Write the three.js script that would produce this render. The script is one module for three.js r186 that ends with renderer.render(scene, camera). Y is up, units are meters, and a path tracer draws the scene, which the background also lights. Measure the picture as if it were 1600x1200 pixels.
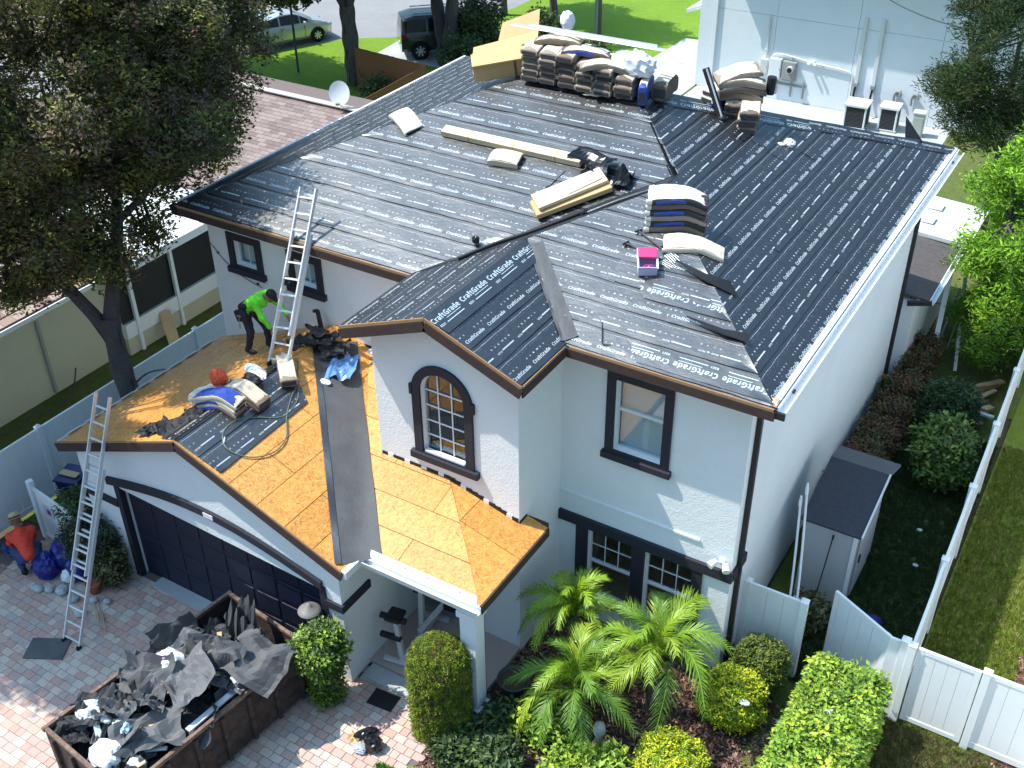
import * as THREE from 'three';
import { mergeGeometries, mergeVertices, toCreasedNormals } from 'three/addons/utils/BufferGeometryUtils.js';
import { RoundedBoxGeometry } from 'three/addons/geometries/RoundedBoxGeometry.js';
import { MarchingCubes } from 'three/addons/objects/MarchingCubes.js';

// ---------------------------------------------------------------- camera, sky, sun, exposure
const scene = new THREE.Scene();
const camera = new THREE.PerspectiveCamera(38.19, 4 / 3, 0.1, 600);
camera.position.set(3.599, 15.65, 13.083);
camera.rotation.order = 'YXZ';
camera.rotation.set(-0.599, 0.553, -0.012);
scene.add(camera);
const renderer = new THREE.WebGLRenderer({ antialias: true });
renderer.toneMapping = THREE.LinearToneMapping;
renderer.toneMappingExposure = 1.2;
renderer.shadowMap.enabled = true;
const SUN = new THREE.Vector3(-0.57, 1, 0.225).normalize();
{ // clear blue sky, a little paler towards the horizon
  const W = 256, H = 128, d = new Float32Array(W * H * 4), S = 1.0;
  for (let j = 0; j < H; j++) for (let i = 0; i < W; i++) {
    const el = ((j + 0.5) / H - 0.5) * Math.PI, y = Math.sin(el), k = (j * W + i) * 4;
    const t = Math.pow(Math.max(0, 1 - Math.max(0, y)), 3);
    let c = [0.20 + 0.24 * t, 0.43 + 0.24 * t, 0.74 + 0.10 * t];
    // clear sky: brighter and whiter towards the sun (azimuth as three.js samples an equirectangular map)
    const az = ((i + 0.5) / W - 0.5) * 2 * Math.PI, ce = Math.cos(el), ca = Math.max(-1, Math.min(1, Math.cos(az) * ce * SUN.x + y * SUN.y + Math.sin(az) * ce * SUN.z)), g = Math.acos(ca);
    const f = (1 + 10 * Math.exp(-3 * g) + 0.45 * ca * ca) / 1.6, w = 0.5 * Math.exp(-2.2 * g); c = c.map(v => (v + (0.75 - v) * w) * f);
    if (y < 0) c = [0.3, 0.32, 0.3];
    d[k] = c[0] * S; d[k + 1] = c[1] * S; d[k + 2] = c[2] * S; d[k + 3] = 1;
  }
  const t = new THREE.DataTexture(d, W, H, THREE.RGBAFormat, THREE.FloatType);
  t.mapping = THREE.EquirectangularReflectionMapping; t.magFilter = THREE.LinearFilter; t.minFilter = THREE.LinearFilter; t.needsUpdate = true;
  scene.background = t; scene.environment = t;
}
const sun = new THREE.DirectionalLight(new THREE.Color(1, 0.96, 0.86), 5);
sun.position.copy(SUN).multiplyScalar(80); sun.target.position.set(0, 0, 0);
sun.castShadow = true; sun.shadow.mapSize.set(4096, 4096);
Object.assign(sun.shadow.camera, { left: -45, right: 45, top: 45, bottom: -45, near: 1, far: 220 });
scene.add(sun, sun.target);

// ---------------------------------------------------------------- helpers
function rng(a) { return () => { a |= 0; a = a + 0x6D2B79F5 | 0; let t = Math.imul(a ^ a >>> 15, 1 | a); t = t + Math.imul(t ^ t >>> 7, 61 | t) ^ t; return ((t ^ t >>> 14) >>> 0) / 4294967296; }; }
const R = rng(20240607), rr = (a, b) => a + (b - a) * R();
const V = (x, y, z) => new THREE.Vector3(x, y, z);
const names = {};
function numbered(n) { const c = names[n] = (names[n] || 0) + 1; return c === 1 ? n : n + '_' + String(c - 1).padStart(3, '0'); }
function sh(m) { m.castShadow = m.receiveShadow = true; return m; }
function tag(o, label, category, group, kind) { if (label) o.userData.label = label; if (category) o.userData.category = category; if (group) o.userData.group = group; if (kind) o.userData.kind = kind; return o; }
function thing(name, label, category, p = [0, 0, 0], turn = 0, group) {
  const o = new THREE.Group(); o.name = numbered(name); o.position.set(...p); o.rotation.y = turn; scene.add(o);
  return tag(o, label, category, group);
}
// world-box metric uv
function boxUV(g) {
  if (g.index) g = g.toNonIndexed();
  g.computeVertexNormals();
  const p = g.attributes.position, n = g.attributes.normal, uv = new Float32Array(p.count * 2);
  for (let i = 0; i < p.count; i++) {
    const ax = Math.abs(n.getX(i)), ay = Math.abs(n.getY(i)), az = Math.abs(n.getZ(i));
    let u, v;
    if (ay >= ax && ay >= az) { u = p.getX(i); v = p.getZ(i); } else if (ax >= az) { u = p.getZ(i); v = p.getY(i); } else { u = p.getX(i); v = p.getY(i); }
    uv[2 * i] = u; uv[2 * i + 1] = v;
  }
  g.setAttribute('uv', new THREE.BufferAttribute(uv, 2));
  return g;
}
function strip(g) { for (const k of Object.keys(g.attributes)) if (!['position', 'normal', 'uv'].includes(k)) g.deleteAttribute(k); return g; }
function merge(list) { return mergeGeometries(list.map(g => { g = g.index ? g.toNonIndexed() : g; if (!g.attributes.uv) boxUV(g); if (!g.attributes.normal) g.computeVertexNormals(); return strip(g); })); }
// P: a part given in world coordinates under an unrotated thing (or top-level thing's part)
function rootOf(o) { while (o.parent && o.parent !== scene) o = o.parent; return o; }
function P(parent, name, geo, mat) {
  if (Array.isArray(geo)) geo = merge(geo);
  const r = rootOf(parent); geo.translate(-r.position.x, -r.position.y, -r.position.z);
  const m = sh(new THREE.Mesh(geo, mat)); m.name = name; parent.add(m); return m;
}
// L: a part in the thing's own coordinates
function L(parent, name, geo, mat) { if (Array.isArray(geo)) geo = merge(geo); const m = sh(new THREE.Mesh(geo, mat)); m.name = name; parent.add(m); return m; }
function M(name, geo, mat, label, category, group, pos) { // one-mesh thing, geometry in world coordinates
  if (Array.isArray(geo)) geo = merge(geo);
  geo.computeBoundingBox(); const b = geo.boundingBox; const c = pos || [(b.min.x + b.max.x) / 2, b.min.y, (b.min.z + b.max.z) / 2];
  geo.translate(-c[0], -c[1], -c[2]);
  const m = sh(new THREE.Mesh(geo, mat)); m.name = numbered(name); m.position.set(...c); scene.add(m); return tag(m, label, category, group);
}
function S(name, geo, mat) { if (Array.isArray(geo)) geo = merge(geo); const m = sh(new THREE.Mesh(geo, mat)); m.name = name; m.userData.kind = 'structure'; scene.add(m); return m; }
function copy(o, p, turn, label, group) { const c = o.clone(); c.name = numbered(o.name.replace(/_\d+$/, '')); if (p) c.position.set(...p); if (turn !== undefined) c.rotation.y = turn; scene.add(c); c.userData = { ...o.userData }; if (label) c.userData.label = label; if (group) c.userData.group = group; return c; }
const box = (x0, x1, y0, y1, z0, z1) => boxUV(new THREE.BoxGeometry(x1 - x0, y1 - y0, z1 - z0).translate((x0 + x1) / 2, (y0 + y1) / 2, (z0 + z1) / 2));
const rbox = (w, h, d, r = 0.01, s = 2) => { const g = new RoundedBoxGeometry(w, h, d, s, Math.min(r, w / 2.01, h / 2.01, d / 2.01)); return boxUV(g.index ? g.toNonIndexed() : g); };
const rboxAt = (x0, x1, y0, y1, z0, z1, r = 0.01) => rbox(x1 - x0, y1 - y0, z1 - z0, r).translate((x0 + x1) / 2, (y0 + y1) / 2, (z0 + z1) / 2);
function orient(g, a, b) { // unit-y geometry (0..1) from a to b
  const d = V().subVectors(b, a), l = d.length(); g.scale(1, l, 1);
  g.applyQuaternion(new THREE.Quaternion().setFromUnitVectors(V(0, 1, 0), d.normalize())); g.translate(a.x, a.y, a.z); return g;
}
const rod = (a, b, r, r2 = r, n = 10) => { const g = new THREE.CylinderGeometry(r2, r, 1, n).translate(0, 0.5, 0); const l = a.distanceTo(b); const u = g.attributes.uv; for (let i = 0; i < u.count; i++) u.setXY(i, u.getX(i) * r * 6.28, u.getY(i) * l); return orient(g, a, b); };
function bar(a, b, w, h, up = V(0, 1, 0)) { // rectangular bar from a to b, w across, h along up
  const d = V().subVectors(b, a), l = d.length(); d.normalize(); const s = V().crossVectors(d, up).normalize(), u = V().crossVectors(s, d);
  const g = boxUV(new THREE.BoxGeometry(w, h, l)); const m = new THREE.Matrix4().makeBasis(s, u, d.clone().negate()); m.setPosition((a.x + b.x) / 2, (a.y + b.y) / 2, (a.z + b.z) / 2); return g.applyMatrix4(m);
}
function tube(pts, r, seg = 24, n = 8, closed = false) { return new THREE.TubeGeometry(new THREE.CatmullRomCurve3(pts.map(p => Array.isArray(p) ? V(...p) : p), closed), seg, r, n, closed).toNonIndexed(); }
function prism(pts, d, bevel = 0) { const s = new THREE.Shape(pts.map(p => new THREE.Vector2(p[0], p[1]))); return new THREE.ExtrudeGeometry(s, { depth: d, bevelEnabled: bevel > 0, bevelSize: bevel, bevelThickness: bevel, bevelSegments: 2, bevelOffset: -bevel, curveSegments: 20 }); }
function tri(list) { // list of [a,b,c] or [a,b,c,d] Vector3 faces -> flat geometry with box uv
  const o = []; for (const f of list) { o.push(f[0], f[1], f[2]); if (f[3]) o.push(f[0], f[2], f[3]); }
  const g = new THREE.BufferGeometry().setFromPoints(o); g.computeVertexNormals(); return boxUV(g);
}
function slab(poly, n, t) { // planar convex polygon (Vector3, ccw seen from n side) with thickness t downwards along n
  const lo = poly.map(p => p.clone().addScaledVector(n, -t)), F = [];
  for (let i = 1; i < poly.length - 1; i++) { F.push([poly[0], poly[i], poly[i + 1]]); F.push([lo[0], lo[i + 1], lo[i]]); }
  for (let i = 0; i < poly.length; i++) { const j = (i + 1) % poly.length; F.push([poly[i], lo[i], lo[j], poly[j]]); }
  return tri(F);
}
// ---------------------------------------------------------------- noise textures
function noiseGrid(n, cells, seed) { // tileable value noise n x n
  const r = rng(seed), g = new Float32Array(cells * cells).map(() => r()), o = new Float32Array(n * n);
  for (let j = 0; j < n; j++) for (let i = 0; i < n; i++) {
    const x = i / n * cells, y = j / n * cells, x0 = Math.floor(x), y0 = Math.floor(y); let fx = x - x0, fy = y - y0; fx = fx * fx * (3 - 2 * fx); fy = fy * fy * (3 - 2 * fy);
    const a = g[(y0 % cells) * cells + x0 % cells], b = g[(y0 % cells) * cells + (x0 + 1) % cells], c = g[((y0 + 1) % cells) * cells + x0 % cells], d = g[((y0 + 1) % cells) * cells + (x0 + 1) % cells];
    o[j * n + i] = (a + (b - a) * fx) * (1 - fy) + (c + (d - c) * fx) * fy;
  }
  return o;
}
function fbm(n, cells, oct, seed, gain = 0.5) { const o = new Float32Array(n * n); let a = 1, s = 0; for (let k = 0; k < oct; k++) { const g = noiseGrid(n, cells << k, seed + k); for (let i = 0; i < o.length; i++) o[i] += a * g[i]; s += a; a *= gain; if ((cells << k) * 2 > n) break; } for (let i = 0; i < o.length; i++) o[i] /= s; return o; }
const s8 = l => Math.max(0, Math.min(255, Math.round(255 * (l <= 0.0031308 ? 12.92 * l : 1.055 * Math.pow(l, 1 / 2.4) - 0.055))));
function finish(t, rep, srgb) { t.wrapS = t.wrapT = THREE.RepeatWrapping; t.magFilter = THREE.LinearFilter; t.minFilter = THREE.LinearMipmapLinearFilter; t.generateMipmaps = true; t.anisotropy = 8; if (srgb) t.colorSpace = THREE.SRGBColorSpace; t.repeat.set(rep[0], rep[1]); t.needsUpdate = true; return t; }
function colTex(n, metres, fn) { // fn(i, x, y) -> linear rgb
  const d = new Uint8Array(n * n * 4); for (let i = 0; i < n * n; i++) { const c = fn(i, i % n, (i / n) | 0); d[4 * i] = s8(c[0]); d[4 * i + 1] = s8(c[1]); d[4 * i + 2] = s8(c[2]); d[4 * i + 3] = 255; }
  return finish(new THREE.DataTexture(d, n, n), [1 / metres, 1 / metres], true);
}
function bumpTex(n, metres, arr) { const d = new Uint8Array(n * n * 4); for (let i = 0; i < n * n; i++) { const v = Math.max(0, Math.min(255, arr[i] * 255)); d[4 * i] = d[4 * i + 1] = d[4 * i + 2] = v; d[4 * i + 3] = 255; } return finish(new THREE.DataTexture(d, n, n), [1 / metres, 1 / metres], false); }
const mix = (a, b, t) => a.map((v, i) => v + (b[i] - v) * t);
const lin = (r, g, b) => new THREE.Color().setRGB(r, g, b);
const std = (o) => new THREE.MeshStandardMaterial({ roughness: 0.8, side: THREE.DoubleSide, ...o, color: o.color ? (Array.isArray(o.color) ? lin(...o.color) : o.color) : lin(1, 1, 1) });
const phy = (o) => new THREE.MeshPhysicalMaterial({ roughness: 0.6, side: THREE.DoubleSide, ...o, color: o.color ? (Array.isArray(o.color) ? lin(...o.color) : o.color) : lin(1, 1, 1) });
const N1 = fbm(512, 4, 7, 11), N2 = fbm(512, 16, 5, 51), N3 = fbm(512, 64, 3, 91, 0.7), N4 = fbm(512, 3, 4, 131);
// ---------------------------------------------------------------- materials
const stuccoBump = bumpTex(512, 1.6, N3.map((v, i) => 0.6 * v + 0.4 * N2[i]));
const stuccoCol = (c, m = 3.2, amt = 0.1) => colTex(256, m, (i, x, y) => { const k = 1 + amt * (N1[(y * 2) * 512 + x * 2] - 0.5) + 0.05 * (N3[(y * 2) * 512 + x * 2] - 0.5); return c.map(v => v * k); });
const M_wall = std({ map: stuccoCol([0.80, 0.83, 0.84]), bumpMap: stuccoBump, bumpScale: 0.008, roughness: 0.9 });
const M_wallFar = std({ map: stuccoCol([0.74, 0.78, 0.82]), bumpMap: stuccoBump, bumpScale: 0.006, roughness: 0.9 });
const M_cream = std({ map: stuccoCol([0.54, 0.51, 0.37]), bumpMap: stuccoBump, bumpScale: 0.008, roughness: 0.9 });
const M_navy = std({ color: [0.022, 0.022, 0.034], bumpMap: stuccoBump, bumpScale: 0.004, roughness: 0.75 });
const M_door = std({ color: [0.008, 0.012, 0.032], roughness: 0.5 });
const M_white = std({ color: [0.78, 0.8, 0.82], roughness: 0.45 });
const M_vinyl = std({ map: colTex(256, 1.5, (i, x, y) => { const k = 1 - 0.08 * N1[(y * 2) * 512 + x * 2]; return [0.82 * k, 0.85 * k, 0.86 * k]; }), roughness: 0.4 });
const M_vinylWin = std({ color: [0.75, 0.77, 0.78], roughness: 0.5 });
const M_bronze = std({ color: [0.02, 0.019, 0.022], roughness: 0.5 });
const M_fascia = std({ map: colTex(256, 1.2, (i, x, y) => { const k = 0.7 + 0.6 * N2[(y * 2) * 512 + x * 2]; return [0.05 * k, 0.03 * k, 0.026 * k]; }), roughness: 0.8 });
const woodGrain = (a, b, m) => colTex(512, m, (i, x, y) => { const g = N2[((y * 7) % 512) * 512 + ((x / 6) | 0)] * 0.7 + N1[i] * 0.5; return mix(a, b, Math.min(1, g)); });
const M_rawWood = std({ map: woodGrain([0.16, 0.075, 0.035], [0.46, 0.27, 0.13], 1.1), roughness: 0.85 });
const M_glass = phy({ color: [0.9, 0.95, 0.97], transmission: 1, thickness: 0, roughness: 0.02, ior: 1.6 });
const M_dark = std({ color: [0.02, 0.02, 0.022], roughness: 0.9 });
const M_black = std({ color: [0.008, 0.008, 0.01], roughness: 0.6 });
const M_blind = std({ color: [0.66, 0.67, 0.64], roughness: 0.8 });
const M_metal = std({ color: [0.62, 0.63, 0.65], roughness: 0.38, metalness: 0.85 });
const M_alu = std({ color: [0.75, 0.75, 0.74], roughness: 0.5, metalness: 0.35 });
const M_galv = std({ color: [0.72, 0.74, 0.76], roughness: 0.45, metalness: 0.3 });
const M_grey = std({ color: [0.3, 0.31, 0.31], roughness: 0.6 });
const M_greyDk = std({ color: [0.06, 0.062, 0.065], roughness: 0.6 });
const M_rubber = std({ color: [0.012, 0.012, 0.012], roughness: 0.85 });
// oriented strand board: overlapping flakes
const osbTex = (() => {
  const n = 1024, c = document.createElement('canvas'); c.width = c.height = n; const x = c.getContext('2d'), r = rng(77);
  x.fillStyle = '#dfa968'; x.fillRect(0, 0, n, n);
  for (let i = 0; i < 5200; i++) {
    const px = r() * n, py = r() * n, l = 22 + r() * 62, w = 5 + r() * 15, a = r() * Math.PI, k = r();
    const t = 0.82 + 0.26 * r(); x.fillStyle = `rgb(${Math.min(255, 226 * t) | 0},${(168 * t - 8 * k) | 0},${(95 * t - 16 * k) | 0})`;
    if (k > 0.95) x.fillStyle = `rgb(${160 + 30 * r() | 0},${105 + 20 * r() | 0},56)`;
    for (const [ox, oy] of [[0, 0], [n, 0], [0, n], [-n, 0], [0, -n]]) { x.save(); x.translate(px + ox, py + oy); x.rotate(a); x.fillRect(-l / 2, -w / 2, l, w); x.restore(); }
  }
  return finish(new THREE.CanvasTexture(c), [1 / 1.3, 1 / 1.3], true);
})();
const M_osb = [0, 1, 2].map(k => { const t = osbTex.clone(); t.offset.set(k * 0.37, k * 0.61); t.needsUpdate = true; return std({ map: t, color: [[1, 0.95, 0.88], [0.92, 0.84, 0.74], [1.0, 0.98, 0.95]][k], roughness: 0.44 }); });
// roofing underlayment: charcoal sheet with white print
const FW = 2.4, FH = 0.48;
function feltTex(kind, seed) {
  const w = 2048, h = 410, c = document.createElement('canvas'); c.width = w; c.height = h; const x = c.getContext('2d'), r = rng(seed), ppm = w / FW;
  x.fillStyle = 'rgb(15,15,21)'; x.fillRect(0, 0, w, h);
  for (let i = 0; i < 5200; i++) { const v = 8 + r() * 16; x.fillStyle = `rgba(${v},${v},${v + 5},0.5)`; x.fillRect(r() * w, r() * h, 2 + r() * 9, 1 + r() * 5); }
  const ink = (a) => `rgba(${196 + 20 * r() | 0},${202 + 18 * r() | 0},${212 + 16 * r() | 0},${a})`;
  if (kind === 2) {
    x.fillStyle = ink(0.95); x.font = 'bold 118px sans-serif';
    for (let k = 0; k < 3; k++) { const px = k * w / 3 + 30; x.fillText('CraftGrade', px, 190); x.fillRect(px + 250, 216, 330, 9); x.font = 'bold 50px sans-serif'; x.fillText('B221', px + 40, 290); x.fillRect(px + 190, 270, 400, 14); x.font = 'bold 118px sans-serif'; }
  } else {
    // lap line with tick marks, dots, script logo or web-address bar
    const y = t => h * (1 - t);
    for (let px = 0; px < w; px += 24) { x.fillStyle = ink(0.5 + 0.4 * r()); x.fillRect(px, y(0.87) + 3 * Math.sin(px / 60), 25, 7); }
    for (let k = 0; k < 40; k++) { const px = (k + 0.5) * w / 40 + r() * 14; if (r() < 0.6) { x.fillStyle = ink(0.45); x.fillRect(px, y(0.8), 6 + r() * 10, 14); } }
    for (let k = 0; k < 24; k++) { const px = (k + 0.3) * w / 24, g = k % 8; if (g > 5) continue; x.fillStyle = ink(0.5 + 0.4 * r()); if (g === 3) x.fillRect(px, y(0.55), 46, 20); else { x.fillRect(px, y(0.55), 20 + r() * 8, 20); x.fillRect(px + 6, y(0.51), 10, 10); } }
    for (let k = 0; k < 4; k++) {
      const px = k * w / 4 + 20 + r() * 20;
      if (kind === 0) { x.fillStyle = ink(0.95); x.font = 'italic bold 74px serif'; x.fillText('CraftGrade', px, y(0.2)); x.font = 'bold 24px sans-serif'; x.fillText('EST', px + 400, y(0.22)); }
      else { x.fillStyle = ink(0.9); x.font = 'bold 40px sans-serif'; x.fillText('ASTM', px, y(0.22)); x.fillRect(px + 125, y(0.3), 280, 20); }
    }
    for (let k = 0; k < 60; k++) { x.fillStyle = ink(0.5); x.fillRect(r() * w, r() * h, 5 + r() * 5, 5 + r() * 4); }
    for (let k = 0; k < 16; k++) { x.fillStyle = ['rgba(120,60,70,0.7)', 'rgba(70,60,120,0.6)'][k % 2]; x.fillRect(r() * w, r() * h, 7, 7); }
  }
  for (let k = 0; k < 26; k++) { const v = r() * w; x.fillStyle = `rgba(${150 + 40 * r() | 0},${140 + 30 * r() | 0},${125 + 20 * r() | 0},${0.03 + 0.07 * r()})`; x.beginPath(); x.ellipse(v, r() * h, 40 + r() * 120, 8 + r() * 26, r() * 3, 0, 7); x.fill(); }
  return finish(new THREE.CanvasTexture(c), [1, 1], true);
}
const wrinkleArr = (() => { const n = 512, a = new Float32Array(n * n); for (let j = 0; j < n; j++) for (let i = 0; i < n; i++) { const v = N4[j * n + i] * 0.6 + N1[((j + 200) % n) * n + i] * 0.5; a[j * n + i] = Math.min(1, 0.5 * (1 - Math.abs(2 * v - 1.05)) + 0.35 * N2[j * n + i] + 0.15 * N3[j * n + i]); } return a; })();
const wrinkle = finish(bumpTex(512, 1, wrinkleArr), [1, 0.4], false);
const feltSpec = { roughness: 0.4, ior: 2.25, bumpMap: wrinkle, bumpScale: 0.008 };
const M_felt = [0, 1, 2].map(k => phy({ map: feltTex(k, 300 + k), ...feltSpec }));
const M_feltPlain = phy({ map: colTex(256, 1.5, (i, x, y) => { const k = 0.7 + 0.6 * N1[(y * 2) * 512 + x * 2]; return [0.008 * k, 0.008 * k, 0.011 * k]; }), ...feltSpec, bumpMap: bumpTex(512, 1.4, wrinkleArr) });
const M_membrane = phy({ map: colTex(256, 1.1, (i, x, y) => { const k = 0.75 + 0.5 * N1[(y * 2) * 512 + x * 2] + 0.3 * (N3[(y * 2) * 512 + x * 2] - 0.5); return [0.085 * k, 0.086 * k, 0.09 * k]; }), roughness: 0.7, bumpMap: stuccoBump, bumpScale: 0.006 });
// debris felt
const M_scrap = [0, 1, 2, 3].map(k => std({ map: colTex(256, 1, (i, x, y) => { const v = (0.6 + 0.8 * N1[(y * 2) * 512 + ((x * 2 + k * 100) % 512)]) * [0.055, 0.1, 0.03, 0.135][k]; return [v, v, v * 1.04]; }), roughness: 0.75 }));
// ground
const M_soil = std({ map: colTex(512, 2.2, (i) => mix([0.05, 0.035, 0.02], [0.13, 0.1, 0.06], N2[i] * 0.6 + N1[i] * 0.4)), roughness: 1 });
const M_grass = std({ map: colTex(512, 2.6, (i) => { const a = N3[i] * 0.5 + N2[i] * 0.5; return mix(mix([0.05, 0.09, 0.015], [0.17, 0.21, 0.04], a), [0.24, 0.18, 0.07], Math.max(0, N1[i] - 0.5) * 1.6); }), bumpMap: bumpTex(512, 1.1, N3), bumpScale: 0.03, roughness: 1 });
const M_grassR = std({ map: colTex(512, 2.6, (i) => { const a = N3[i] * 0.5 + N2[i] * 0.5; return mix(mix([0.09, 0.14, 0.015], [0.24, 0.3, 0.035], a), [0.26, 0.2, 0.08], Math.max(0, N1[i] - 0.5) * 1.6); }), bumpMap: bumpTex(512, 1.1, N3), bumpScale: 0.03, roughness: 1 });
const M_lawn = std({ map: colTex(512, 3.4, (i) => { const a = N3[i] * 0.55 + N1[i] * 0.45; return mix([0.09, 0.2, 0.01], [0.27, 0.42, 0.03], a); }), bumpMap: bumpTex(512, 1.3, N3), bumpScale: 0.03, roughness: 1 });
const M_mulch = std({ map: colTex(512, 1.4, (i) => { const a = N3[i] * 0.7 + N2[i] * 0.3; return mix([0.045, 0.02, 0.014], [0.32, 0.17, 0.12], Math.pow(a, 1.8) * 1.3); }), bumpMap: bumpTex(512, 0.7, N3), bumpScale: 0.03, roughness: 1 });
const M_road = std({ map: colTex(512, 4, (i) => { const k = 0.85 + 0.25 * N1[i] + 0.2 * (N3[i] - 0.5); return [0.27 * k, 0.265 * k, 0.265 * k]; }), roughness: 0.95 });
const M_concrete = std({ map: colTex(512, 3, (i) => { const k = 0.85 + 0.3 * (N1[i] - 0.5) + 0.16 * (N3[i] - 0.5); return [0.52 * k, 0.54 * k, 0.54 * k]; }), roughness: 0.9 });
const M_sand = std({ color: [0.16, 0.13, 0.12], roughness: 1 });
const paverTex = colTex(256, 0.9, (i, x, y) => { const k = 0.82 + 0.36 * N3[(y * 2) * 512 + x * 2]; return [k * 0.9, k * 0.9, k * 0.9]; });
const M_paver = [[0.66, 0.44, 0.36], [0.60, 0.40, 0.34], [0.72, 0.54, 0.44], [0.56, 0.44, 0.39], [0.7, 0.57, 0.47], [0.62, 0.38, 0.31]].map(c => std({ color: c, map: paverTex, bumpMap: stuccoBump, bumpScale: 0.004, roughness: 0.9 }));
const M_bark = std({ map: woodGrain([0.035, 0.03, 0.032], [0.16, 0.14, 0.14], 0.8), bumpMap: bumpTex(512, 0.5, N2.map((v, i) => v * 0.6 + N1[(((i / 512 | 0) >> 2) * 512 + (i % 512) * 2) % (512 * 512)] * 0.4)), bumpScale: 0.05, roughness: 1 });
const M_rust = std({ map: colTex(512, 1.6, (i) => { const t = Math.min(1, Math.max(0, (N1[i] * 0.7 + N2[i] * 0.5 - 0.38) * 3)); return mix([0.014, 0.012, 0.012], mix([0.045, 0.03, 0.026], [0.12, 0.075, 0.06], N3[i]), t * 0.7); }), bumpMap: bumpTex(512, 1, N2), bumpScale: 0.01, roughness: 0.85 });
const M_rustRim = std({ map: colTex(256, 0.8, (i, x, y) => { const k = N2[(y * 2) * 512 + x * 2]; return mix([0.06, 0.035, 0.028], [0.34, 0.22, 0.16], k); }), roughness: 0.8 });
const M_board = std({ map: woodGrain([0.42, 0.28, 0.14], [0.68, 0.5, 0.29], 0.9), roughness: 0.8 });
const M_card = std({ map: colTex(256, 1.2, (i, x, y) => { const k = 0.88 + 0.24 * N1[(y * 2) * 512 + x * 2]; return [0.6 * k, 0.4 * k, 0.19 * k]; }), roughness: 0.85 });
const M_paper = std({ map: colTex(256, 0.8, (i, x, y) => { const k = 0.88 + 0.2 * N2[(y * 2) * 512 + x * 2]; return [0.76 * k, 0.7 * k, 0.6 * k]; }), roughness: 0.7 });
const M_carton = std({ map: colTex(256, 1.2, (i, x, y) => { const k = 0.9 + 0.2 * N1[(y * 2) * 512 + x * 2]; return [0.74 * k, 0.59 * k, 0.39 * k]; }), roughness: 0.8 });
const M_fenceWood = std({ map: woodGrain([0.11, 0.045, 0.02], [0.3, 0.13, 0.055], 1.4), roughness: 0.9 });
const M_plastic = (c, r = 0.4) => std({ color: c, roughness: r });
const M_bag = phy({ color: [0.8, 0.82, 0.84], roughness: 0.35 });
const M_blackBag = phy({ color: [0.01, 0.01, 0.012], roughness: 0.28 });
const M_blueBag = phy({ color: [0.012, 0.02, 0.2], roughness: 0.35 });
// ================================================================ THE HOUSE
const HE = 6.25, SL = 0.388, D1 = 0.63, OV = 0.45; // eave height, pitch, setback of the left front, eave overhang
const house = thing('house', 'pale two storey stucco house in the middle with black underlayment on its hip roof', 'house', [-6.3, 0, -5.5]);
function plane3(O, A, up) { // O on the eave, A along the eave, up: pitch direction (horizontal) and slope s
  A = A.clone().normalize(); const B = V(up.x, 0, up.z).normalize(); B.y = up.y; B.normalize(); const N = V().crossVectors(A, B).normalize(); if (N.y < 0) N.negate();
  return { O, A, B, N, to2: p => { const q = V().subVectors(p, O); return [q.dot(A), q.dot(B)]; }, to3: (a, b, h = 0) => O.clone().addScaledVector(A, a).addScaledVector(B, b).addScaledVector(N, h) };
}
const onPlane = (pl, x, z) => V(x, pl.O.y - (pl.N.x * (x - pl.O.x) + pl.N.z * (z - pl.O.z)) / pl.N.y, z);
function ccw(poly) { let s = 0; poly.forEach((p, i) => { const q = poly[(i + 1) % poly.length]; s += p[0] * q[1] - q[0] * p[1]; }); return s < 0 ? poly.slice().reverse() : poly; }
function clip(poly, nx, ny, c) { // keep nx*a+ny*b<=c
  const o = []; for (let i = 0; i < poly.length; i++) { const p = poly[i], q = poly[(i + 1) % poly.length], dp = nx * p[0] + ny * p[1] - c, dq = nx * q[0] + ny * q[1] - c; if (dp <= 0) o.push(p); if (dp * dq < 0) { const t = dp / (dp - dq); o.push([p[0] + (q[0] - p[0]) * t, p[1] + (q[1] - p[1]) * t]); } } return o;
}
function span(poly, a) { let lo = 1e9, hi = -1e9; for (let i = 0; i < poly.length; i++) { const p = poly[i], q = poly[(i + 1) % poly.length]; if ((p[0] - a) * (q[0] - a) <= 0 && Math.abs(p[0] - q[0]) > 1e-9) { const t = (a - p[0]) / (q[0] - p[0]), b = p[1] + (q[1] - p[1]) * t; lo = Math.min(lo, b); hi = Math.max(hi, b); } } return [lo, hi]; }
let courseSeed = 1;
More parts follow.
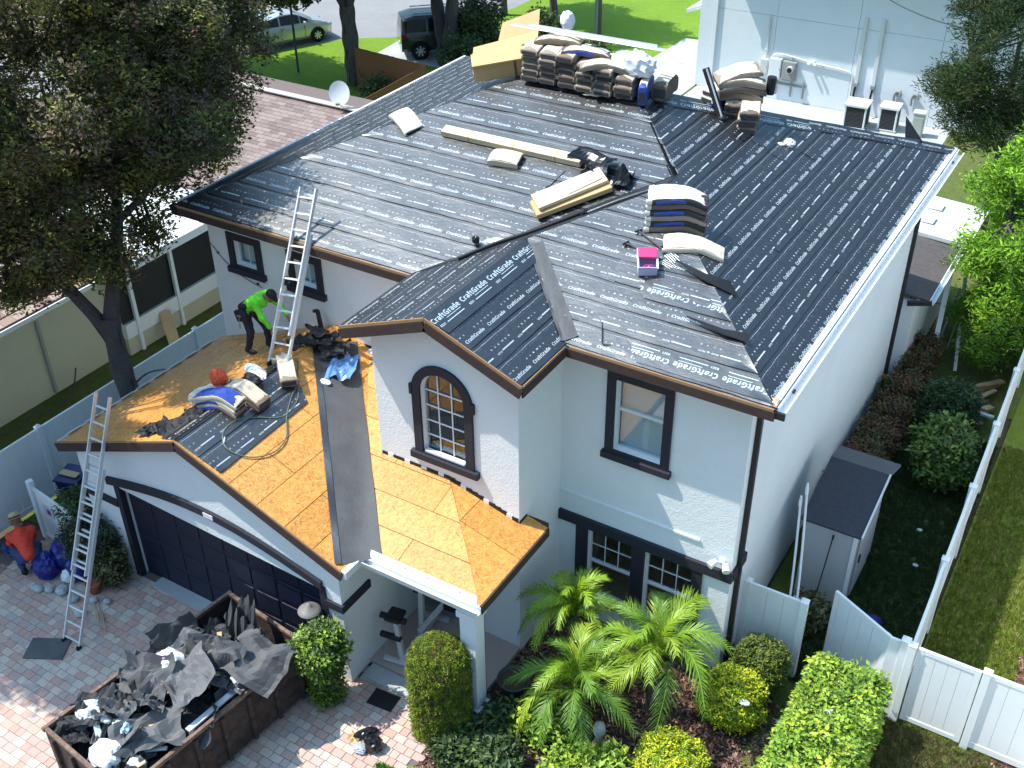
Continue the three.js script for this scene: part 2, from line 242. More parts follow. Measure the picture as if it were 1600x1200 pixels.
function sheetStrip(pl, poly, b0, b1, lift, o = {}) { // one sheet of felt over a convex polygon between b0 and b1
  let p = clip(clip(poly, 0, -1, -b0), 0, 1, b1); if (p.length < 3) return null;
  const as = p.map(q => q[0]).sort((x, y) => x - y), a0 = as[0], a1 = as[as.length - 1]; if (a1 - a0 < 0.03) return null;
  const cols = new Set(as.map(v => +v.toFixed(4))); for (let a = a0 + 0.2; a < a1; a += 0.28) cols.add(+a.toFixed(4));
  const C = [...cols].sort((x, y) => x - y), ph = R() * 9, u0 = R(), rows = 4, pos = [], uv = [];
  const grid = C.map(a => { const aa = Math.min(a1 - 1e-5, Math.max(a0 + 1e-5, a)); let [lo, hi] = span(p, aa); if (hi < lo) hi = lo = (b0 + b1) / 2; return [...Array(rows).keys()].map(k => {
    let b = lo + (hi - lo) * k / (rows - 1); const t = (b - b0) / (b1 - b0);
    let h = lift + 0.019 * (1 - t) + 0.0035 * Math.sin(a * 2.3 + ph + k * 1.7) + 0.0025 * Math.sin(a * 7.1 + ph * 3 + k) + (o.wave ? o.wave * Math.sin(a * 3.1 + k * 1.3) : 0);
    if (k === 0 && lo < b0 + 1e-4 && !o.straight) b += 0.008 * Math.sin(a * 1.9 + ph) + 0.004 * Math.sin(a * 9 + ph);
    return { p: pl.to3(a, b, h), q: pl.to3(a, b, 0.001), u: (o.flip ? -1 : 1) * a / FW + u0, v: o.flip ? 1 - (b - b0) / FH : (b - b0) / FH };
  }); });
  const put = (...v) => v.forEach(e => { pos.push(e[0].x, e[0].y, e[0].z); uv.push(e[1], e[2]); });
  const T = e => [e.p, e.u, e.v], G = e => [e.q, e.u, e.v];
  for (let i = 0; i < C.length - 1; i++) {
    for (let k = 0; k < rows - 1; k++) { const A = grid[i][k], B = grid[i + 1][k], Cc = grid[i + 1][k + 1], D = grid[i][k + 1]; put(T(A), T(B), T(Cc), T(A), T(Cc), T(D)); }
    const A = grid[i][0], B = grid[i + 1][0]; put(G(A), G(B), T(B), G(A), T(B), T(A));
    const E = grid[i][rows - 1], F = grid[i + 1][rows - 1]; put(T(E), T(F), G(F), T(E), G(F), G(E));
  }
  const g = new THREE.BufferGeometry(); g.setAttribute('position', new THREE.Float32BufferAttribute(pos, 3)); g.setAttribute('uv', new THREE.Float32BufferAttribute(uv, 2));
  const f = toCreasedNormals(g, 0.6); return f;
}
function roofSlope(parent, name, pl, pts, deckMat, courses = true) { // pts: [x,z] corners of a convex slope
  const P3 = pts.map(p => onPlane(pl, p[0], p[1])), poly2 = ccw(P3.map(pl.to2));
  const deck = P(parent, name, slab(poly2.map(p => pl.to3(p[0], p[1], 0)), pl.N, 0.05), deckMat);
  if (courses) { const bm = Math.max(...poly2.map(p => p[1])), bmin = Math.min(...poly2.map(p => p[1])); let k = 0; for (let b = bmin + 0.012; b < bm - 0.02; b += FH, k++) { const q = clip(clip(poly2, 0, -1, -b), 0, 1, b + FH); if (q.length < 3) continue; const al = Math.min(...q.map(v => v[0])), ah = Math.max(...q.map(v => v[0])), cut = ah - al > 3.5 && R() < 0.8 ? al + (ah - al) * rr(0.2, 0.8) : 1e6;
    const up = rr(0, 0.012); for (const [pp, li] of cut > 1e5 ? [[poly2, 0.004]] : [[clip(poly2, 1, 0, cut + 0.12), 0.004], [clip(poly2, -1, 0, -cut), 0.009]]) { const g = sheetStrip(pl, pp, b + up, b + FH + 0.05, li); if (g) P(deck, 'underlayment_course', g, M_felt[k % 2]); } } }
  return { deck, poly2, pl };
}
function osbSheets(deck, pl, poly, w = 2.44, h = 1.22, off = 0, lift = 0.014) {
  const as = poly.map(p => p[0]), bs = poly.map(p => p[1]), a0 = Math.min(...as), a1 = Math.max(...as), b0 = Math.min(...bs), b1 = Math.max(...bs); let row = 0, n = 0;
  for (let b = b0; b < b1; b += h, row++) for (let a = a0 - w * (((row * 0.5) + off) % 1); a < a1; a += w) {
    const g = 0.006; let p = clip(clip(clip(clip(poly, -1, 0, -(a + g)), 1, 0, a + w - g), 0, -1, -(b + g)), 0, 1, b + h - g); if (p.length < 3) continue;
    p = ccw(p); let ar = 0; p.forEach((q, i) => { const r = p[(i + 1) % p.length]; ar += q[0] * r[1] - r[0] * q[1]; }); if (ar < 0.02) continue;
    const l = lift + rr(-0.002, 0.002), geo = slab(p.map(q => pl.to3(q[0], q[1], l)), pl.N, 0.012), u = geo.attributes.uv, ro = R() * 5; for (let i = 0; i < u.count; i++) u.setXY(i, u.getX(i) + ro, u.getY(i) + ro * 0.7);
    P(deck, 'osb_sheet', geo, M_osb[n++ % 3]);
  }
}
const xz = (...a) => a;
const Qx = -3.465, Qz = -3.465, Q2z = -4.095;
const pF = plane3(V(-12.67, HE, -D1), V(1, 0, 0), V(0, SL, -1)), pW = plane3(V(-6.93, HE, 0), V(1, 0, 0), V(0, SL, -1)), pR = plane3(V(0, HE, 0), V(0, 0, -1), V(-1, SL, 0));
const pL = plane3(V(-6.93, HE, 0), V(0, 0, -1), V(1, SL, 0)), pG = plane3(V(-3.47, HE, 0), V(0, 0, -1), V(-1, SL, 0)), pLL = plane3(V(-12.67, HE, 0), V(0, 0, -1), V(1, SL, 0)), pB = plane3(V(0, HE, -11.15), V(-1, 0, 0), V(0, SL, 1));
const rsF = roofSlope(house, 'roof_slope', pF, xz([-12.67, -D1], [-6.93, -D1], [Qx, Q2z], [-5.26, -5.89], [-7.41, -5.89]), M_feltPlain);
const rsW = roofSlope(house, 'roof_slope', pW, xz([-3.47, 0], [0, 0], [Qx, Qz], [-5.2, -1.73]), M_feltPlain);
const rsR = roofSlope(house, 'roof_slope', pR, xz([0, 0], [0, -11.15], [-5.26, -5.89], [Qx, Q2z], [Qx, Qz]), M_feltPlain);
const rsL1 = roofSlope(house, 'gable_slope', pL, xz([-6.93, 1.36], [-5.2, 1.36], [-5.2, -1.73], [-6.93, -D1]), M_feltPlain);
const rsL2 = roofSlope(house, 'valley_slope', pL, xz([-5.2, -1.73], [Qx, Qz], [Qx, Q2z], [-6.93, -D1]), M_feltPlain, false);
P(rsL2.deck, 'underlayment_course', sheetStrip(pL, rsL2.poly2, 0, 9, 0.006), M_feltPlain);
const rsG = roofSlope(house, 'gable_slope', pG, xz([-3.47, 1.36], [-5.2, 1.36], [-5.2, -1.73], [-3.47, 0]), M_feltPlain);
roofSlope(house, 'roof_slope', pLL, xz([-12.67, -D1], [-7.41, -5.89], [-12.67, -11.15]), M_feltPlain);
roofSlope(house, 'roof_slope', pB, xz([-12.67, -11.15], [-7.41, -5.89], [-5.26, -5.89], [0, -11.15]), M_feltPlain);
// ridge and hip wraps with the large print
function wrap(pl, a0, a1, b0, b1, o = {}) { const poly = o.poly || [[a0, b0], [a1, b0], [a1, b1], [a0, b1]]; const g = sheetStrip(pl, ccw(poly), b0, b1, o.lift || 0.02, { straight: true, ...o }); P(o.deck, 'hip_wrap', g, o.mat || M_felt[2]); }
wrap(pG, -1.36, 1.6, 1.40, 1.855, { deck: rsG.deck });
{ // hip by the right corner: right-hand sheets lapped over onto the front slope, printed upside down
  const t2 = (x, z) => pW.to2(onPlane(pW, x, z));
  for (const [z0, z1, l] of [[-0.42, -0.06, 2.2], [-1.62, -1.2, 1.5]]) { const b0 = t2(0, z1)[1], b1 = t2(0, z0)[1], x0 = 6.93 + z1, x1 = 6.93 + z0; P(rsW.deck, 'hip_wrap', sheetStrip(pW, [[x0 - l, b0], [x0 - 0.02, b0], [x1 - 0.02, b1], [x1 - l, b1]], b0, b1, 0.018, { flip: true, straight: true }), M_felt[2]); }
  // strips running down along the back hip of the right slope
  const b2 = (x, z) => pR.to2(onPlane(pR, x, z)); const A = b2(-5.2, -5.95), B = b2(-0.05, -11.1);
  const dx = B[0] - A[0], dy = B[1] - A[1], l = Math.hypot(dx, dy), nx = -dy / l, ny = dx / l; // inwards is towards smaller a
  const w = 0.42, poly = [A, B, [B[0] + (nx < 0 ? nx : -nx) * w, B[1] + (nx < 0 ? ny : -ny) * w], [A[0] + (nx < 0 ? nx : -nx) * w, A[1] + (nx < 0 ? ny : -ny) * w]];
  const hipDir = V().subVectors(pR.to3(...B), pR.to3(...A)).normalize();
  const plh = { O: pR.to3(...A), A: hipDir, B: V().crossVectors(pR.N, hipDir).normalize(), N: pR.N }; plh.to3 = (a, b, h = 0) => plh.O.clone().addScaledVector(plh.A, a).addScaledVector(plh.B, b).addScaledVector(plh.N, h);
  const inward = V().subVectors(pR.to3((A[0] + B[0]) / 2 - 1, (A[1] + B[1]) / 2), pR.to3((A[0] + B[0]) / 2, (A[1] + B[1]) / 2)).dot(plh.B); if (inward < 0) { plh.B.negate(); }
  const len = pR.to3(...A).distanceTo(pR.to3(...B));
  P(rsR.deck, 'hip_wrap', sheetStrip(plh, [[0.1, 0], [len * 0.52, 0], [len * 0.52, w], [0.3, w]], 0, w, 0.024, { straight: true }), M_felt[2]);
  P(rsR.deck, 'hip_wrap', sheetStrip(plh, [[len * 0.5, 0], [len - 0.05, 0], [len - 0.3, w * 0.7], [len * 0.5, w * 0.8]], 0, w, 0.03, { straight: true, wave: 0.008 }), M_felt[0]);
}
// loose flaps lying across the right hip
for (const [pts, t] of [[[[-1.9, -1.02], [-1.25, -0.98], [-0.92, -1.12], [-0.78, -0.9], [-1.2, -0.86], [-1.85, -0.97]], 0.03], [[[-2.55, -1.98], [-1.95, -1.86], [-1.6, -2.05], [-1.35, -1.82], [-1.9, -1.72], [-2.5, -1.92]], 0.035]]) {
  const s = new THREE.Shape(pts.map(p => new THREE.Vector2(p[0], -p[1]))); const g = new THREE.ShapeGeometry(s); const q = g.attributes.position;
  for (let i = 0; i < q.count; i++) { const x = q.getX(i), z = -q.getY(i), y = Math.min(onPlane(pW, x, z).y, onPlane(pR, x, z).y); q.setXYZ(i, x, y + t + 0.09 * Math.abs(Math.sin(x * 9 + z * 7)), z); } g.computeVertexNormals(); P(rsW.deck, 'loose_flap', g, M_black);
}
// smooth liner in the valley right of the small gable and puckers in it
{ const a = onPlane(pG, -3.47, 0), b = onPlane(pG, -5.2, -1.73), pts = [], up = V(0, 1, 0); const F = []; const d = V().subVectors(b, a).normalize();
  const sg = V().crossVectors(d, up).normalize(); const n = 14; let prev = null;
  for (let i = 0; i <= n; i++) { const t = 0.02 + 0.9 * i / n, c = a.clone().lerp(b, t); const row = [-0.06, 0, 0.06, 0.14, 0.22].map((w, k) => { const p = c.clone().addScaledVector(sg, w), y = Math.max(onPlane(pG, p.x, p.z).y, onPlane(pW, p.x, p.z).y); p.y = y + 0.03 + (k === 2 ? 0.02 : 0) + 0.012 * Math.sin(i * 1.7 + k * 2.1); return p; }); if (prev) for (let k = 0; k < 4; k++) F.push([prev[k], prev[k + 1], row[k + 1], row[k]]); prev = row; }
  P(rsW.deck, 'valley_liner', toCreasedNormals(tri(F), 0.9), M_membrane);
  for (const [x, z] of [[-3.0, -0.34]]) P(rsW.deck, 'felt_pucker', tube([onPlane(pW, x - 0.12, z - 0.22).add(V(0, 0.02, 0)), onPlane(pW, x, z).add(V(0, 0.035, 0)), onPlane(pW, x + 0.1, z + 0.16).add(V(0, 0.03, 0)), onPlane(pW, x + 0.22, z + 0.12).add(V(0, 0.015, 0))], 0.01, 16, 6), M_black);
}
// long rolled lap of felt along the crease and crease ridge
P(rsL2.deck, 'rolled_lap', tube([onPlane(pL, -6.2, -1.05).add(V(0, 0.05, 0)), onPlane(pL, -5.75, -1.55).add(V(0, 0.06, 0)), onPlane(pL, -5.2, -2.0).add(V(0, 0.05, 0)), onPlane(pL, -4.6, -2.62).add(V(0, 0.05, 0))], 0.035, 24, 7), M_black);
P(rsL2.deck, 'rolled_lap', tube([onPlane(pL, -4.5, -2.6).add(V(0, 0.03, 0)), onPlane(pL, -4.1, -2.95).add(V(0, 0.05, 0)), onPlane(pL, -3.6, -3.4).add(V(0, 0.03, 0))], 0.03, 16, 7), M_felt[0]);
// eaves: fascia boards and exposed sheathing edges
const edge = (a, b, out, y0, y1, w, mat, name) => { const d = V().subVectors(b, a); P(house, name, bar(a.clone().addScaledVector(out, w / 2).setY(a.y + (y0 + y1) / 2), b.clone().addScaledVector(out, w / 2).setY(b.y + (y0 + y1) / 2), w, y1 - y0), mat); };
const oz = V(0, 0, 1), ox = V(1, 0, 0), onx = V(-1, 0, 0);
edge(V(-12.67, HE, -D1), V(-6.93, HE, -D1), oz, -0.2, -0.045, 0.03, M_fascia, 'fascia');
edge(V(-12.66, HE, -D1), V(-6.95, HE, -D1), oz, -0.042, 0.004, 0.022, M_rawWood, 'sheathing_edge');
edge(V(-3.45, HE, 0), V(0, HE, 0), oz, -0.2, -0.045, 0.03, M_fascia, 'fascia');
edge(V(-3.4, HE, 0), V(-0.02, HE, 0), oz, -0.042, 0.004, 0.022, M_rawWood, 'sheathing_edge');
edge(V(-3.47, HE, 1.36), V(-3.47, HE, 0.03), ox, -0.2, -0.045, 0.03, M_fascia, 'fascia');
edge(V(-3.47, HE, 1.35), V(-3.47, HE, 0.04), ox, -0.042, 0.004, 0.022, M_rawWood, 'sheathing_edge');
edge(V(-6.93, HE, 1.36), V(-6.93, HE, -D1), onx, -0.2, -0.02, 0.03, M_fascia, 'fascia');
for (const [x0, x1] of [[-6.93, -5.2], [-3.47, -5.2]]) { // rakes of the small gable
  const y1 = HE + SL * 1.73, a = V(x0, HE, 1.36), b = V(x1, y1, 1.36);
  P(house, 'rake_board', bar(a.clone().add(V(0, -0.14, 0.017)), b.clone().add(V(0, -0.14, 0.017)), 0.034, 0.17), M_fascia);
  P(house, 'rake_sheathing_edge', bar(a.clone().add(V(0, -0.012, 0.013)), b.clone().add(V(0, -0.012, 0.013)), 0.026, 0.05), M_rawWood);
}
P(house, 'bare_wood_corner', slab([V(-0.45, HE + 0.03, -0.02), V(0, HE + 0.03, -0.02), V(-0.02, HE + 0.075, -0.2), V(-0.3, HE + 0.06, -0.12)], V(0, 1, 0.3).normalize(), 0.012), M_osb[2]);
// right eave: broad white gutter; left eave: white drip edge
{ const g = []; const pr = [[0.0, 0.0], [0.02, 0.0], [0.02, -0.09], [0.1, -0.09], [0.125, -0.02], [0.15, -0.02], [0.15, -0.03], [0.135, -0.03], [0.11, -0.12], [0.0, -0.12]]; const e = prism(pr, 11.1); e.translate(0, HE - 0.02, -11.15); P(house, 'gutter', boxUV(e), M_white);
  P(house, 'gutter_end', box(0.002, 0.148, HE - 0.16, HE - 0.045, -0.045, 0.0), M_bronze);
  edge(V(0, HE, -11.15), V(0, HE, -0.05), ox, -0.0, 0.012, 0.03, M_white, 'drip_edge');
  P(house, 'drip_edge', slab([V(0.0, HE + 0.04, -0.06), V(0, HE + 0.04, -11.1), V(-0.085, HE + 0.074, -11.1), V(-0.085, HE + 0.074, -0.06)], V(SL, 1, 0).normalize(), 0.004), M_white);
  edge(V(-12.67, HE, -11.15), V(-12.67, HE, -0.75), onx, -0.1, 0.03, 0.06, M_white, 'drip_edge');
  P(house, 'gutter_end', prism([[-12.74, HE - 0.2], [-12.62, HE - 0.2], [-12.6, HE - 0.02], [-12.8, HE - 0.02]], 0.14).translate(0, 0, -0.72), M_bronze); }
// soffits
P(house, 'soffit', box(-12.6, -6.95, HE - 0.21, HE - 0.19, -D1 - OV, -D1 - 0.002), M_wall);
P(house, 'soffit', box(-3.45, 0, HE - 0.21, HE - 0.19, -OV, -0.002), M_wall);
P(house, 'soffit', box(-OV, 0.0, HE - 0.21, HE - 0.19, -11.1, -OV), M_wall);

// walls with window openings
function wallZ(name, pts, holes, z, t = 0.2, parent = house, mat = M_wall) { const s = new THREE.Shape(pts.map(p => new THREE.Vector2(...p))); for (const h of holes) s.holes.push(h instanceof THREE.Path ? h : new THREE.Path([[h[0], h[2]], [h[0], h[3]], [h[1], h[3]], [h[1], h[2]]].map(p => new THREE.Vector2(...p)))); return P(parent, name, boxUV(new THREE.ExtrudeGeometry(s, { depth: t, bevelEnabled: false, curveSegments: 16 }).translate(0, 0, z - t)), mat); }
const rect = (x0, x1, y0, y1) => [[x0, y0], [x1, y0], [x1, y1], [x0, y1]];
const WLX = -12.3, BX0 = -6.62, BX1 = -3.76, BZ = 0.98, WZ = -OV, MZ = -D1 - OV + 0.06, RX = -OV;
const winL1 = [-11.62, -11.04, 5.03, 5.6], winL2 = [-10.05, -9.5, 5.03, 5.6], winR = [-2.76, -1.88, 4.16, 5.6], winA = [-3.17, -2.28, 0.55, 2.2], winB = [-2.03, -1.13, 0.55, 2.2];
wallZ('wall', rect(WLX, BX0 + 0.1, 0, 6.05), [winL1, winL2], MZ);
wallZ('wall', rect(BX1 - 0.2, RX, 0, 6.05), [winR, winA, winB], WZ);
P(house, 'wall', box(RX - 0.2, RX, 0, 6.05, -10.8, WZ - 0.2), M_wall);
P(house, 'wall', box(WLX, WLX + 0.2, 0, 6.05, -10.8, MZ - 0.2), M_wall);
P(house, 'wall', box(WLX, RX, 0, 6.05, -11.0, -10.8), M_wall);
{ // bump-out front with arched window, and its sides
  const archHole = (w, y0, ys, cx = -5.22) => { const p = new THREE.Path(); p.moveTo(cx - w, y0); p.lineTo(cx + w, y0); p.lineTo(cx + w, ys); p.absarc(cx, ys, w, 0, Math.PI, false); p.lineTo(cx - w, y0); return p; };
  const s = new THREE.Shape([[BX0, 2.9], [BX1, 2.9], [BX1, 6.28], [-5.2, 6.82], [BX0, 6.16]].map(p => new THREE.Vector2(...p))); s.holes.push(archHole(0.44, 3.95, 5.2));
  P(house, 'wall', boxUV(new THREE.ExtrudeGeometry(s, { depth: 0.2, bevelEnabled: false, curveSegments: 20 }).translate(0, 0, BZ - 0.2)), M_wall);
  wallZ('wall', rect(BX0, BX1, 0, 2.9), [[-6.25, -4.75, 0.1, 2.3]], BZ);
  P(house, 'wall', box(BX1 - 0.2, BX1, 0, 6.1, WZ, BZ - 0.2), M_wall);
  P(house, 'wall', box(BX0, BX0 + 0.2, 2.9, 6.1, MZ, BZ - 0.2), M_wall);
  // arched window
  const ring = (wo, wi, y0, y0i, ys, d, z, mat, nm, par) => { const o = new THREE.Shape(); o.moveTo(-5.22 - wo, y0); o.lineTo(-5.22 + wo, y0); o.lineTo(-5.22 + wo, ys); o.absarc(-5.22, ys, wo, 0, Math.PI, false); o.lineTo(-5.22 - wo, y0); o.holes.push(archHole(wi, y0i, ys)); return P(par, nm, boxUV(new THREE.ExtrudeGeometry(o, { depth: d, bevelEnabled: false, curveSegments: 24 }).translate(0, 0, z)), mat); };
  const w = ring(0.6, 0.44, 3.88, 3.95, 5.2, 0.05, BZ - 0.002, M_navy, 'window', house);
  P(w, 'sill', rboxAt(-5.9, -4.52, 3.78, 3.92, BZ - 0.01, BZ + 0.1, 0.012), M_navy);
  P(w, 'trim_return', [box(-5.86, -5.8, 5.1, 5.3, BZ, BZ + 0.06), box(-4.64, -4.58, 5.1, 5.3, BZ, BZ + 0.06)], M_navy);
  ring(0.44, 0.405, 3.94, 3.985, 5.2, 0.06, BZ - 0.12, M_vinylWin, 'frame', w);
  P(w, 'inner_sill', box(-5.62, -4.82, 3.93, 3.985, BZ - 0.1, BZ + 0.035), M_white);
  const sp = new THREE.Shape(); sp.moveTo(-5.62, 3.98); sp.lineTo(-4.82, 3.98); sp.lineTo(-4.82, 5.2); sp.absarc(-5.22, 5.2, 0.4, 0, Math.PI, false); P(w, 'pane', new THREE.ExtrudeGeometry(sp, { depth: 0.008, bevelEnabled: false, curveSegments: 20 }).translate(0, 0, BZ - 0.1), M_glass);
  for (const x of [-5.36, -5.09]) P(w, 'muntin', box(x - 0.011, x + 0.011, 3.985, 5.57, BZ - 0.088, BZ - 0.07), M_vinylWin);
  for (const y of [4.28, 4.58, 4.89, 5.2]) P(w, 'muntin', box(-5.622, -4.818, y - 0.011, y + 0.011, BZ - 0.086, BZ - 0.068), M_vinylWin);
}
function windowZ(h, z, o = {}) { // rectangular window facing the street; trim, sill, frame, sashes, panes, muntins
  const [x0, x1, y0, y1] = h, t = o.trim ?? 0.15;
  const s = new THREE.Shape(rect(x0 - t, x1 + t, y0 - t, y1 + t).map(p => new THREE.Vector2(...p))); s.holes.push(new THREE.Path(rect(x0, x1, y0, y1).map(p => new THREE.Vector2(...p))));
  const w = P(house, 'window', boxUV(new THREE.ExtrudeGeometry(s, { depth: 0.05, bevelEnabled: false }).translate(0, 0, z - 0.002)), M_navy);
  if (o.sill !== false) P(w, 'sill', rboxAt(x0 - t - 0.05, x1 + t + 0.05, y0 - t - 0.03, y0 - t + 0.1, z - 0.01, z + 0.1, 0.012), M_navy);
  const f = (a, b, c, d, zz = z - 0.13, dd = 0.05) => box(a, b, c, d, zz, zz + dd), q = 0.04;
  P(w, 'frame', [f(x0, x0 + q, y0, y1), f(x1 - q, x1, y0, y1), f(x0 + q, x1 - q, y0, y0 + q), f(x0 + q, x1 - q, y1 - q, y1)], M_vinylWin);
  const ym = y0 + (y1 - y0) * (o.split ?? 0.52);
  if (o.split !== 0) P(w, 'meeting_rail', f(x0 + q, x1 - q, ym - 0.025, ym + 0.025, z - 0.135, 0.06), M_vinylWin);
  P(w, 'pane', box(x0 + q, x1 - q, y0 + q, y1 - q, z - 0.112, z - 0.106), M_glass);
  const [nc, nr] = o.grid || [0, 0], ya = o.split !== 0 ? ym + 0.025 : y0 + q;
  for (let i = 1; i < nc; i++) { const x = x0 + q + (x1 - x0 - 2 * q) * i / nc; P(w, 'muntin', f(x - 0.009, x + 0.009, ya, y1 - q, z - 0.105, 0.012), M_vinylWin); }
  for (let i = 1; i < nr; i++) { const y = ya + (y1 - q - ya) * i / nr; P(w, 'muntin', f(x0 + q, x1 - q, y - 0.009, y + 0.009, z - 0.1045, 0.012), M_vinylWin); }
  if (o.blind) { const n = Math.round((y1 - y0) / 0.05); P(w, 'blind', [...Array(n)].map((_, i) => box(x0 + 0.02, x1 - 0.02, y1 - (i + 1) * 0.05 + 0.003, y1 - i * 0.05, z - 0.215, z - 0.2)), M_blind); }
  return w;
}
windowZ(winL1, MZ, { grid: [2, 1], split: 0, blind: 0.02 }); windowZ(winL2, MZ, { grid: [2, 1], split: 0, blind: 0.02 });
windowZ(winR, WZ, { blind: 0.01, split: 0.56 });
windowZ(winA, WZ, { grid: [3, 2], split: 0.5, sill: false, trim: 0.12 }); windowZ(winB, WZ, { grid: [3, 2], split: 0.5, sill: false, trim: 0.12 });
P(house, 'floor_slab', box(WLX + 0.2, RX - 0.2, 2.75, 2.9, -10.8, MZ - 0.2), M_board); P(house, 'floor_slab', box(BX1 - 0.2, RX - 0.2, 2.75, 2.898, MZ - 0.2, WZ - 0.2), M_board); P(house, 'ground_slab', box(WLX + 0.2, RX - 0.2, -0.02, 0.08, -10.8, WZ - 0.2), M_board);
P(house, 'partition_wall', box(WLX + 0.2, RX - 0.2, 2.9, 6.1, -4.6, -4.5), M_cream); P(house, 'partition_wall', box(WLX + 0.2, RX - 0.2, 0.08, 2.75, -4.6, -4.5), M_cream); P(house, 'ceiling', box(WLX + 0.2, RX - 0.2, 6.0, 6.03, -10.8, WZ - 0.2), M_wall); P(house, 'ceiling', box(BX0 + 0.2, BX1 - 0.2, 6.0, 6.03, MZ, BZ - 0.2), M_wall);
P(house, 'wall_cable', [tube([[-12.28, 5.35, MZ + 0.02], [-11.9, 5.0, MZ + 0.025], [-11.5, 4.78, MZ + 0.02], [-11.0, 4.66, MZ + 0.02]], 0.008, 20, 5), ...[0, 1, 2, 3].map(k => rbox(0.05, 0.05, 0.03, 0.008).translate(-12.1 + k * 0.33, 5.17 - k * 0.15, MZ + 0.02))], M_greyDk);
// trim band of the wing, wrapping the right corner
P(house, 'trim_band', box(BX1 + 0.002, RX + 0.04, 2.225, 2.43, WZ - 0.01, WZ + 0.07), M_navy);
P(house, 'trim_band', box(RX + 0.001, RX + 0.05, 2.225, 2.43, WZ - 0.62, WZ - 0.012), M_navy);
P(house, 'ledge', box(-2.62, -1.06, 2.86, 2.9, WZ - 0.01, WZ + 0.03), M_wall);
P(house, 'ledge', box(BX1 + 0.01, -2.62, 2.86, 2.9, WZ - 0.01, WZ + 0.025), M_wall);
P(house, 'mullion_panel', [box(-2.16, -2.15, 0.4, 2.22, WZ, WZ + 0.052), box(-3.4, -3.29, 0.4, 2.222, WZ, WZ + 0.052), box(-1.008, -0.94, 0.4, 2.222, WZ, WZ + 0.05)], M_navy);
// downspouts
P(house, 'downspout', [rboxAt(RX, RX + 0.085, 0.05, HE - 0.35, -0.78, -0.68, 0.01), bar(V(RX + 0.05, HE - 0.36, -0.73), V(0.06, HE - 0.12, -0.73), 0.1, 0.085, V(0, 0, 1))], M_bronze);
P(house, 'downspout', [rboxAt(RX, RX + 0.085, 0.05, HE - 0.35, -10.7, -10.6, 0.01), bar(V(RX + 0.05, HE - 0.36, -10.65), V(0.06, HE - 0.12, -10.65), 0.1, 0.085, V(0, 0, 1))], M_bronze);
P(house, 'pipe', rod(V(RX + 0.03, 0.3, -0.93), V(RX + 0.03, 2.1, -0.93), 0.02), M_white);
// ---- garage
const GX0 = -12.52, GX1 = -5.71, GY = 3.0, GP = 0.394, GXm = (GX0 + GX1) / 2, GYm = GY + GP * (GX1 - GXm), GZ = 3.36, GWZ = 3.16, GWR = -5.98;
const pGL = plane3(V(GX0, GY, GZ), V(0, 0, -1), V(1, GP, 0)), pGR = plane3(V(GX1, GY, GZ), V(0, 0, -1), V(-1, GP, 0)), pP = plane3(V(-9, GY, 2.85), V(1, 0, 0), V(0, 0.27, -1)), pPR = plane3(V(-3.35, GY, 2.85), V(0, 0, -1), V(-1, 0.27, 0));
const vx = z => GX1 - (0.27 / GP) * (2.85 - z); // valley between garage slope and porch slope
const gL = roofSlope(house, 'garage_roof_slope', pGL, xz([GX0, GZ], [GXm, GZ], [GXm, MZ], [GX0, MZ]), M_fascia, false);
const gR = roofSlope(house, 'garage_roof_slope', pGR, xz([GX1, GZ], [GXm, GZ], [GXm, MZ], [vx(MZ), MZ], [GX1, 2.85]), M_fascia, false);
const gP = roofSlope(house, 'porch_roof_slope', pP, xz([GX1, 2.85], [-3.35, 2.85], [-5.16, BZ], [vx(BZ), BZ]), M_fascia, false);
const gP2 = roofSlope(house, 'porch_roof_slope', pP, xz([vx(BZ), BZ], [BX0, BZ], [BX0, MZ], [vx(MZ), MZ]), M_fascia, false);
const gPR = roofSlope(house, 'porch_roof_slope', pPR, xz([-3.35, 2.85], [-3.35, BZ], [-5.16, BZ]), M_fascia, false);
const gPR2 = roofSlope(house, 'porch_roof_slope', pPR, xz([-3.35, BZ], [-3.35, 0.72], [-3.755, 0.72], [-3.755, BZ]), M_fascia, false);
osbSheets(gL.deck, pGL, gL.poly2, 2.44, 1.22, 0.3); osbSheets(gR.deck, pGR, gR.poly2, 2.44, 0.61, 0.1); osbSheets(gP.deck, pP, gP.poly2, 2.44, 0.61, 0.2); osbSheets(gP2.deck, pP, gP2.poly2, 2.44, 0.61, 0.6);
osbSheets(gPR.deck, pPR, gPR.poly2, 2.44, 1.22, 0.5); osbSheets(gPR2.deck, pPR, gPR2.poly2, 2.44, 1.22, 0.2);
{ // black underlayment patch on the street side of the garage ridge: courses running along the ridge
  const t2 = (x, z) => pGR.to2(onPlane(pGR, x, z));
  const poly = ccw([t2(-8.2, 3.3), t2(-8.25, 1.0), t2(-9.1, 0.45), t2(-9.112, 3.34)]); const b0 = t2(-8.2, 3)[1];
  for (let k = 0; k < 3; k++) { const g = sheetStrip(pGR, poly, b0 + k * FH, b0 + k * FH + 0.5, 0.026); if (g) P(gR.deck, 'underlayment_course', g, M_felt[1]); }
  const q = (x, z) => pGL.to2(onPlane(pGL, x, z)); const pl = ccw([q(-9.5, 3.3), q(-9.118, 3.34), q(-9.118, 0.5), q(-9.35, 0.6)]); P(gL.deck, 'underlayment_course', sheetStrip(pGL, pl, 0, 9, 0.026), M_felt[0]);
}
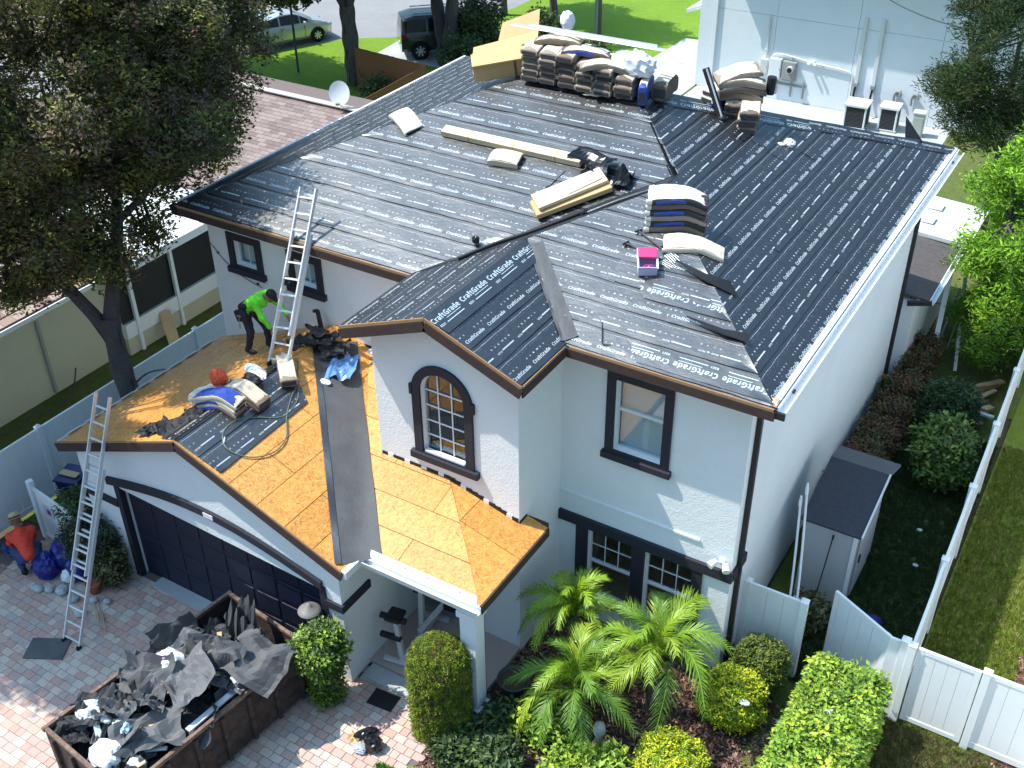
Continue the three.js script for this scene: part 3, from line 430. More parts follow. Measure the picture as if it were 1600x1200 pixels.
{ // grey membrane lining the valley, with a dark torn edge
  const F = [], E2 = []; let prev = null, pe = null; const n = 22;
  for (let i = 0; i <= n; i++) {
    const t = i / n, lx = -9.09 + 3.24 * t, lz = -0.22 + 3.55 * t, qx = -8.6 + 3.24 * t, qz = -0.96 + 3.68 * t;
    const row = [0, 0.12, 0.3, 0.48, 0.66, 0.84, 1].map((w, k) => { const p = V(lx + (qx - lx) * w, 0, Math.max(MZ + 0.005, Math.min(GZ - 0.02, lz + (qz - lz) * w))); p.y = Math.max(onPlane(pGR, p.x, p.z).y, p.x > vx(p.z) - 0.02 || t > 0.2 ? onPlane(pP, p.x, p.z).y : 0) + 0.034 + 0.008 * Math.sin(i * 0.9 + k * 1.9) + (k === 3 ? 0.016 : 0); return p; });
    if (prev) { for (let k = 1; k < 6; k++) F.push([prev[k], prev[k + 1], row[k + 1], row[k]]); E2.push([prev[0], prev[1].clone().add(V(0.02, 0.006, 0)), row[1].clone().add(V(0.02, 0.006, 0)), row[0]]); }
    prev = row;
  }
  P(gR.deck, 'valley_membrane', toCreasedNormals(tri(F), 0.7), M_membrane);
  P(gR.deck, 'membrane_edge', toCreasedNormals(tri(E2), 0.7), M_feltPlain);
}
// garage edges
for (const [x0, x1, y0, y1] of [[GX0 - 0.02, GXm, GY, GYm], [GX1 + 0.02, GXm, GY, GYm]]) { P(house, 'rake_board', bar(V(x0, y0 - 0.1, GZ + 0.017), V(x1, y1 - 0.1, GZ + 0.017), 0.034, 0.17), M_fascia); P(house, 'rake_sheathing_edge', bar(V(x0, y0 + 0.014, GZ + 0.012), V(x1, y1 + 0.014, GZ + 0.012), 0.022, 0.03), M_rawWood); }
edge(V(GX0, GY, GZ), V(GX0, GY, MZ), onx, -0.16, 0.02, 0.03, M_white, 'fascia');
for (let k = 0; k < 9; k++) { const z = 3.1 - k * 0.44; P(house, 'torn_drip_edge', slab([V(GX0 - 0.06, GY + 0.02, z), V(GX0 + 0.04, GY + 0.07, z - 0.02), V(GX0 + 0.05, GY + 0.07, z - 0.3), V(GX0 - 0.03, GY + 0.03, z - 0.34)], V(0, 1, 0), 0.004), M_white); }
P(house, 'gutter', boxUV(prism([[0.0, 0.0], [0.0, -0.12], [0.1, -0.12], [0.14, -0.01], [0.125, -0.01], [0.09, -0.1], [0.015, -0.1], [0.015, 0.0]], 2.36).rotateY(-Math.PI / 2).translate(-3.33, GY + 0.0, 2.86)), M_white);
edge(V(-5.7, GY, 2.85), V(-3.36, GY, 2.85), oz, 0.0, 0.012, 0.05, M_white, 'drip_edge');
P(house, 'drip_edge', slab([V(-5.66, GY + 0.03, 2.86), V(-3.4, GY + 0.03, 2.86), V(-3.5, GY + 0.066, 2.73), V(-5.62, GY + 0.066, 2.73)], V(0, 1, 0.27).normalize(), 0.004), M_white);
for (let k = 0; k < 13; k++) { const x = -5.45 + k * 0.15 + rr(-0.05, 0.05); P(house, 'felt_scrap', slab([V(x, GY + 0.048, 2.8), V(x + 0.05 + R() * 0.06, GY + 0.05, 2.79), V(x + 0.04, GY + 0.062, 2.73)], V(0, 1, 0.27).normalize(), 0.004), M_black); }
edge(V(GX1, GY, GZ), V(GX1, GY, 2.85), ox, -0.13, 0.02, 0.1, M_white, 'gutter');
edge(V(-3.35, GY, 2.84), V(-3.35, GY, 0.72), ox, -0.16, 0.012, 0.03, M_fascia, 'fascia');
edge(V(-3.755, GY, 0.72), V(-3.35, GY, 0.72), V(0, 0, -1), -0.16, 0.1, 0.03, M_fascia, 'fascia');
// step flashing where the porch roof meets the bump-out
for (let k = 0; k < 12; k++) { const x = BX0 + 0.03 + k * 0.12; P(house, 'step_flashing', box(x, x + 0.125, 3.51 + 0.004 * (k % 3), 3.58, BZ - 0.002, BZ + 0.014), k % 3 === 1 ? M_white : M_black); }
for (let k = 0; k < 12; k++) { const x = -5.16 + k * 0.115, y = 3.5 - k * 0.0317; P(house, 'step_flashing', box(x, x + 0.12, y - 0.02, y + 0.07, BZ - 0.002, BZ + 0.016), k % 4 === 2 ? M_white : M_black); }
P(house, 'step_flashing', box(BX1 - 0.01, BX1 + 0.016, 3.06, 3.16, 0.74, BZ), M_black);
P(house, 'wall_flashing', box(-9.0, BX0, 4.02, 4.12, MZ, MZ + 0.012), M_black);
// garage walls, arch trim, door
wallZ('garage_wall', [[-12.3, 0], [-11.28, 0], [-11.28, 2.28], [-6.42, 2.1], [-6.42, 0], [GWR, 0], [GWR, 2.86], [GXm, 4.1], [-12.3, 2.86]], [], GWZ, 0.24);
P(house, 'garage_wall', box(-12.3, -12.1, 0, 2.85, MZ, GWZ - 0.24), M_wall);
P(house, 'garage_wall', box(GWR - 0.2, GWR, 0, 2.85, BZ, GWZ - 0.24), M_wall);
{ const top = [], bot = [], n = 24, F = []; for (let i = 0; i <= n; i++) { const t = i / n, x = -11.55 + 5.2 * t, y = 2.36 + 0.42 * Math.sin(Math.PI * Math.min(1, t * 0.98 + 0.02)) - 0.12 * t; top.push([x, y + 0.08]); bot.push([x, y - 0.08]); }
  P(house, 'arch_trim', boxUV(prism([...bot, ...top.reverse()], 0.07).translate(0, 0, GWZ - 0.003)), M_navy);
  P(house, 'door_jamb', [box(-11.4, -11.27, 0, 2.36, GWZ - 0.1, GWZ + 0.03), box(-6.43, -6.3, 0, 2.2, GWZ - 0.1, GWZ + 0.03)], M_navy);
  const d = P(house, 'garage_door', box(-11.28, -6.42, 0.0, 2.3, GWZ - 0.2, GWZ - 0.16), M_door);
  for (let r = 0; r < 4; r++) for (let c = 0; c < 8; c++) { const x = -11.2 + c * 0.6, y = 0.06 + r * 0.54; P(d, 'door_panel', rboxAt(x, x + 0.52, y, y + 0.44, GWZ - 0.17, GWZ - 0.145, 0.01), M_door); }
  P(house, 'house_number_plaque', box(-8.95, -8.72, 2.66, 2.76, GWZ + 0.066, GWZ + 0.078), M_white); }
P(house, 'trim_band', box(-12.32, -11.4, 1.78, 1.94, GWZ - 0.01, GWZ + 0.05), M_navy);
P(house, 'trim_band', box(-6.3, GWR + 0.05, 1.78, 1.94, GWZ - 0.01, GWZ + 0.05), M_navy);
P(house, 'trim_band', box(GWR - 0.001, GWR + 0.05, 1.78, 1.94, 2.42, GWZ - 0.011), M_navy);
// porch: slab, step, column, beam, front door
P(house, 'porch_slab', box(GWR, -3.76, 0, 0.1, BZ, 2.62), M_paver[3]);
P(house, 'porch_beam', box(GWR, -3.5, 2.55, 2.86, 2.52, 2.72), M_wall);
P(house, 'porch_ceiling', box(GWR, -3.42, 2.86, 2.9, BZ, 2.72), M_wall);
{ const c = P(house, 'porch_column', [rboxAt(-3.86, -3.56, 0.1, 2.55, 2.44, 2.72, 0.01), rboxAt(-3.9, -3.52, 0.0, 0.28, 2.4, 2.76, 0.01), rboxAt(-3.9, -3.52, 2.42, 2.55, 2.4, 2.76, 0.01)], M_wall); P(c, 'column_back', box(-3.84, -3.58, 0.1, 2.55, 2.40, 2.438), M_navy); }
{ const d = P(house, 'front_door', [box(-6.25, -4.75, 0.1, 2.3, BZ - 0.3, BZ - 0.26)], M_door); P(d, 'glass_light', box(-5.2, -4.95, 0.4, 2.0, BZ - 0.262, BZ - 0.25), M_glass); P(d, 'handle', rod(V(-5.35, 1.0, BZ - 0.2), V(-5.35, 1.25, BZ - 0.2), 0.015), M_metal); P(d, 'threshold', box(-6.2, -4.8, 0.1, 0.16, BZ - 0.2, BZ + 0.03), M_grey); }
// rear one-storey extension seen past the right side
{ P(house, 'extension_wall', box(RX - 0.3, RX + 0.3, 0, 2.5, -16.2, -11.0), M_wall);
  P(house, 'extension_roof', slab([V(0.15, 2.62, -11.0), V(0.15, 2.62, -14.0), V(-3.2, 3.0, -14.0), V(-3.2, 3.0, -11.0)], V(0.1, 1, 0).normalize(), 0.06), std({ map: colTex(256, 1.2, (i, x, y) => { const k = 0.7 + 0.5 * N2[(y * 2) * 512 + x * 2]; return [0.1 * k, 0.085 * k, 0.085 * k]; }) }));
  P(house, 'extension_roof', slab([V(0.35, 2.75, -14.05), V(0.35, 2.75, -16.4), V(-3.2, 2.95, -16.4), V(-3.2, 2.95, -14.05)], V(0.06, 1, 0).normalize(), 0.1), M_white);
  P(house, 'extension_gutter', boxUV(prism([[0.0, 0.0], [0.0, -0.12], [0.1, -0.12], [0.14, 0], [0.12, 0], [0.09, -0.1], [0.02, -0.1], [0.02, 0]], 3.0).translate(0.16, 2.64, -14.0)), M_white);
  P(house, 'extension_gutter', bar(V(0.22, 2.58, -11.0), V(-0.3, 2.5, -10.85), 0.1, 0.1), M_bronze);
  for (let k = 0; k < 6; k++) P(house, 'roof_vent_panel', box(-2.6 + (k % 3) * 0.75, -2.2 + (k % 3) * 0.75, 2.93 - (k % 3) * 0.04, 2.96 - (k % 3) * 0.04, -15.9 + (k / 3 | 0) * 0.9, -15.5 + (k / 3 | 0) * 0.9), M_galv);
}
// ================================================================ THE SETTING
function sheet(name, pts, y, mat) { const s = new THREE.Shape(pts.map(p => new THREE.Vector2(p[0], -p[1]))); const g = new THREE.ShapeGeometry(s).rotateX(-Math.PI / 2).translate(0, y, 0); return S(name, boxUV(g), mat); }
S('ground', boxUV(new THREE.PlaneGeometry(500, 500).rotateX(-Math.PI / 2).translate(0, -0.06, 0)), M_soil);
sheet('driveway_base', [[-14.2, 2.9], [-14.6, 9], [-14.6, 12], [-4.2, 12], [-4.0, 5.4], [-3.9, 3.7], [-4.1, 2.6], [-5.9, 2.6], [-6.2, 3.0]], -0.02, M_sand);
sheet('mulch_bed', [[-4.0, 1.0], [0.4, 1.0], [0.6, -0.9], [-0.3, -0.9], [-0.3, -0.3], [-4, -0.3]], -0.02, M_mulch);
sheet('planting_bed', [[-4.4, 6.5], [-3.95, 3.7], [-4.0, 2.5], [-3.9, 1.0], [1.3, 1.0], [1.3, 6.5]], -0.03, M_mulch);
sheet('front_grass', [[-4.6, 4.4], [-3.85, 3.95], [-3.3, 4.6], [-3.3, 7], [-4.6, 7]], -0.014, M_lawn);
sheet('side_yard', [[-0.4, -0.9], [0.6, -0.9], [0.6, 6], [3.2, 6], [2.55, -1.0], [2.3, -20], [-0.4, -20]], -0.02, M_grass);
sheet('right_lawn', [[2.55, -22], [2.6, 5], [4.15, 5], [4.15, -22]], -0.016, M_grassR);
sheet('right_mulch_bed', [[4.15, -22], [4.15, 5], [4.78, 5], [4.78, -22]], -0.012, M_mulch);
sheet('neighbour_yard', [[-18.2, 8], [-14.7, 3.2], [-12.3, 2.8], [-12.3, -12], [-18.2, -12]], -0.03, M_grass);
sheet('back_yard', [[-15.5, -11.2], [3, -11.2], [3, -28.9], [-13.4, -28.9], [-15.5, -20]], -0.025, M_grass);
sheet('street', [[-36, -14], [-33.2, -20], [-31.9, -23], [-29.8, -26.8], [-28, -28], [-26, -31.4], [-25.6, -35], [-25.6, -90], [-90, -90], [-90, -14]], -0.02, M_road);
sheet('far_lawn', [[-33.2, -20], [-31.9, -23], [-29.8, -26.8], [-28, -28], [-26, -31.4], [-25.6, -35], [-25.6, -90], [10, -90], [10, -29.5], [-15.6, -29.2], [-16, -20], [-17, -12.5], [-26, -12.5]], -0.015, M_lawn);
sheet('parking_pad', [[-27.6, -28.6], [-26, -31.2], [-22, -29], [-22.6, -25.5], [-27.2, -25.4]], -0.008, M_concrete);
sheet('patio', [[-16.2, -34.5], [-15.2, -34.5], [-13.3, -29.1], [-13.3, -26.8], [-16.4, -28.2]], -0.006, M_concrete);
sheet('utility_pad', [[-13.2, -29], [-3, -29], [-3, -26.6], [-13.2, -26.6]], -0.01, M_concrete);
// pavers: running bond of mixed stones, larger nearest ones singly
{
  const drive = S('driveway', box(-9.2, -9.0, -0.05, -0.025, 5, 5.2), M_sand); drive.userData.kind = 'structure';
  const inside = (x, z) => { const px = [[-13.9, 3.1], [-13.6, 8.9], [-4.5, 8.9], [-4.35, 4.45], [-3.95, 3.9], [-4.25, 2.75], [-5.95, 2.75], [-6.1, 3.2]]; let c = false; for (let i = 0, j = px.length - 1; i < px.length; j = i++) if ((px[i][1] > z) !== (px[j][1] > z) && x < (px[j][0] - px[i][0]) * (z - px[i][1]) / (px[j][1] - px[i][1]) + px[i][0]) c = !c; return c; };
  const list = []; let row = 0;
  for (let z = 2.7; z < 8.9; z += 0.155, row++) { let x = -14 - (row % 2) * 0.11 - R() * 0.02; while (x < -3.9) { const w = R() < 0.6 ? 0.225 : 0.15; if (inside(x + w / 2, z + 0.075)) list.push([x, z, w]); x += w; } }
  const dmp = (x, z) => x > -9.0 && x < -6.3 && z > 3.3 && z < 7.8; // under the dumpster
  const cam = camera.position, hid = (x, z) => dmp(x, z) || (x < -11.2 && z < 4.2) || z < 3.2 && x > -5.6 || x < -10 && z > 8.2 || (x > -6.6 && z > 5.4);
  list.forEach(p => p.push(hid(p[0], p[1]) ? 1e9 : Math.hypot(p[0] - cam.x, p[1] - cam.z)));
  list.sort((a, b) => a[3] - b[3]);
  const G = [0.225, 0.15].map(w => { const g = rbox(w - 0.008, 0.05, 0.147, 0.008, 1); return g; });
  const rest = M_paver.map(() => []);
  list.forEach(([x, z, w], i) => {
    const k = (R() * M_paver.length) | 0, g = G[w > 0.2 ? 0 : 1], y = -0.026 + rr(-0.002, 0.003);
    if (i < 300) { const m = sh(new THREE.Mesh(g, M_paver[k])); m.name = 'paver'; m.position.set(x + w / 2, y, z + 0.0775); m.rotation.set(rr(-0.012, 0.012), 0, rr(-0.012, 0.012)); drive.add(m); }
    else rest[k].push(boxUV(new THREE.BoxGeometry(w - 0.008, 0.05, 0.147)).translate(x + w / 2, y, z + 0.0775));
  });
  rest.forEach((r, k) => { const m = P(drive, 'pavers_beyond', merge(r), M_paver[k]); m.userData.kind = 'stuff'; });
}
// ---------------------------------------------------------------- vinyl fences (posts, rails and boards each)
function vinylFence(label, a, b, o = {}) { // straight privacy fence from a to b [x,z]
  const h = o.h || 1.83, A = V(a[0], 0, a[1]), B = V(b[0], 0, b[1]), len = A.distanceTo(B), d = V().subVectors(B, A).normalize(), n = Math.max(1, Math.round(len / (o.bay || 2.4))), bay = len / n;
  const t = thing('vinyl_fence', label, 'fence', [a[0], 0, a[1]], Math.atan2(-d.z, d.x));
  for (let i = 0; i <= n; i++) if (!(o.skip || []).includes(i)) { const p = L(t, 'post', [rbox(0.127, h + 0.02, 0.127, 0.006).translate(i * bay, (h + 0.02) / 2, 0), orient(new THREE.CylinderGeometry(0.02, 0.1, 1, 4).rotateY(Math.PI / 4).translate(0, 0.5, 0), V(i * bay, h + 0.02, 0), V(i * bay, h + 0.075, 0))], M_vinyl); }
  for (let i = 0; i < n; i++) {
    const x0 = i * bay + 0.064, x1 = (i + 1) * bay - 0.064;
    L(t, 'rail', rbox(x1 - x0, 0.09, 0.05, 0.006).translate((x0 + x1) / 2, h - 0.06, 0), M_vinyl); L(t, 'rail', rbox(x1 - x0, 0.14, 0.05, 0.006).translate((x0 + x1) / 2, 0.12, 0), M_vinyl);
    const nb = Math.max(2, Math.round((x1 - x0) / 0.28)), w = (x1 - x0) / nb; for (let k = 0; k < nb; k++) L(t, 'board', rbox(w - 0.004, h - 0.3, 0.026 + 0.002 * (k % 2), 0.005, 1).translate(x0 + (k + 0.5) * w, 0.19 + (h - 0.3) / 2, 0), M_vinyl);
  }
  return t;
}
vinylFence('long white vinyl fence along the right side of the dark side yard', [2.56, -1.0], [2.2, -22], { bay: 2.3 });
vinylFence('long white vinyl fence between the house and the cream neighbouring house', [-14.8, 4.6], [-14.8, -11.5], { bay: 2.4 });
vinylFence('short white fence panel between the house downspout and the open gate', [-0.3, -1.04], [0.72, -1.04], { bay: 1.1 });
function gate(label, hinge, free, o = {}) {
  const A = V(hinge[0], 0, hinge[1]), B = V(free[0], 0, free[1]), len = A.distanceTo(B), d = V().subVectors(B, A).normalize(), h = 1.8, y0 = 0.06;
  const t = thing('vinyl_gate', label, 'gate', [hinge[0], 0, hinge[1]], Math.atan2(-d.z, d.x));
  for (const x of [0.06, len - 0.06]) L(t, 'stile', rbox(0.1, h - y0, 0.055, 0.006).translate(x, (h + y0) / 2, 0), M_vinyl);
  for (const y of [y0 + 0.06, h - 0.05]) L(t, 'rail', rbox(len - 0.22, 0.1, 0.05, 0.006).translate(len / 2, y, 0), M_vinyl);
  const nb = 4, w = (len - 0.22) / nb; for (let k = 0; k < nb; k++) L(t, 'board', rbox(w - 0.004, h - y0 - 0.22, 0.024 + 0.002 * (k % 2), 0.004, 1).translate(0.11 + (k + 0.5) * w, (h + y0) / 2, 0), M_vinyl);
  for (const y of [0.35, 1.5]) L(t, 'hinge', rbox(0.09, 0.08, 0.02, 0.004).translate(0.03, y, 0.04), M_black);
  L(t, 'latch', rbox(0.1, 0.14, 0.03, 0.006).translate(len - 0.05, 1.25, 0.042), M_black); return t;
}
{ const t = thing('gate_post', 'thick white vinyl post where the open gate is hinged', 'fence post', [2.44, 0, -1.02]); L(t, 'post', rbox(0.13, 1.88, 0.13, 0.006).translate(0, 0.94, 0), M_vinyl); L(t, 'infill_board', rbox(0.2, 1.78, 0.05, 0.006).translate(-0.16, 0.92, 0.0), M_vinyl); L(t, 'cap', orient(new THREE.CylinderGeometry(0.02, 0.105, 1, 4).rotateY(Math.PI / 4).translate(0, 0.5, 0), V(0, 1.88, 0), V(0, 1.94, 0)), M_vinyl); }
gate('white vinyl gate leaf swung open into the dark side yard', [2.2, -1.04], [1.08, -1.62]);
gate('closed white vinyl gate beside the open one at the lawn', [3.66, -1.03], [2.64, -1.03]);
vinylFence('white fence panel at the right edge beyond the closed gate', [3.73, -1.03], [4.74, -1.03], { bay: 1.2 });
{ const t = thing('vinyl_gate', 'low white vinyl fence panel with a sign left of the garage corner', 'gate', [-13.9, 0, 3.35], -0.12);
  L(t, 'post', rbox(0.127, 1.5, 0.127, 0.006).translate(0, 0.75, 0), M_vinyl); L(t, 'post', rbox(0.1, 1.25, 0.1, 0.006).translate(1.3, 0.63, 0), M_vinyl);
  for (let k = 0; k < 5; k++) L(t, 'board', rbox(0.225, 1.18 - 0.02 * k, 0.026, 0.004, 1).translate(0.19 + k * 0.23, 0.72 - 0.01 * k, 0), M_vinyl);
  for (const y of [0.12, 1.32]) L(t, 'rail', rbox(1.2, 0.08, 0.05, 0.006).translate(0.65, y, 0), M_vinyl);
  L(t, 'sign', rbox(0.34, 0.24, 0.01, 0.003).translate(0.5, 0.95, 0.026), M_plastic([0.55, 0.5, 0.6])); L(t, 'sign_symbol', rbox(0.12, 0.12, 0.006, 0.003).translate(0.52, 0.95, 0.034), M_plastic([0.12, 0.02, 0.1])); }
// ---------------------------------------------------------------- left neighbour
{
  const t = thing('cream_house', 'cream stucco neighbouring house with pinkish roof left of the tree', 'house', [-22, 0, 2]);
  const M_pink = [[0.42, 0.29, 0.25], [0.34, 0.22, 0.19], [0.5, 0.38, 0.33]].map(c => std({ color: c, map: paverTex, roughness: 0.9 }));
  P(t, 'wall', box(-18.2, -18.0, 0, 2.6, -2.7, 9), M_cream); P(t, 'wall', box(-26, -18.2, 0, 2.6, -2.7, -2.5), M_cream); P(t, 'wall', box(-26, -18.2, 0, 2.6, 8.8, 9), M_cream);
  P(t, 'fascia', box(-17.5, -17.46, 2.45, 2.64, -3.2, 9.4), M_cream); P(t, 'gutter', box(-17.46, -17.36, 2.55, 2.66, -3.2, 9.4), M_white); P(t, 'soffit', box(-18.0, -17.5, 2.44, 2.46, -3.2, 9.4), M_cream);
  P(t, 'downspout', [rboxAt(-18.0, -17.93, 0.05, 2.35, -0.35, -0.27), bar(V(-17.96, 2.34, -0.31), V(-17.45, 2.5, -0.31), 0.07, 0.07)], M_grey);
  const w = P(t, 'window', [box(-18.01, -17.95, 0.8, 0.92, 1.5, 3.3), box(-18.01, -17.96, 0.92, 2.1, 1.5, 1.62), box(-18.01, -17.96, 0.92, 2.1, 3.18, 3.3), box(-18.01, -17.96, 2.1, 2.2, 1.5, 3.3)], M_white); P(w, 'pane', box(-18.0, -17.985, 0.92, 2.1, 1.62, 3.18), std({ color: [0.03, 0.05, 0.06], roughness: 0.08 }));
  const pl = plane3(V(-17.42, 2.66, 9.4), V(0, 0, -1), V(-1, 0.33, 0)), dk = P(t, 'roof_slope', slab([[0, 0], [12.6, 0], [8.4, 4.4], [4.2, 4.4]].map(p => pl.to3(...p)), pl.N, 0.06), M_pink[1]);
  for (let r = 0; r < 16; r++) { const out = [[], [], []]; for (let a = 0.1 + r * 0.26; a < 12.4 - r * 0.26; a += 0.34) { const b = 0.02 + r * 0.27; out[(R() * 3) | 0].push(slab([pl.to3(a, b, 0.045), pl.to3(a + 0.33, b, 0.045), pl.to3(a + 0.33, b + 0.3, 0.015), pl.to3(a, b + 0.3, 0.015)], pl.N, 0.03)); } out.forEach((o, k) => { if (o.length) { const m = P(dk, 'tile_course', merge(o), M_pink[k]); m.userData.kind = 'stuff'; } }); }
  const h = thing('garden_hose', 'loose dark hose loops lying along the cream wall', 'hose', [-17.4, 0, 0.5]); P(h, 'hose', tube([[-17.8, 0.5, -0.9], [-17.7, 0.25, -0.7], [-17.5, 0.04, -0.3], [-17.5, 0.06, 0.3], [-17.4, 0.3, 0.7], [-17.5, 0.05, 1.2], [-17.35, 0.3, 1.7], [-17.5, 0.04, 2.2], [-17.3, 0.04, 3]], 0.02, 60, 6), M_greyDk);
}
{ // screened lanai with white flat roof
  const t = thing('lanai', 'white flat roofed screened porch behind the large tree', 'porch', [-20, 0, -5]);
  P(t, 'knee_wall', box(-17.9, -17.7, 0, 0.5, -10, -2.5), M_cream); P(t, 'kick_panel', box(-17.88, -17.66, 0.5, 0.92, -10, -2.5), M_white);
  P(t, 'roof_panel', box(-22, -17.3, 2.62, 2.72, -10, -2.9), M_white); P(t, 'fascia', box(-17.3, -17.24, 2.5, 2.72, -10, -2.9), M_white);
  for (const z of [-2.9, -4.35, -6.4, -8.2]) P(t, 'post', rboxAt(-17.72, -17.62, 0.0, 2.6, z - 0.05, z + 0.05), M_white);
  P(t, 'screen', box(-17.76, -17.752, 0.92, 2.6, -10, -2.5), std({ color: [0.012, 0.013, 0.014], roughness: 0.7 })); P(t, 'back_wall', box(-22, -21.9, 0, 2.6, -10, -2.5), M_cream);
  const b = thing('plank', 'brown board leaning at the foot of the porch wall', 'board', [-17.3, 0, -3.6]); P(b, 'board', bar(V(-17.15, 0.02, -3.5), V(-17.6, 0.75, -3.75), 0.3, 0.04), M_board);
}
{ // rear part of the neighbour with brown shingle roof and satellite dish
  const t = thing('brown_roof_house', 'low neighbouring house with sunlit brown shingle roof', 'house', [-20, 0, -9]);
  const ry = 4.2, rz = -10.75, pl = plane3(V(-26, 2.75, -6.7), V(1, 0, 0), V(0, 0.358, -1));
  P(t, 'wall', box(-26, -15.9, 0, 2.7, -14, -7.1), M_cream);
  const M_sh = [[0.27, 0.2, 0.18], [0.22, 0.16, 0.145], [0.33, 0.25, 0.225]].map(c => std({ color: c, map: paverTex, roughness: 0.95 }));
  const deck = P(t, 'roof_slope', slab([[0, 0], [10.4, 0], [10.4, 4.3], [0, 4.3]].map(p => pl.to3(...p)), pl.N, 0.08), M_fascia), list = [];
  for (let r = 0; r < 30; r++) for (let a = 0.02 + (r % 2) * 0.15; a < 10.3; a += 0.3) list.push([a, 0.02 + r * 0.143]);
  list.forEach(p => { const q = pl.to3(p[0], p[1]); p.push(q.distanceTo(camera.position) + (p[0] < 4.2 || p[1] < 1.2 ? 100 : 0)); }); list.sort((a, b) => a[2] - b[2]);
  const rest = [[], [], []]; list.forEach(([a, b], i) => { const g = slab([pl.to3(a, b, 0.018), pl.to3(Math.min(10.4, a + 0.293), b, 0.018), pl.to3(Math.min(10.4, a + 0.293), b + 0.16, 0.006), pl.to3(a, b + 0.16, 0.006)], pl.N, 0.012), k = (R() * 3) | 0; if (i < 300) P(deck, 'shingle', g, M_sh[k]); else rest[k].push(g); });
  rest.forEach((r, k) => { const m = P(deck, 'shingles_beyond', merge(r), M_sh[k]); m.userData.kind = 'stuff'; });
  P(t, 'roof_slope', slab([V(-26, 4.25, rz), V(-15.6, 4.25, rz), V(-15.6, 2.7, -15), V(-26, 2.7, -15)], V(0, 1, -0.3).normalize(), 0.08), M_sh[1]);
  P(t, 'ridge_cap', bar(V(-26, 4.27, rz), V(-15.6, 4.27, rz), 0.24, 0.03), std({ color: [0.5, 0.43, 0.38] }));
  const s = thing('satellite_dish', 'white satellite dish on the ridge of the brown shingle roof', 'satellite dish', [-16.75, 4.2, -10.7], 0.5);
  const pts = []; for (let i = 0; i <= 8; i++) { const r = 0.3 * i / 8; pts.push(new THREE.Vector2(r, r * r * 0.55)); }
  L(s, 'reflector', new THREE.LatheGeometry(pts, 28).scale(1, 1, 1.15).rotateX(Math.PI / 2 - 0.35).translate(0, 0.5, 0.05), M_white); L(s, 'mast', rod(V(0, 0, 0), V(0, 0.5, -0.02), 0.025), M_grey); L(s, 'feed_arm', rod(V(0, 0.2, 0.05), V(0, 0.3, 0.45), 0.014), M_grey); L(s, 'feed_horn', rbox(0.1, 0.07, 0.09, 0.01).translate(0, 0.33, 0.47), M_grey);
}
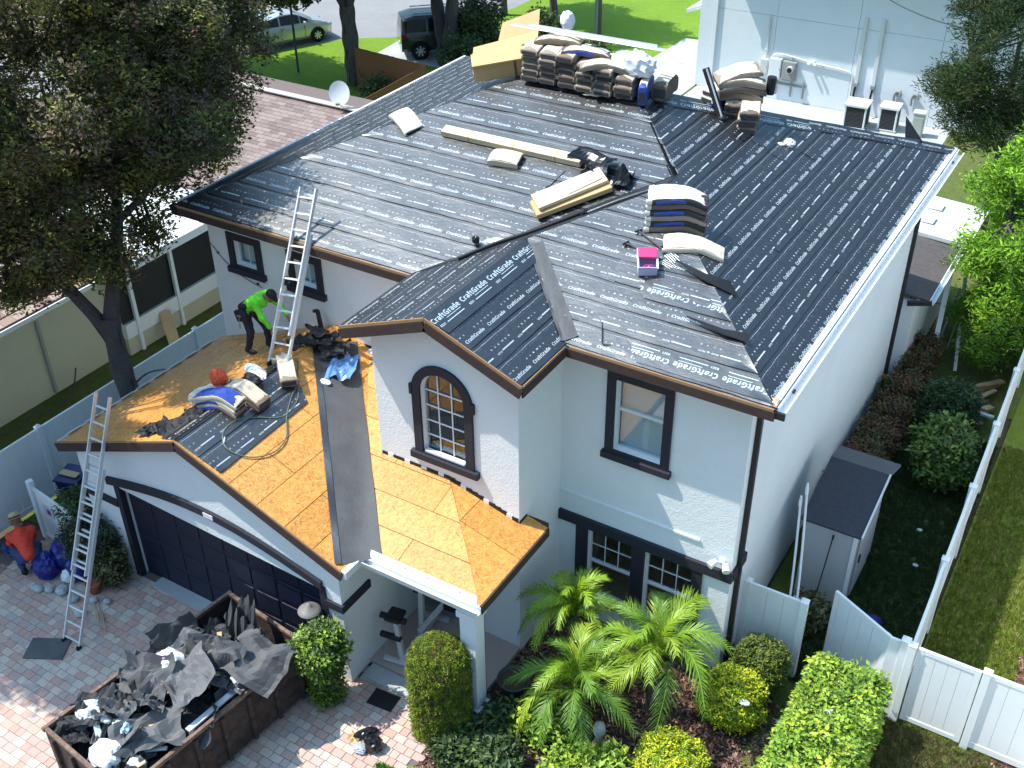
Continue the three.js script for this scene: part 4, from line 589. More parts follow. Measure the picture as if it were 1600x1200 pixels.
// ---------------------------------------------------------------- big pale building behind, its services
{
  const Z0 = -29, t = thing('pale_building', 'large pale blue white stucco building at the back with conduits on its wall', 'building', [-6, 0, -33]);
  const xs = [-13.3, -10.2, -7.05, -3.95, -0.8, 3, 8], ys = [0, 3.2, 6.2];
  for (let i = 0; i < xs.length - 1; i++) for (let j = 0; j < 2; j++) P(t, 'wall_panel', box(xs[i] + (i ? 0.006 : 0), xs[i + 1] - 0.006, ys[j] + (j ? 0.006 : 0), ys[j + 1] - 0.006, Z0 - 0.2, Z0), M_wallFar);
  P(t, 'wall', box(-13.28, 8, 0, 6.2, -38, Z0 - 0.21), M_wallFar); P(t, 'corner_trim', box(-13.34, -12.75, 0, 6.2, Z0 - 0.2, Z0 + 0.05), M_wallFar);
  P(t, 'roof', box(-13.0, 8.6, 6.2, 6.35, -38.6, Z0 + 0.9), M_grey); P(t, 'fascia', box(-13.02, 8.6, 6.0, 6.34, Z0 + 0.9, Z0 + 0.94), M_white);
  P(t, 'downspout', rboxAt(-12.72, -12.6, 0, 6, Z0, Z0 + 0.1), M_white);
  P(t, 'side_eave', slab([V(-13.35, 3.15, -29.5), V(-14.1, 2.85, -29.3), V(-14.1, 2.85, -32), V(-13.35, 3.15, -32)], V(-0.3, 1, 0).normalize(), 0.14), M_white);
  const pipe = (label, pts, r, mat = M_galv) => { const o = thing('conduit', label, 'pipe', [pts[0][0], 0, Z0]); P(o, 'pipe', tube(pts, r, 40, 8), mat); return o; };
  { const o = pipe('thin conduit rising from the grey meter boxes on the pale wall', [[-10.42, 1.5, Z0 + 0.06], [-10.44, 2.4, Z0 + 0.06], [-10.46, 3.25, Z0 + 0.06]], 0.035); for (const y of [1.9, 2.8]) P(o, 'strap', rbox(0.16, 0.03, 0.09, 0.005).translate(-10.44, y, Z0 + 0.05), M_galv); }
  { const o = pipe('bent conduit arching right from the meter boxes to the air conditioners', [[-10.2, 1.5, Z0 + 0.06], [-10.15, 1.72, Z0 + 0.06], [-9.9, 1.8, Z0 + 0.06], [-8.5, 1.66, Z0 + 0.06], [-7.35, 1.58, Z0 + 0.06], [-7.02, 1.5, Z0 + 0.06], [-6.96, 1.2, Z0 + 0.06], [-6.95, 0.5, Z0 + 0.06]], 0.035); for (const x of [-9.4, -8.2]) P(o, 'strap', rbox(0.03, 0.14, 0.09, 0.005).translate(x, 1.72 - (x + 9.4) * 0.09, Z0 + 0.05), M_galv); }
  for (const [x, l] of [[-6.8, 'left'], [-6.15, 'right']]) { const o = thing('line_set_cover', `${l} of two tall metal line covers running up the pale wall above the air conditioners`, 'pipe cover', [x, 0, Z0]); P(o, 'cover', rboxAt(x - 0.07, x + 0.07, 1.15, 3.65, Z0, Z0 + 0.1), M_galv); P(o, 'cap', rboxAt(x - 0.085, x + 0.085, 1.05, 1.2, Z0 - 0.002, Z0 + 0.12), M_grey); P(o, 'line', tube([[x, 1.1, Z0 + 0.08], [x - 0.02, 0.7, Z0 + 0.1], [x + 0.02, 0.35, Z0 + 0.3]], 0.04, 16, 7), M_black); }
  for (const [x, l] of [[-5.2, 'left'], [-4.55, 'right']]) { const o = thing('vent_hood', `${l} of two small pipe vents bent over right of the air conditioners`, 'vent', [x, 0, Z0]); P(o, 'pipe', tube([[x - 0.1, 0.7, Z0 + 0.08], [x - 0.1, 1.0, Z0 + 0.08], [x - 0.02, 1.14, Z0 + 0.1], [x + 0.1, 1.1, Z0 + 0.12], [x + 0.12, 0.98, Z0 + 0.12]], 0.045, 18, 8), M_grey); P(o, 'flange', rbox(0.2, 0.16, 0.03, 0.01).translate(x, 1.08, Z0 + 0.015), M_grey); }
  const ebox = (label, x0, x1, y0, y1, d, mat, cat = 'electrical box', n = 'electrical_box') => { const o = thing(n, label, cat, [(x0 + x1) / 2, 0, Z0]); P(o, 'cabinet', rboxAt(x0, x1, y0, y1, Z0, Z0 + d, 0.012), mat); P(o, 'cover', rboxAt(x0 + 0.03, x1 - 0.03, y0 + 0.05, y1 - 0.03, Z0 + d - 0.004, Z0 + d + 0.012, 0.006), mat); P(o, 'latch', rbox(0.03, 0.06, 0.02, 0.004).translate(x1 - 0.05, (y0 + y1) / 2, Z0 + d + 0.018), M_grey); return o; };
  ebox('small pale box left of the meter boxes on the pale wall', -10.62, -10.3, 0.95, 1.55, 0.14, M_galv);
  ebox('white electrical panel beside the grey meter on the pale wall', -10.24, -9.75, 0.85, 1.65, 0.2, M_white);
  { const o = ebox('grey meter box with round meter on the pale wall', -9.7, -9.15, 0.85, 1.6, 0.2, M_grey, 'electric meter', 'meter_box'); P(o, 'meter', new THREE.CylinderGeometry(0.13, 0.14, 0.14, 20).rotateX(Math.PI / 2).translate(-9.36, 1.32, Z0 + 0.27), M_galv); P(o, 'meter_face', new THREE.CylinderGeometry(0.1, 0.1, 0.02, 20).rotateX(Math.PI / 2).translate(-9.36, 1.32, Z0 + 0.35), M_dark); }
  { const o = thing('wall_bracket', 'grey bracket rail below the meter boxes', 'bracket', [-9.5, 0, Z0]); P(o, 'rail', box(-10.0, -8.7, 0.62, 0.68, Z0, Z0 + 0.06), M_grey); for (const x of [-9.9, -9.3, -8.8]) P(o, 'stub', rod(V(x, 0.2, Z0 + 0.05), V(x, 0.85, Z0 + 0.05), 0.03), M_grey); }
  { const o = thing('security_light', 'small white light fitting on the bent conduit of the pale wall', 'light', [-8.55, 1.7, Z0]); P(o, 'base', rbox(0.12, 0.1, 0.1, 0.01).translate(-8.55, 1.7, Z0 + 0.06), M_white); for (const s of [-1, 1]) P(o, 'head', new THREE.CylinderGeometry(0.06, 0.045, 0.14, 12).rotateX(1.2).translate(-8.55 + s * 0.12, 1.66, Z0 + 0.17), M_white); }
  function ac(label, x, z, w, h) { // condenser: louvred cabinet, corner posts, top ring, fan
    const o = thing('air_conditioner', label, 'air conditioner', [x, 0, z], 0.06, 'air conditioners behind the house'); L(o, 'base_pad', rbox(w + 0.1, 0.06, w + 0.1, 0.01).translate(0, 0.03, 0), M_concrete);
    L(o, 'coil', rbox(w - 0.06, h - 0.14, w - 0.06, 0.04).translate(0, 0.06 + (h - 0.14) / 2, 0), M_greyDk); const fins = []; for (let k = 0; k < 14; k++) fins.push(rbox(w, 0.012, w, 0.01, 1).translate(0, 0.12 + k * (h - 0.26) / 13, 0)); L(o, 'louvres', fins, M_greyDk);
    for (const sx of [-1, 1]) for (const sz of [-1, 1]) L(o, 'corner_post', rbox(0.07, h - 0.1, 0.07, 0.02).translate(sx * (w / 2 - 0.03), 0.06 + (h - 0.1) / 2, sz * (w / 2 - 0.03)), M_white);
    const s = new THREE.Shape(rect(-w / 2 - 0.02, w / 2 + 0.02, -w / 2 - 0.02, w / 2 + 0.02).map(p => new THREE.Vector2(...p))); const hp = new THREE.Path(); hp.absarc(0, 0, w * 0.38, 0, 7, false); s.holes.push(hp); L(o, 'top_panel', new THREE.ExtrudeGeometry(s, { depth: 0.07, bevelEnabled: true, bevelSize: 0.01, bevelThickness: 0.01, bevelSegments: 2 }).rotateX(-Math.PI / 2).translate(0, h - 0.06, 0), M_white);
    const bl = []; for (let k = 0; k < 4; k++) bl.push(boxUV(new THREE.BoxGeometry(w * 0.34, 0.01, 0.14)).rotateX(0.4).translate(w * 0.19, 0, 0).rotateY(k * Math.PI / 2 + 0.5)); bl.push(new THREE.CylinderGeometry(0.09, 0.09, 0.1, 14).translate(0, -0.02, 0)); L(o, 'fan', merge(bl).translate(0, h - 0.06, 0), M_grey);
    for (const r of [0.12, 0.2, 0.27]) L(o, 'guard_ring', new THREE.TorusGeometry(r * w / 0.8, 0.006, 5, 28).rotateX(Math.PI / 2).translate(0, h + 0.012, 0), M_greyDk); return o;
  }
  ac('larger left air conditioner with white top standing at the pale building', -6.28, -27.75, 0.8, 0.9); ac('smaller right air conditioner with white top standing at the pale building', -5.15, -28.05, 0.66, 0.9);
  { const o = thing('utility_pedestal', 'pale grey green utility cabinet right of the air conditioners', 'utility box', [-4.05, 0, -27.9], 0.1); L(o, 'cabinet', rbox(0.42, 0.85, 0.36, 0.03).translate(0, 0.43, 0), M_plastic([0.42, 0.46, 0.42])); L(o, 'lid', rbox(0.46, 0.07, 0.4, 0.02).translate(0, 0.88, 0), M_plastic([0.6, 0.64, 0.6])); L(o, 'door', rbox(0.34, 0.62, 0.02, 0.008).translate(0, 0.42, 0.19), M_plastic([0.42, 0.46, 0.42])); L(o, 'conduit', rod(V(-0.26, 0, 0.1), V(-0.26, 0.5, 0.1), 0.03), M_grey); }
  { const o = thing('overhead_cable', 'dark overhead cable sagging across the pale wall', 'cable', [-4, 4, -28]); P(o, 'cable', tube([[-6.6, 4.72, -28.6], [-5.5, 4.42, -28.2], [-4.4, 4.22, -27.9], [-3.2, 4.12, -27.7], [-1, 4.3, -27.2], [4, 5, -26]], 0.022, 50, 6), M_greyDk); }
}
{ // sunlit neighbour to the right, outside the picture: its pale wall throws light onto the shaded side
  const t = thing('neighbour_house', 'pale neighbouring house beyond the lawn at the right edge', 'house', [6.4, 0, -8]);
  P(t, 'wall', box(4.8, 5.0, 0, 6.2, -21, 3.5), M_wall); P(t, 'wall', box(5.0, 12, 0, 6.2, 3.3, 3.5), M_wall); P(t, 'wall', box(5.0, 12, 0, 6.2, -21, -20.8), M_wall); P(t, 'base_course', box(4.76, 4.8, 0, 0.3, -21, 3.5), M_white);
  P(t, 'roof_slope', slab([V(4.5, 6.2, 4), V(5.2, 6.2, -21.5), V(9, 7.7, -17), V(9, 7.7, 0)], V(-0.37, 1, 0).normalize(), 0.1), M_greyDk); P(t, 'roof_slope', slab([V(12.8, 6.2, 4), V(9, 7.7, 0), V(9, 7.7, -17), V(12.8, 6.2, -21.5)], V(0.37, 1, 0).normalize(), 0.1), M_greyDk);
  P(t, 'roof_slope', slab([V(4.5, 6.2, 4), V(9, 7.7, 0), V(12.8, 6.2, 4)], V(0, 1, 0.37).normalize(), 0.1), M_greyDk);
}
// brown board fence and things far behind
{ const t = thing('wooden_fence', 'brown wooden board fence beyond the roof at upper left', 'fence', [-23, 0, -21.4]); const a = V(-24.9, 0, -21.4), b = V(-21.2, 0, -21.0), n = 26; for (let k = 0; k < n; k++) { const p = a.clone().lerp(b, (k + 0.5) / n); P(t, 'board', rbox(0.135, 1.8 + rr(-0.02, 0.02), 0.022, 0.004, 1).rotateY(-0.1).translate(p.x, 0.92, p.z), M_fenceWood); } for (const y of [0.4, 1.5]) P(t, 'rail', bar(V(a.x, y, a.z - 0.05), V(b.x, y, b.z - 0.05), 0.05, 0.09), M_fenceWood);
  const c = V(-21.2, 0, -21.0), d = V(-21.0, 0, -16.2); for (let k = 0; k < 30; k++) { const p = c.clone().lerp(d, (k + 0.5) / 30); P(t, 'board', rbox(0.022, 1.75, 0.15, 0.004, 1).translate(p.x, 0.9, p.z), M_fenceWood); } }
{ const t = thing('utility_pole', 'straight wooden utility pole on the bright lawn behind the shingle stack', 'utility pole', [-20.0, 0, -33.1]); P(t, 'pole', rod(V(-20, 0, -33.1), V(-20, 9, -33.1), 0.17, 0.13, 14), M_bark); P(t, 'guard', rboxAt(-20.06, -19.94, 0, 3, -32.95, -32.88), M_grey); P(t, 'crossarm', box(-21.1, -18.9, 8.3, 8.42, -33.0, -32.9), M_bark); }
{ const t = thing('lamp_post', 'thin dark lamp post standing on the lawn by the silver car', 'post', [-28.6, 0, -22.0]); P(t, 'post', rod(V(-28.6, 0, -22), V(-28.6, 2.9, -22), 0.05), M_greyDk); P(t, 'lantern', rbox(0.22, 0.34, 0.22, 0.03).translate(-28.6, 3.05, -22), M_black); }
// ================================================================ THINGS ON THE ROOFS
const roofY = (x, z) => Math.min(onPlane(pW, x, z).y, onPlane(pR, x, z).y);
const mainY = (x, z) => Math.max(Math.min(onPlane(pF, x, z).y, onPlane(pR, x, z).y, onPlane(pB, x, z).y), z > -5 ? Math.min(onPlane(pW, x, z).y, onPlane(pL, x, z).y, onPlane(pR, x, z).y) : -9);
const garY = (x, z) => Math.min(onPlane(pGL, x, z).y, onPlane(pGR, x, z).y);
const M_kraft = [[0.25, 0.18, 0.13], [0.17, 0.125, 0.095], [0.34, 0.265, 0.2]].map(c => std({ color: c, map: paverTex, roughness: 0.85 }));
const M_tan = std({ color: [0.72, 0.62, 0.46], map: paverTex, roughness: 0.75 }), M_blueWrap = std({ color: [0.03, 0.07, 0.36], roughness: 0.5 }), M_shEdge = std({ color: [0.05, 0.048, 0.05], map: paverTex, roughness: 0.95 });
function pillow(l, h, w, bend = () => 0, seg = 14) { // soft sided pack, long axis x, bottom at y 0, bend(x, z) lowers it
  const g = new THREE.BoxGeometry(l, h, w, seg, 3, 5), p = g.attributes.position;
  for (let i = 0; i < p.count; i++) { let x = p.getX(i), y = p.getY(i), z = p.getZ(i); const tx = Math.abs(x) / (l / 2), tz = Math.abs(z) / (w / 2), ty = Math.abs(y) / (h / 2); const k = 1 - 0.2 * Math.pow(tx, 10) - 0.2 * Math.pow(tz, 8); y *= k; x *= 1 - 0.012 * ty * ty; z *= 1 - 0.03 * ty * ty + 0.008 * Math.sin(x * 17); y += 0.006 * Math.sin(x * 13 + z * 21 + l * 40) + 0.003 * Math.sin(x * 37 - z * 29); p.setXYZ(i, x, y + h / 2 + bend(x, z), z); }
  return toCreasedNormals(g.toNonIndexed(), 0.7);
}
// a wrapped shingle bundle: wrapper, printed top panel, dark shingle edges showing at the ends
function bundleParts(t, l, h, w, bend, o = {}) {
  L(t, 'wrapper', boxUV(pillow(l, h, w, bend)), o.mat || M_kraft[(R() * 3) | 0]);
  if (o.top !== false) L(t, 'top_paper', boxUV(pillow(l * 0.985, 0.012, w * 0.9, (x, z) => h * (1 - 0.3 * Math.pow(Math.abs(x) / (l / 2), 8)) - 0.006 + bend(x, z))), o.topMat || M_tan);
  if (o.side) for (const s of o.side) { const b = (x, z) => bend(x, z); L(t, 'printed_band', boxUV(pillow(l * 0.5, h * 0.55, 0.012, (x) => h * 0.2 + bend(x - l * 0.1, s * w * 0.49)).translate(-l * 0.1, 0, s * (w / 2 + 0.001))), M_blueWrap); }
  for (const s of [-1, 1]) L(t, 'shingle_edge', boxUV(new THREE.BoxGeometry(0.012, h * 0.5, w * 0.8).translate(s * (l / 2 - 0.004), h * 0.46 + bend(s * l / 2, 0), 0)), M_shEdge);
  return t;
}
const proto = {};
// main stack on the ridge: six columns side by side, laid across the ridge
{
  const W = 0.405, H = 0.135, gl = 'brown paper wrapped shingle bundle in the big stack on the ridge', gr = 'shingle bundles stacked on the roof ridge';
  const protos = [0, 1, 2].map(k => { const t = thing('shingle_bundle', gl, 'shingle bundle', [0, 0, 0], 0, gr); bundleParts(t, 0.95, H, W - 0.02, (x, z) => -0.055 * Math.pow(Math.abs(x) / 0.475, 2), { mat: M_kraft[k], top: true }); return t; });
  const LAYER = ['bottom', 'second', 'third', 'fourth', 'fifth'], COL = ['first', 'second', 'third', 'fourth', 'fifth', 'sixth']; let first = [true, true, true]; const lay = [5, 5, 5, 4, 4, 3];
  for (let c = 0; c < 6; c++) for (let k = 0; k < lay[c]; k++) { const p = [-7.33 + c * W + rr(-0.012, 0.012), 8.27 + k * (H - 0.006), -5.87 + rr(-0.04, 0.05)], turn = Math.PI / 2 + rr(-0.05, 0.05), q = (R() * 3) | 0; const lb = `brown shingle bundle in the ${lay[c] - 1 === k ? 'top' : LAYER[k]} layer, ${COL[c]} column from left of the ridge stack`; if (first[q]) { protos[q].position.set(...p); protos[q].rotation.y = turn; protos[q].userData.label = lb; first[q] = false; } else copy(protos[q], p, turn, lb); }
  for (let q = 0; q < 3; q++) if (first[q]) protos[q].position.set(-7.3, 8.27, -6.7);
  const one = (label, p, turn, tilt, o) => { const t = thing('shingle_bundle', label, 'shingle bundle', p, turn); t.rotation.z = tilt || 0; bundleParts(t, o.l || 0.95, o.h || 0.12, o.w || 0.36, o.bend || ((x) => -0.05 * Math.pow(Math.abs(x) / 0.475, 1.6)), o); return t; };
  one('blue ended shingle bundle standing at the right end of the ridge stack', [-4.97, 8.18, -5.78], Math.PI / 2 + 0.25, 0, { mat: M_blueWrap, l: 0.8, h: 0.42, w: 0.16 });
  one('reddish brown shingle bundle behind the blue ended one on the ridge', [-4.72, 8.2, -6.1], Math.PI / 2 + 0.1, 0, { mat: M_kraft[1], l: 0.7, h: 0.36, w: 0.3 });
  one('tan topped shingle bundle lying loose on top of the ridge stack', [-6.9, 8.94, -5.85], 0.2, 0.02, { topMat: M_tan });
  one('tan bundle with a blue stripe tilted on top of the ridge stack', [-6.25, 8.84, -5.75], 0.35, -0.08, { side: [1], topMat: M_paper });
  one('tan sagging bundle at the front top of the ridge stack', [-5.75, 8.72, -5.55], 0.5, -0.1, { topMat: M_tan, bend: (x) => -0.1 * Math.pow(Math.abs(x) / 0.475, 1.6) });
}
function blob(r, sx, sy, sz, amp, seed, detail = 4) { // crumpled bag
  const g = new THREE.IcosahedronGeometry(r, detail), p = g.attributes.position, s = rng(seed), k = [...Array(9)].map(() => [s() * 14 - 7, s() * 14 - 7, s() * 14 - 7, s() * 6]);
  for (let i = 0; i < p.count; i++) { const x = p.getX(i) / r, y = p.getY(i) / r, z = p.getZ(i) / r; let d = 0; k.forEach((q, j) => { d += Math.abs(Math.sin(x * q[0] + y * q[1] + z * q[2] + q[3])) / (1 + j * 0.3); }); const f = 1 + amp * (d / 3 - 0.9); p.setXYZ(i, x * r * f * sx, Math.max(-0.85, y * f) * r * sy, z * r * f * sz); }
  return toCreasedNormals(g, 0.5).translate(0, r * sy * 0.85, 0);
}
function crumple(w, h, amp, seed, n = 10, fold = 0.5) { // crumpled sheet in xz, origin at centre
  const g = new THREE.PlaneGeometry(w, h, n, n).rotateX(-Math.PI / 2), p = g.attributes.position, s = rng(seed), k = [...Array(5)].map(() => [s() * 2 - 1, s() * 2 - 1, s() * 4, 2 + s() * 5]), fa = s() * 6, fo = (s() - 0.5) * 0.5;
  for (let i = 0; i < p.count; i++) { let x = p.getX(i), z = p.getZ(i), y = 0; k.forEach(q => { const v = (q[0] * x / w + q[1] * z / h) * q[3] + q[2]; y += amp * (1 - Math.abs(((v % 2) + 2) % 2 - 1) * 2) * 0.5; }); const e = (x * Math.cos(fa) / w + z * Math.sin(fa) / h) - fo; if (e > 0) y += e * fold * w; x += 0.04 * w * Math.sin(z * 9 / h + fa); z += 0.05 * h * Math.sin(x * 8 / w + fa * 2); p.setXYZ(i, x, y, z); }
  const gg = toCreasedNormals(g.toNonIndexed(), 0.35); return boxUV(gg);
}
M('plastic_wrap', merge([blob(0.3, 1.1, 0.8, 0.7, 0.5, 5).translate(-5.15, 8.62, -5.75), blob(0.22, 1.2, 0.7, 0.9, 0.6, 6).translate(-5.5, 8.68, -5.9)]), M_bag, 'crumpled white plastic wrap on the right end of the ridge stack', 'plastic wrap');
M('plastic_wrap', blob(0.14, 1, 1.3, 0.9, 0.35, 8).translate(-6.95, 9.1, -6.25), M_bag, 'small white plastic jug shaped lump behind the metal strips', 'plastic wrap');
M('plastic_wrap', merge([blob(0.1, 1.3, 0.6, 0.9, 0.6, 9).translate(-5.62, 8.62, -5.5), blob(0.09, 1, 0.6, 1, 0.6, 10).translate(-5.9, 8.6, -5.42)]), M_blackBag, 'black crumpled scraps below the white wrap on the ridge stack', 'plastic wrap');
for (const [dz, y, lab, x0, x1] of [[0.1, 9.1, 'front one of the long metal drip edge strips lying across the ridge stack', -8.05, -4.65], [-0.02, 9.11, 'rear one of the long metal drip edge strips lying across the ridge stack', -7.7, -4.9]]) {
  const t = thing('drip_edge_strip', lab, 'metal strip', [-6.3, y, -6]); P(t, 'flange', boxUV(prism([[0, 0], [0.05, 0.006], [0.05, 0.012], [0.006, 0.008], [0.006, 0.05], [0, 0.05]], x1 - x0).rotateY(-Math.PI / 2).translate(x1, y, -6 + dz)), M_galv); P(t, 'hem', rod(V(x0, y + 0.012, -5.95 + dz), V(x1, y + 0.012, -5.95 + dz), 0.008), M_galv);
}
M('metal_offcut', tube([[-4.72, 9.1, -5.98], [-4.5, 9.02, -5.9], [-4.3, 8.95, -5.85]], 0.012, 10, 5), M_galv, 'thin bent metal offcut hanging from the strips on the ridge stack', 'metal strip');
{ // tan board pack at the left of the stack
  const t = thing('board_pack', 'big tan cardboard pack with a bent open lid left of the ridge stack', 'cardboard pack', [-8.05, 8.12, -5.75], 0.62); 
  L(t, 'body', [rbox(1.3, 0.36, 0.55, 0.015).translate(0, 0.22, -0.1)], M_card); L(t, 'end_layers', [0, 1, 2, 3].map(k => rbox(0.03, 0.08, 0.5, 0.006).translate(-0.66 - 0.006 * (k % 2), 0.08 + k * 0.09, -0.1)), M_board);
  const lid = slab([V(-0.68, 0.44, 0.26), V(0.6, 0.5, 0.3), V(0.75, 0.62, -0.5), V(-0.6, 0.5, -0.42)], V(0, 1, 0), 0.03); L(t, 'lid', lid, M_card);
  L(t, 'rear_flap', slab([V(-0.1, 0.5, -0.44), V(0.75, 0.62, -0.5), V(0.85, 0.86, -0.95), V(0.05, 0.72, -0.85)], V(0, 1, 0), 0.02), M_card); L(t, 'strap', rbox(0.05, 0.4, 0.57, 0.01).translate(0.18, 0.22, -0.1), M_kraft[1]); t.rotation.x = 0.2;
}
M('torn_cardboard', toCreasedNormals(crumple(0.5, 0.16, 0.03, 4, 8, 0.3).rotateY(0.05).translate(0, 0.05, 0), 0.4).applyMatrix4(new THREE.Matrix4().makeRotationX(0.37).setPosition(-5.86, 8.17, -5.48)), M_tan, 'torn tan cardboard scrap just below the ridge stack', 'cardboard');
{ // white pack on the left of the slope
  const t = thing('shingle_bundle', 'single white paper bundle lying high on the left of the front slope', 'shingle bundle', [-9.28, 7.53, -3.88], -0.55); bundleParts(t, 0.8, 0.12, 0.42, x => -0.09 * Math.pow(Math.abs(x) / 0.4, 1.6) + 0.03, { mat: M_paper, topMat: M_paper }); t.rotation.x = 0.3; }
{ // long carton across the slope
  const t = thing('long_carton', 'long narrow tan carton lying across the middle of the front slope', 'carton', [-6.78, onPlane(pF, -6.78, -3.83).y, -3.83]); t.rotation.x = 0.37;
  L(t, 'carton', rbox(3.05, 0.13, 0.2, 0.01).translate(0, 0.085, 0), M_carton); L(t, 'end_flap', rbox(0.02, 0.11, 0.18, 0.004).translate(-1.53, 0.085, 0), M_dark); L(t, 'tape', [-0.9, 0.1, 1.0].map(x => rbox(0.05, 0.134, 0.204, 0.01).translate(x, 0.085, 0)), M_card);
  const b = thing('shingle_bundle', 'small tan paper pack lying below the long narrow carton', 'shingle bundle', [-6.7, onPlane(pF, -6.7, -3.5).y, -3.5], 0.1); bundleParts(b, 0.62, 0.17, 0.34, x => -0.015 * Math.pow(Math.abs(x) / 0.3, 2), { mat: M_tan, topMat: M_tan }); b.rotation.x = 0.36;
  const w = thing('pry_bar', 'thin dark bar lying below the right end of the long carton', 'tool', [-5.5, onPlane(pF, -5.5, -3.35).y + 0.02, -3.35]); L(w, 'shaft', rod(V(0.02, 0, -0.25), V(-0.08, -0.0, 0.2), 0.012).rotateX(0.37), M_black); L(w, 'head', rbox(0.05, 0.03, 0.09, 0.008).translate(-0.1, -0.08, 0.22), M_black);
}
{ // flat cartons by the crease with black plastic
  const c = V(-5.05, mainY(-5.05, -3.0) + 0.03, -3.0), t = thing('flat_carton', 'lower tan flat carton by the roof crease under another one', 'carton', [c.x, c.y, c.z], 0.86); L(t, 'carton', rbox(1.42, 0.1, 0.42, 0.01).translate(0.02, 0.08, 0.03), M_card); L(t, 'end_flap', rbox(0.015, 0.08, 0.4, 0.004).translate(-0.7, 0.08, 0.03), M_board); t.rotation.order = 'YXZ'; t.rotation.z = 0.27; t.rotation.x = 0.24;
  const u = thing('flat_carton', 'upper tan flat carton with an open seam by the roof crease', 'carton', [c.x, c.y + 0.11, c.z], 0.92); L(u, 'carton', rbox(1.34, 0.07, 0.4, 0.01).translate(0, 0.08, -0.03), M_carton); L(u, 'seam', slab([V(-0.1, 0.118, 0.12), V(0.6, 0.118, 0.06), V(0.6, 0.118, 0.09), V(-0.08, 0.118, 0.14)], V(0, 1, 0), 0.006), M_kraft[1]); u.rotation.order = 'YXZ'; u.rotation.z = 0.27; u.rotation.x = 0.24;
  M('black_plastic', merge([crumple(0.75, 0.55, 0.1, 21, 10, 0.5).rotateX(0.35).translate(-5.0, 7.62, -3.75), crumple(0.35, 0.4, 0.1, 22, 8, 0.6).translate(-4.35, 7.5, -3.6)]), M_blackBag, 'crumpled black plastic sheet behind the flat cartons', 'plastic sheet');
  M('black_plastic', merge([blob(0.14, 0.8, 0.7, 0.8, 0.8, 23).translate(-4.55, 7.05, -2.62), blob(0.1, 2.4, 0.5, 0.7, 0.7, 24).rotateY(0.7).translate(-4.3, 7.15, -2.8)]), M_blackBag, 'torn black plastic hanging below the flat cartons', 'plastic sheet');
  M('white_rag', blob(0.1, 1.7, 0.45, 0.8, 0.4, 25).rotateY(0.6).translate(-5.78, 6.74, -1.62), M_bag, 'small white rag on the felt near the small gable', 'rag');
  M('black_plastic', blob(0.07, 0.9, 1, 0.8, 0.7, 26).translate(-6.15, 6.68, -1.55), M_blackBag, 'little black scrap beside the white rag', 'plastic sheet');
}
// bundles bent over the right hip
{
  const ux = 0.94, uz = -0.34; const drape = (cx, cz, lift) => (x, z) => { const wx = cx + x * ux - z * uz, wz = cz + x * uz + z * ux; const a = onPlane(pW, wx, wz).y, b = onPlane(pR, wx, wz).y, k = 0.09; const h = Math.max(k - Math.abs(a - b), 0) / k; return Math.min(a, b) - h * h * k * 0.25 - roofY(cx, cz) + lift; };
  const gl = 'shingle bundle bent over the right hip in the stack of six', gr = 'shingle bundles bent over the right hip';
  for (let k = 0; k < 6; k++) { const cx = -2.92 + 0.012 * ((k * 7) % 3), cz = -2.74 - 0.008 * ((k * 5) % 3), t = thing('shingle_bundle', k === 5 ? 'white topped uppermost shingle bundle bent over the right hip' : `${['lowest', 'second', 'third', 'fourth', 'fifth'][k]} shingle bundle from below in the stack bent over the right hip`, 'shingle bundle', [cx, roofY(cx, cz), cz], Math.atan2(-uz, ux), gr); bundleParts(t, 1.0, 0.1, 0.36, drape(cx, cz, 0.02 + k * 0.1), { mat: k % 2 ? M_shEdge : M_kraft[k % 3], top: k === 5, topMat: M_paper, side: k % 2 ? [1] : [] }); L(t, 'end_paper', boxUV(pillow(0.09, 0.104, 0.365, (x, z) => drape(cx, cz, 0.018 + k * 0.1)(x - 0.45, z))).translate(-0.455, 0, 0), M_paper); }
  const cx = -2.42, cz = -2.42, t = thing('shingle_bundle', 'single tan shingle bundle bent over the hip beside the pink topped tote', 'shingle bundle', [cx, roofY(cx, cz), cz], Math.atan2(-uz, ux)); bundleParts(t, 1.02, 0.1, 0.34, drape(cx, cz, 0.02), { mat: M_tan, topMat: M_paper });
}
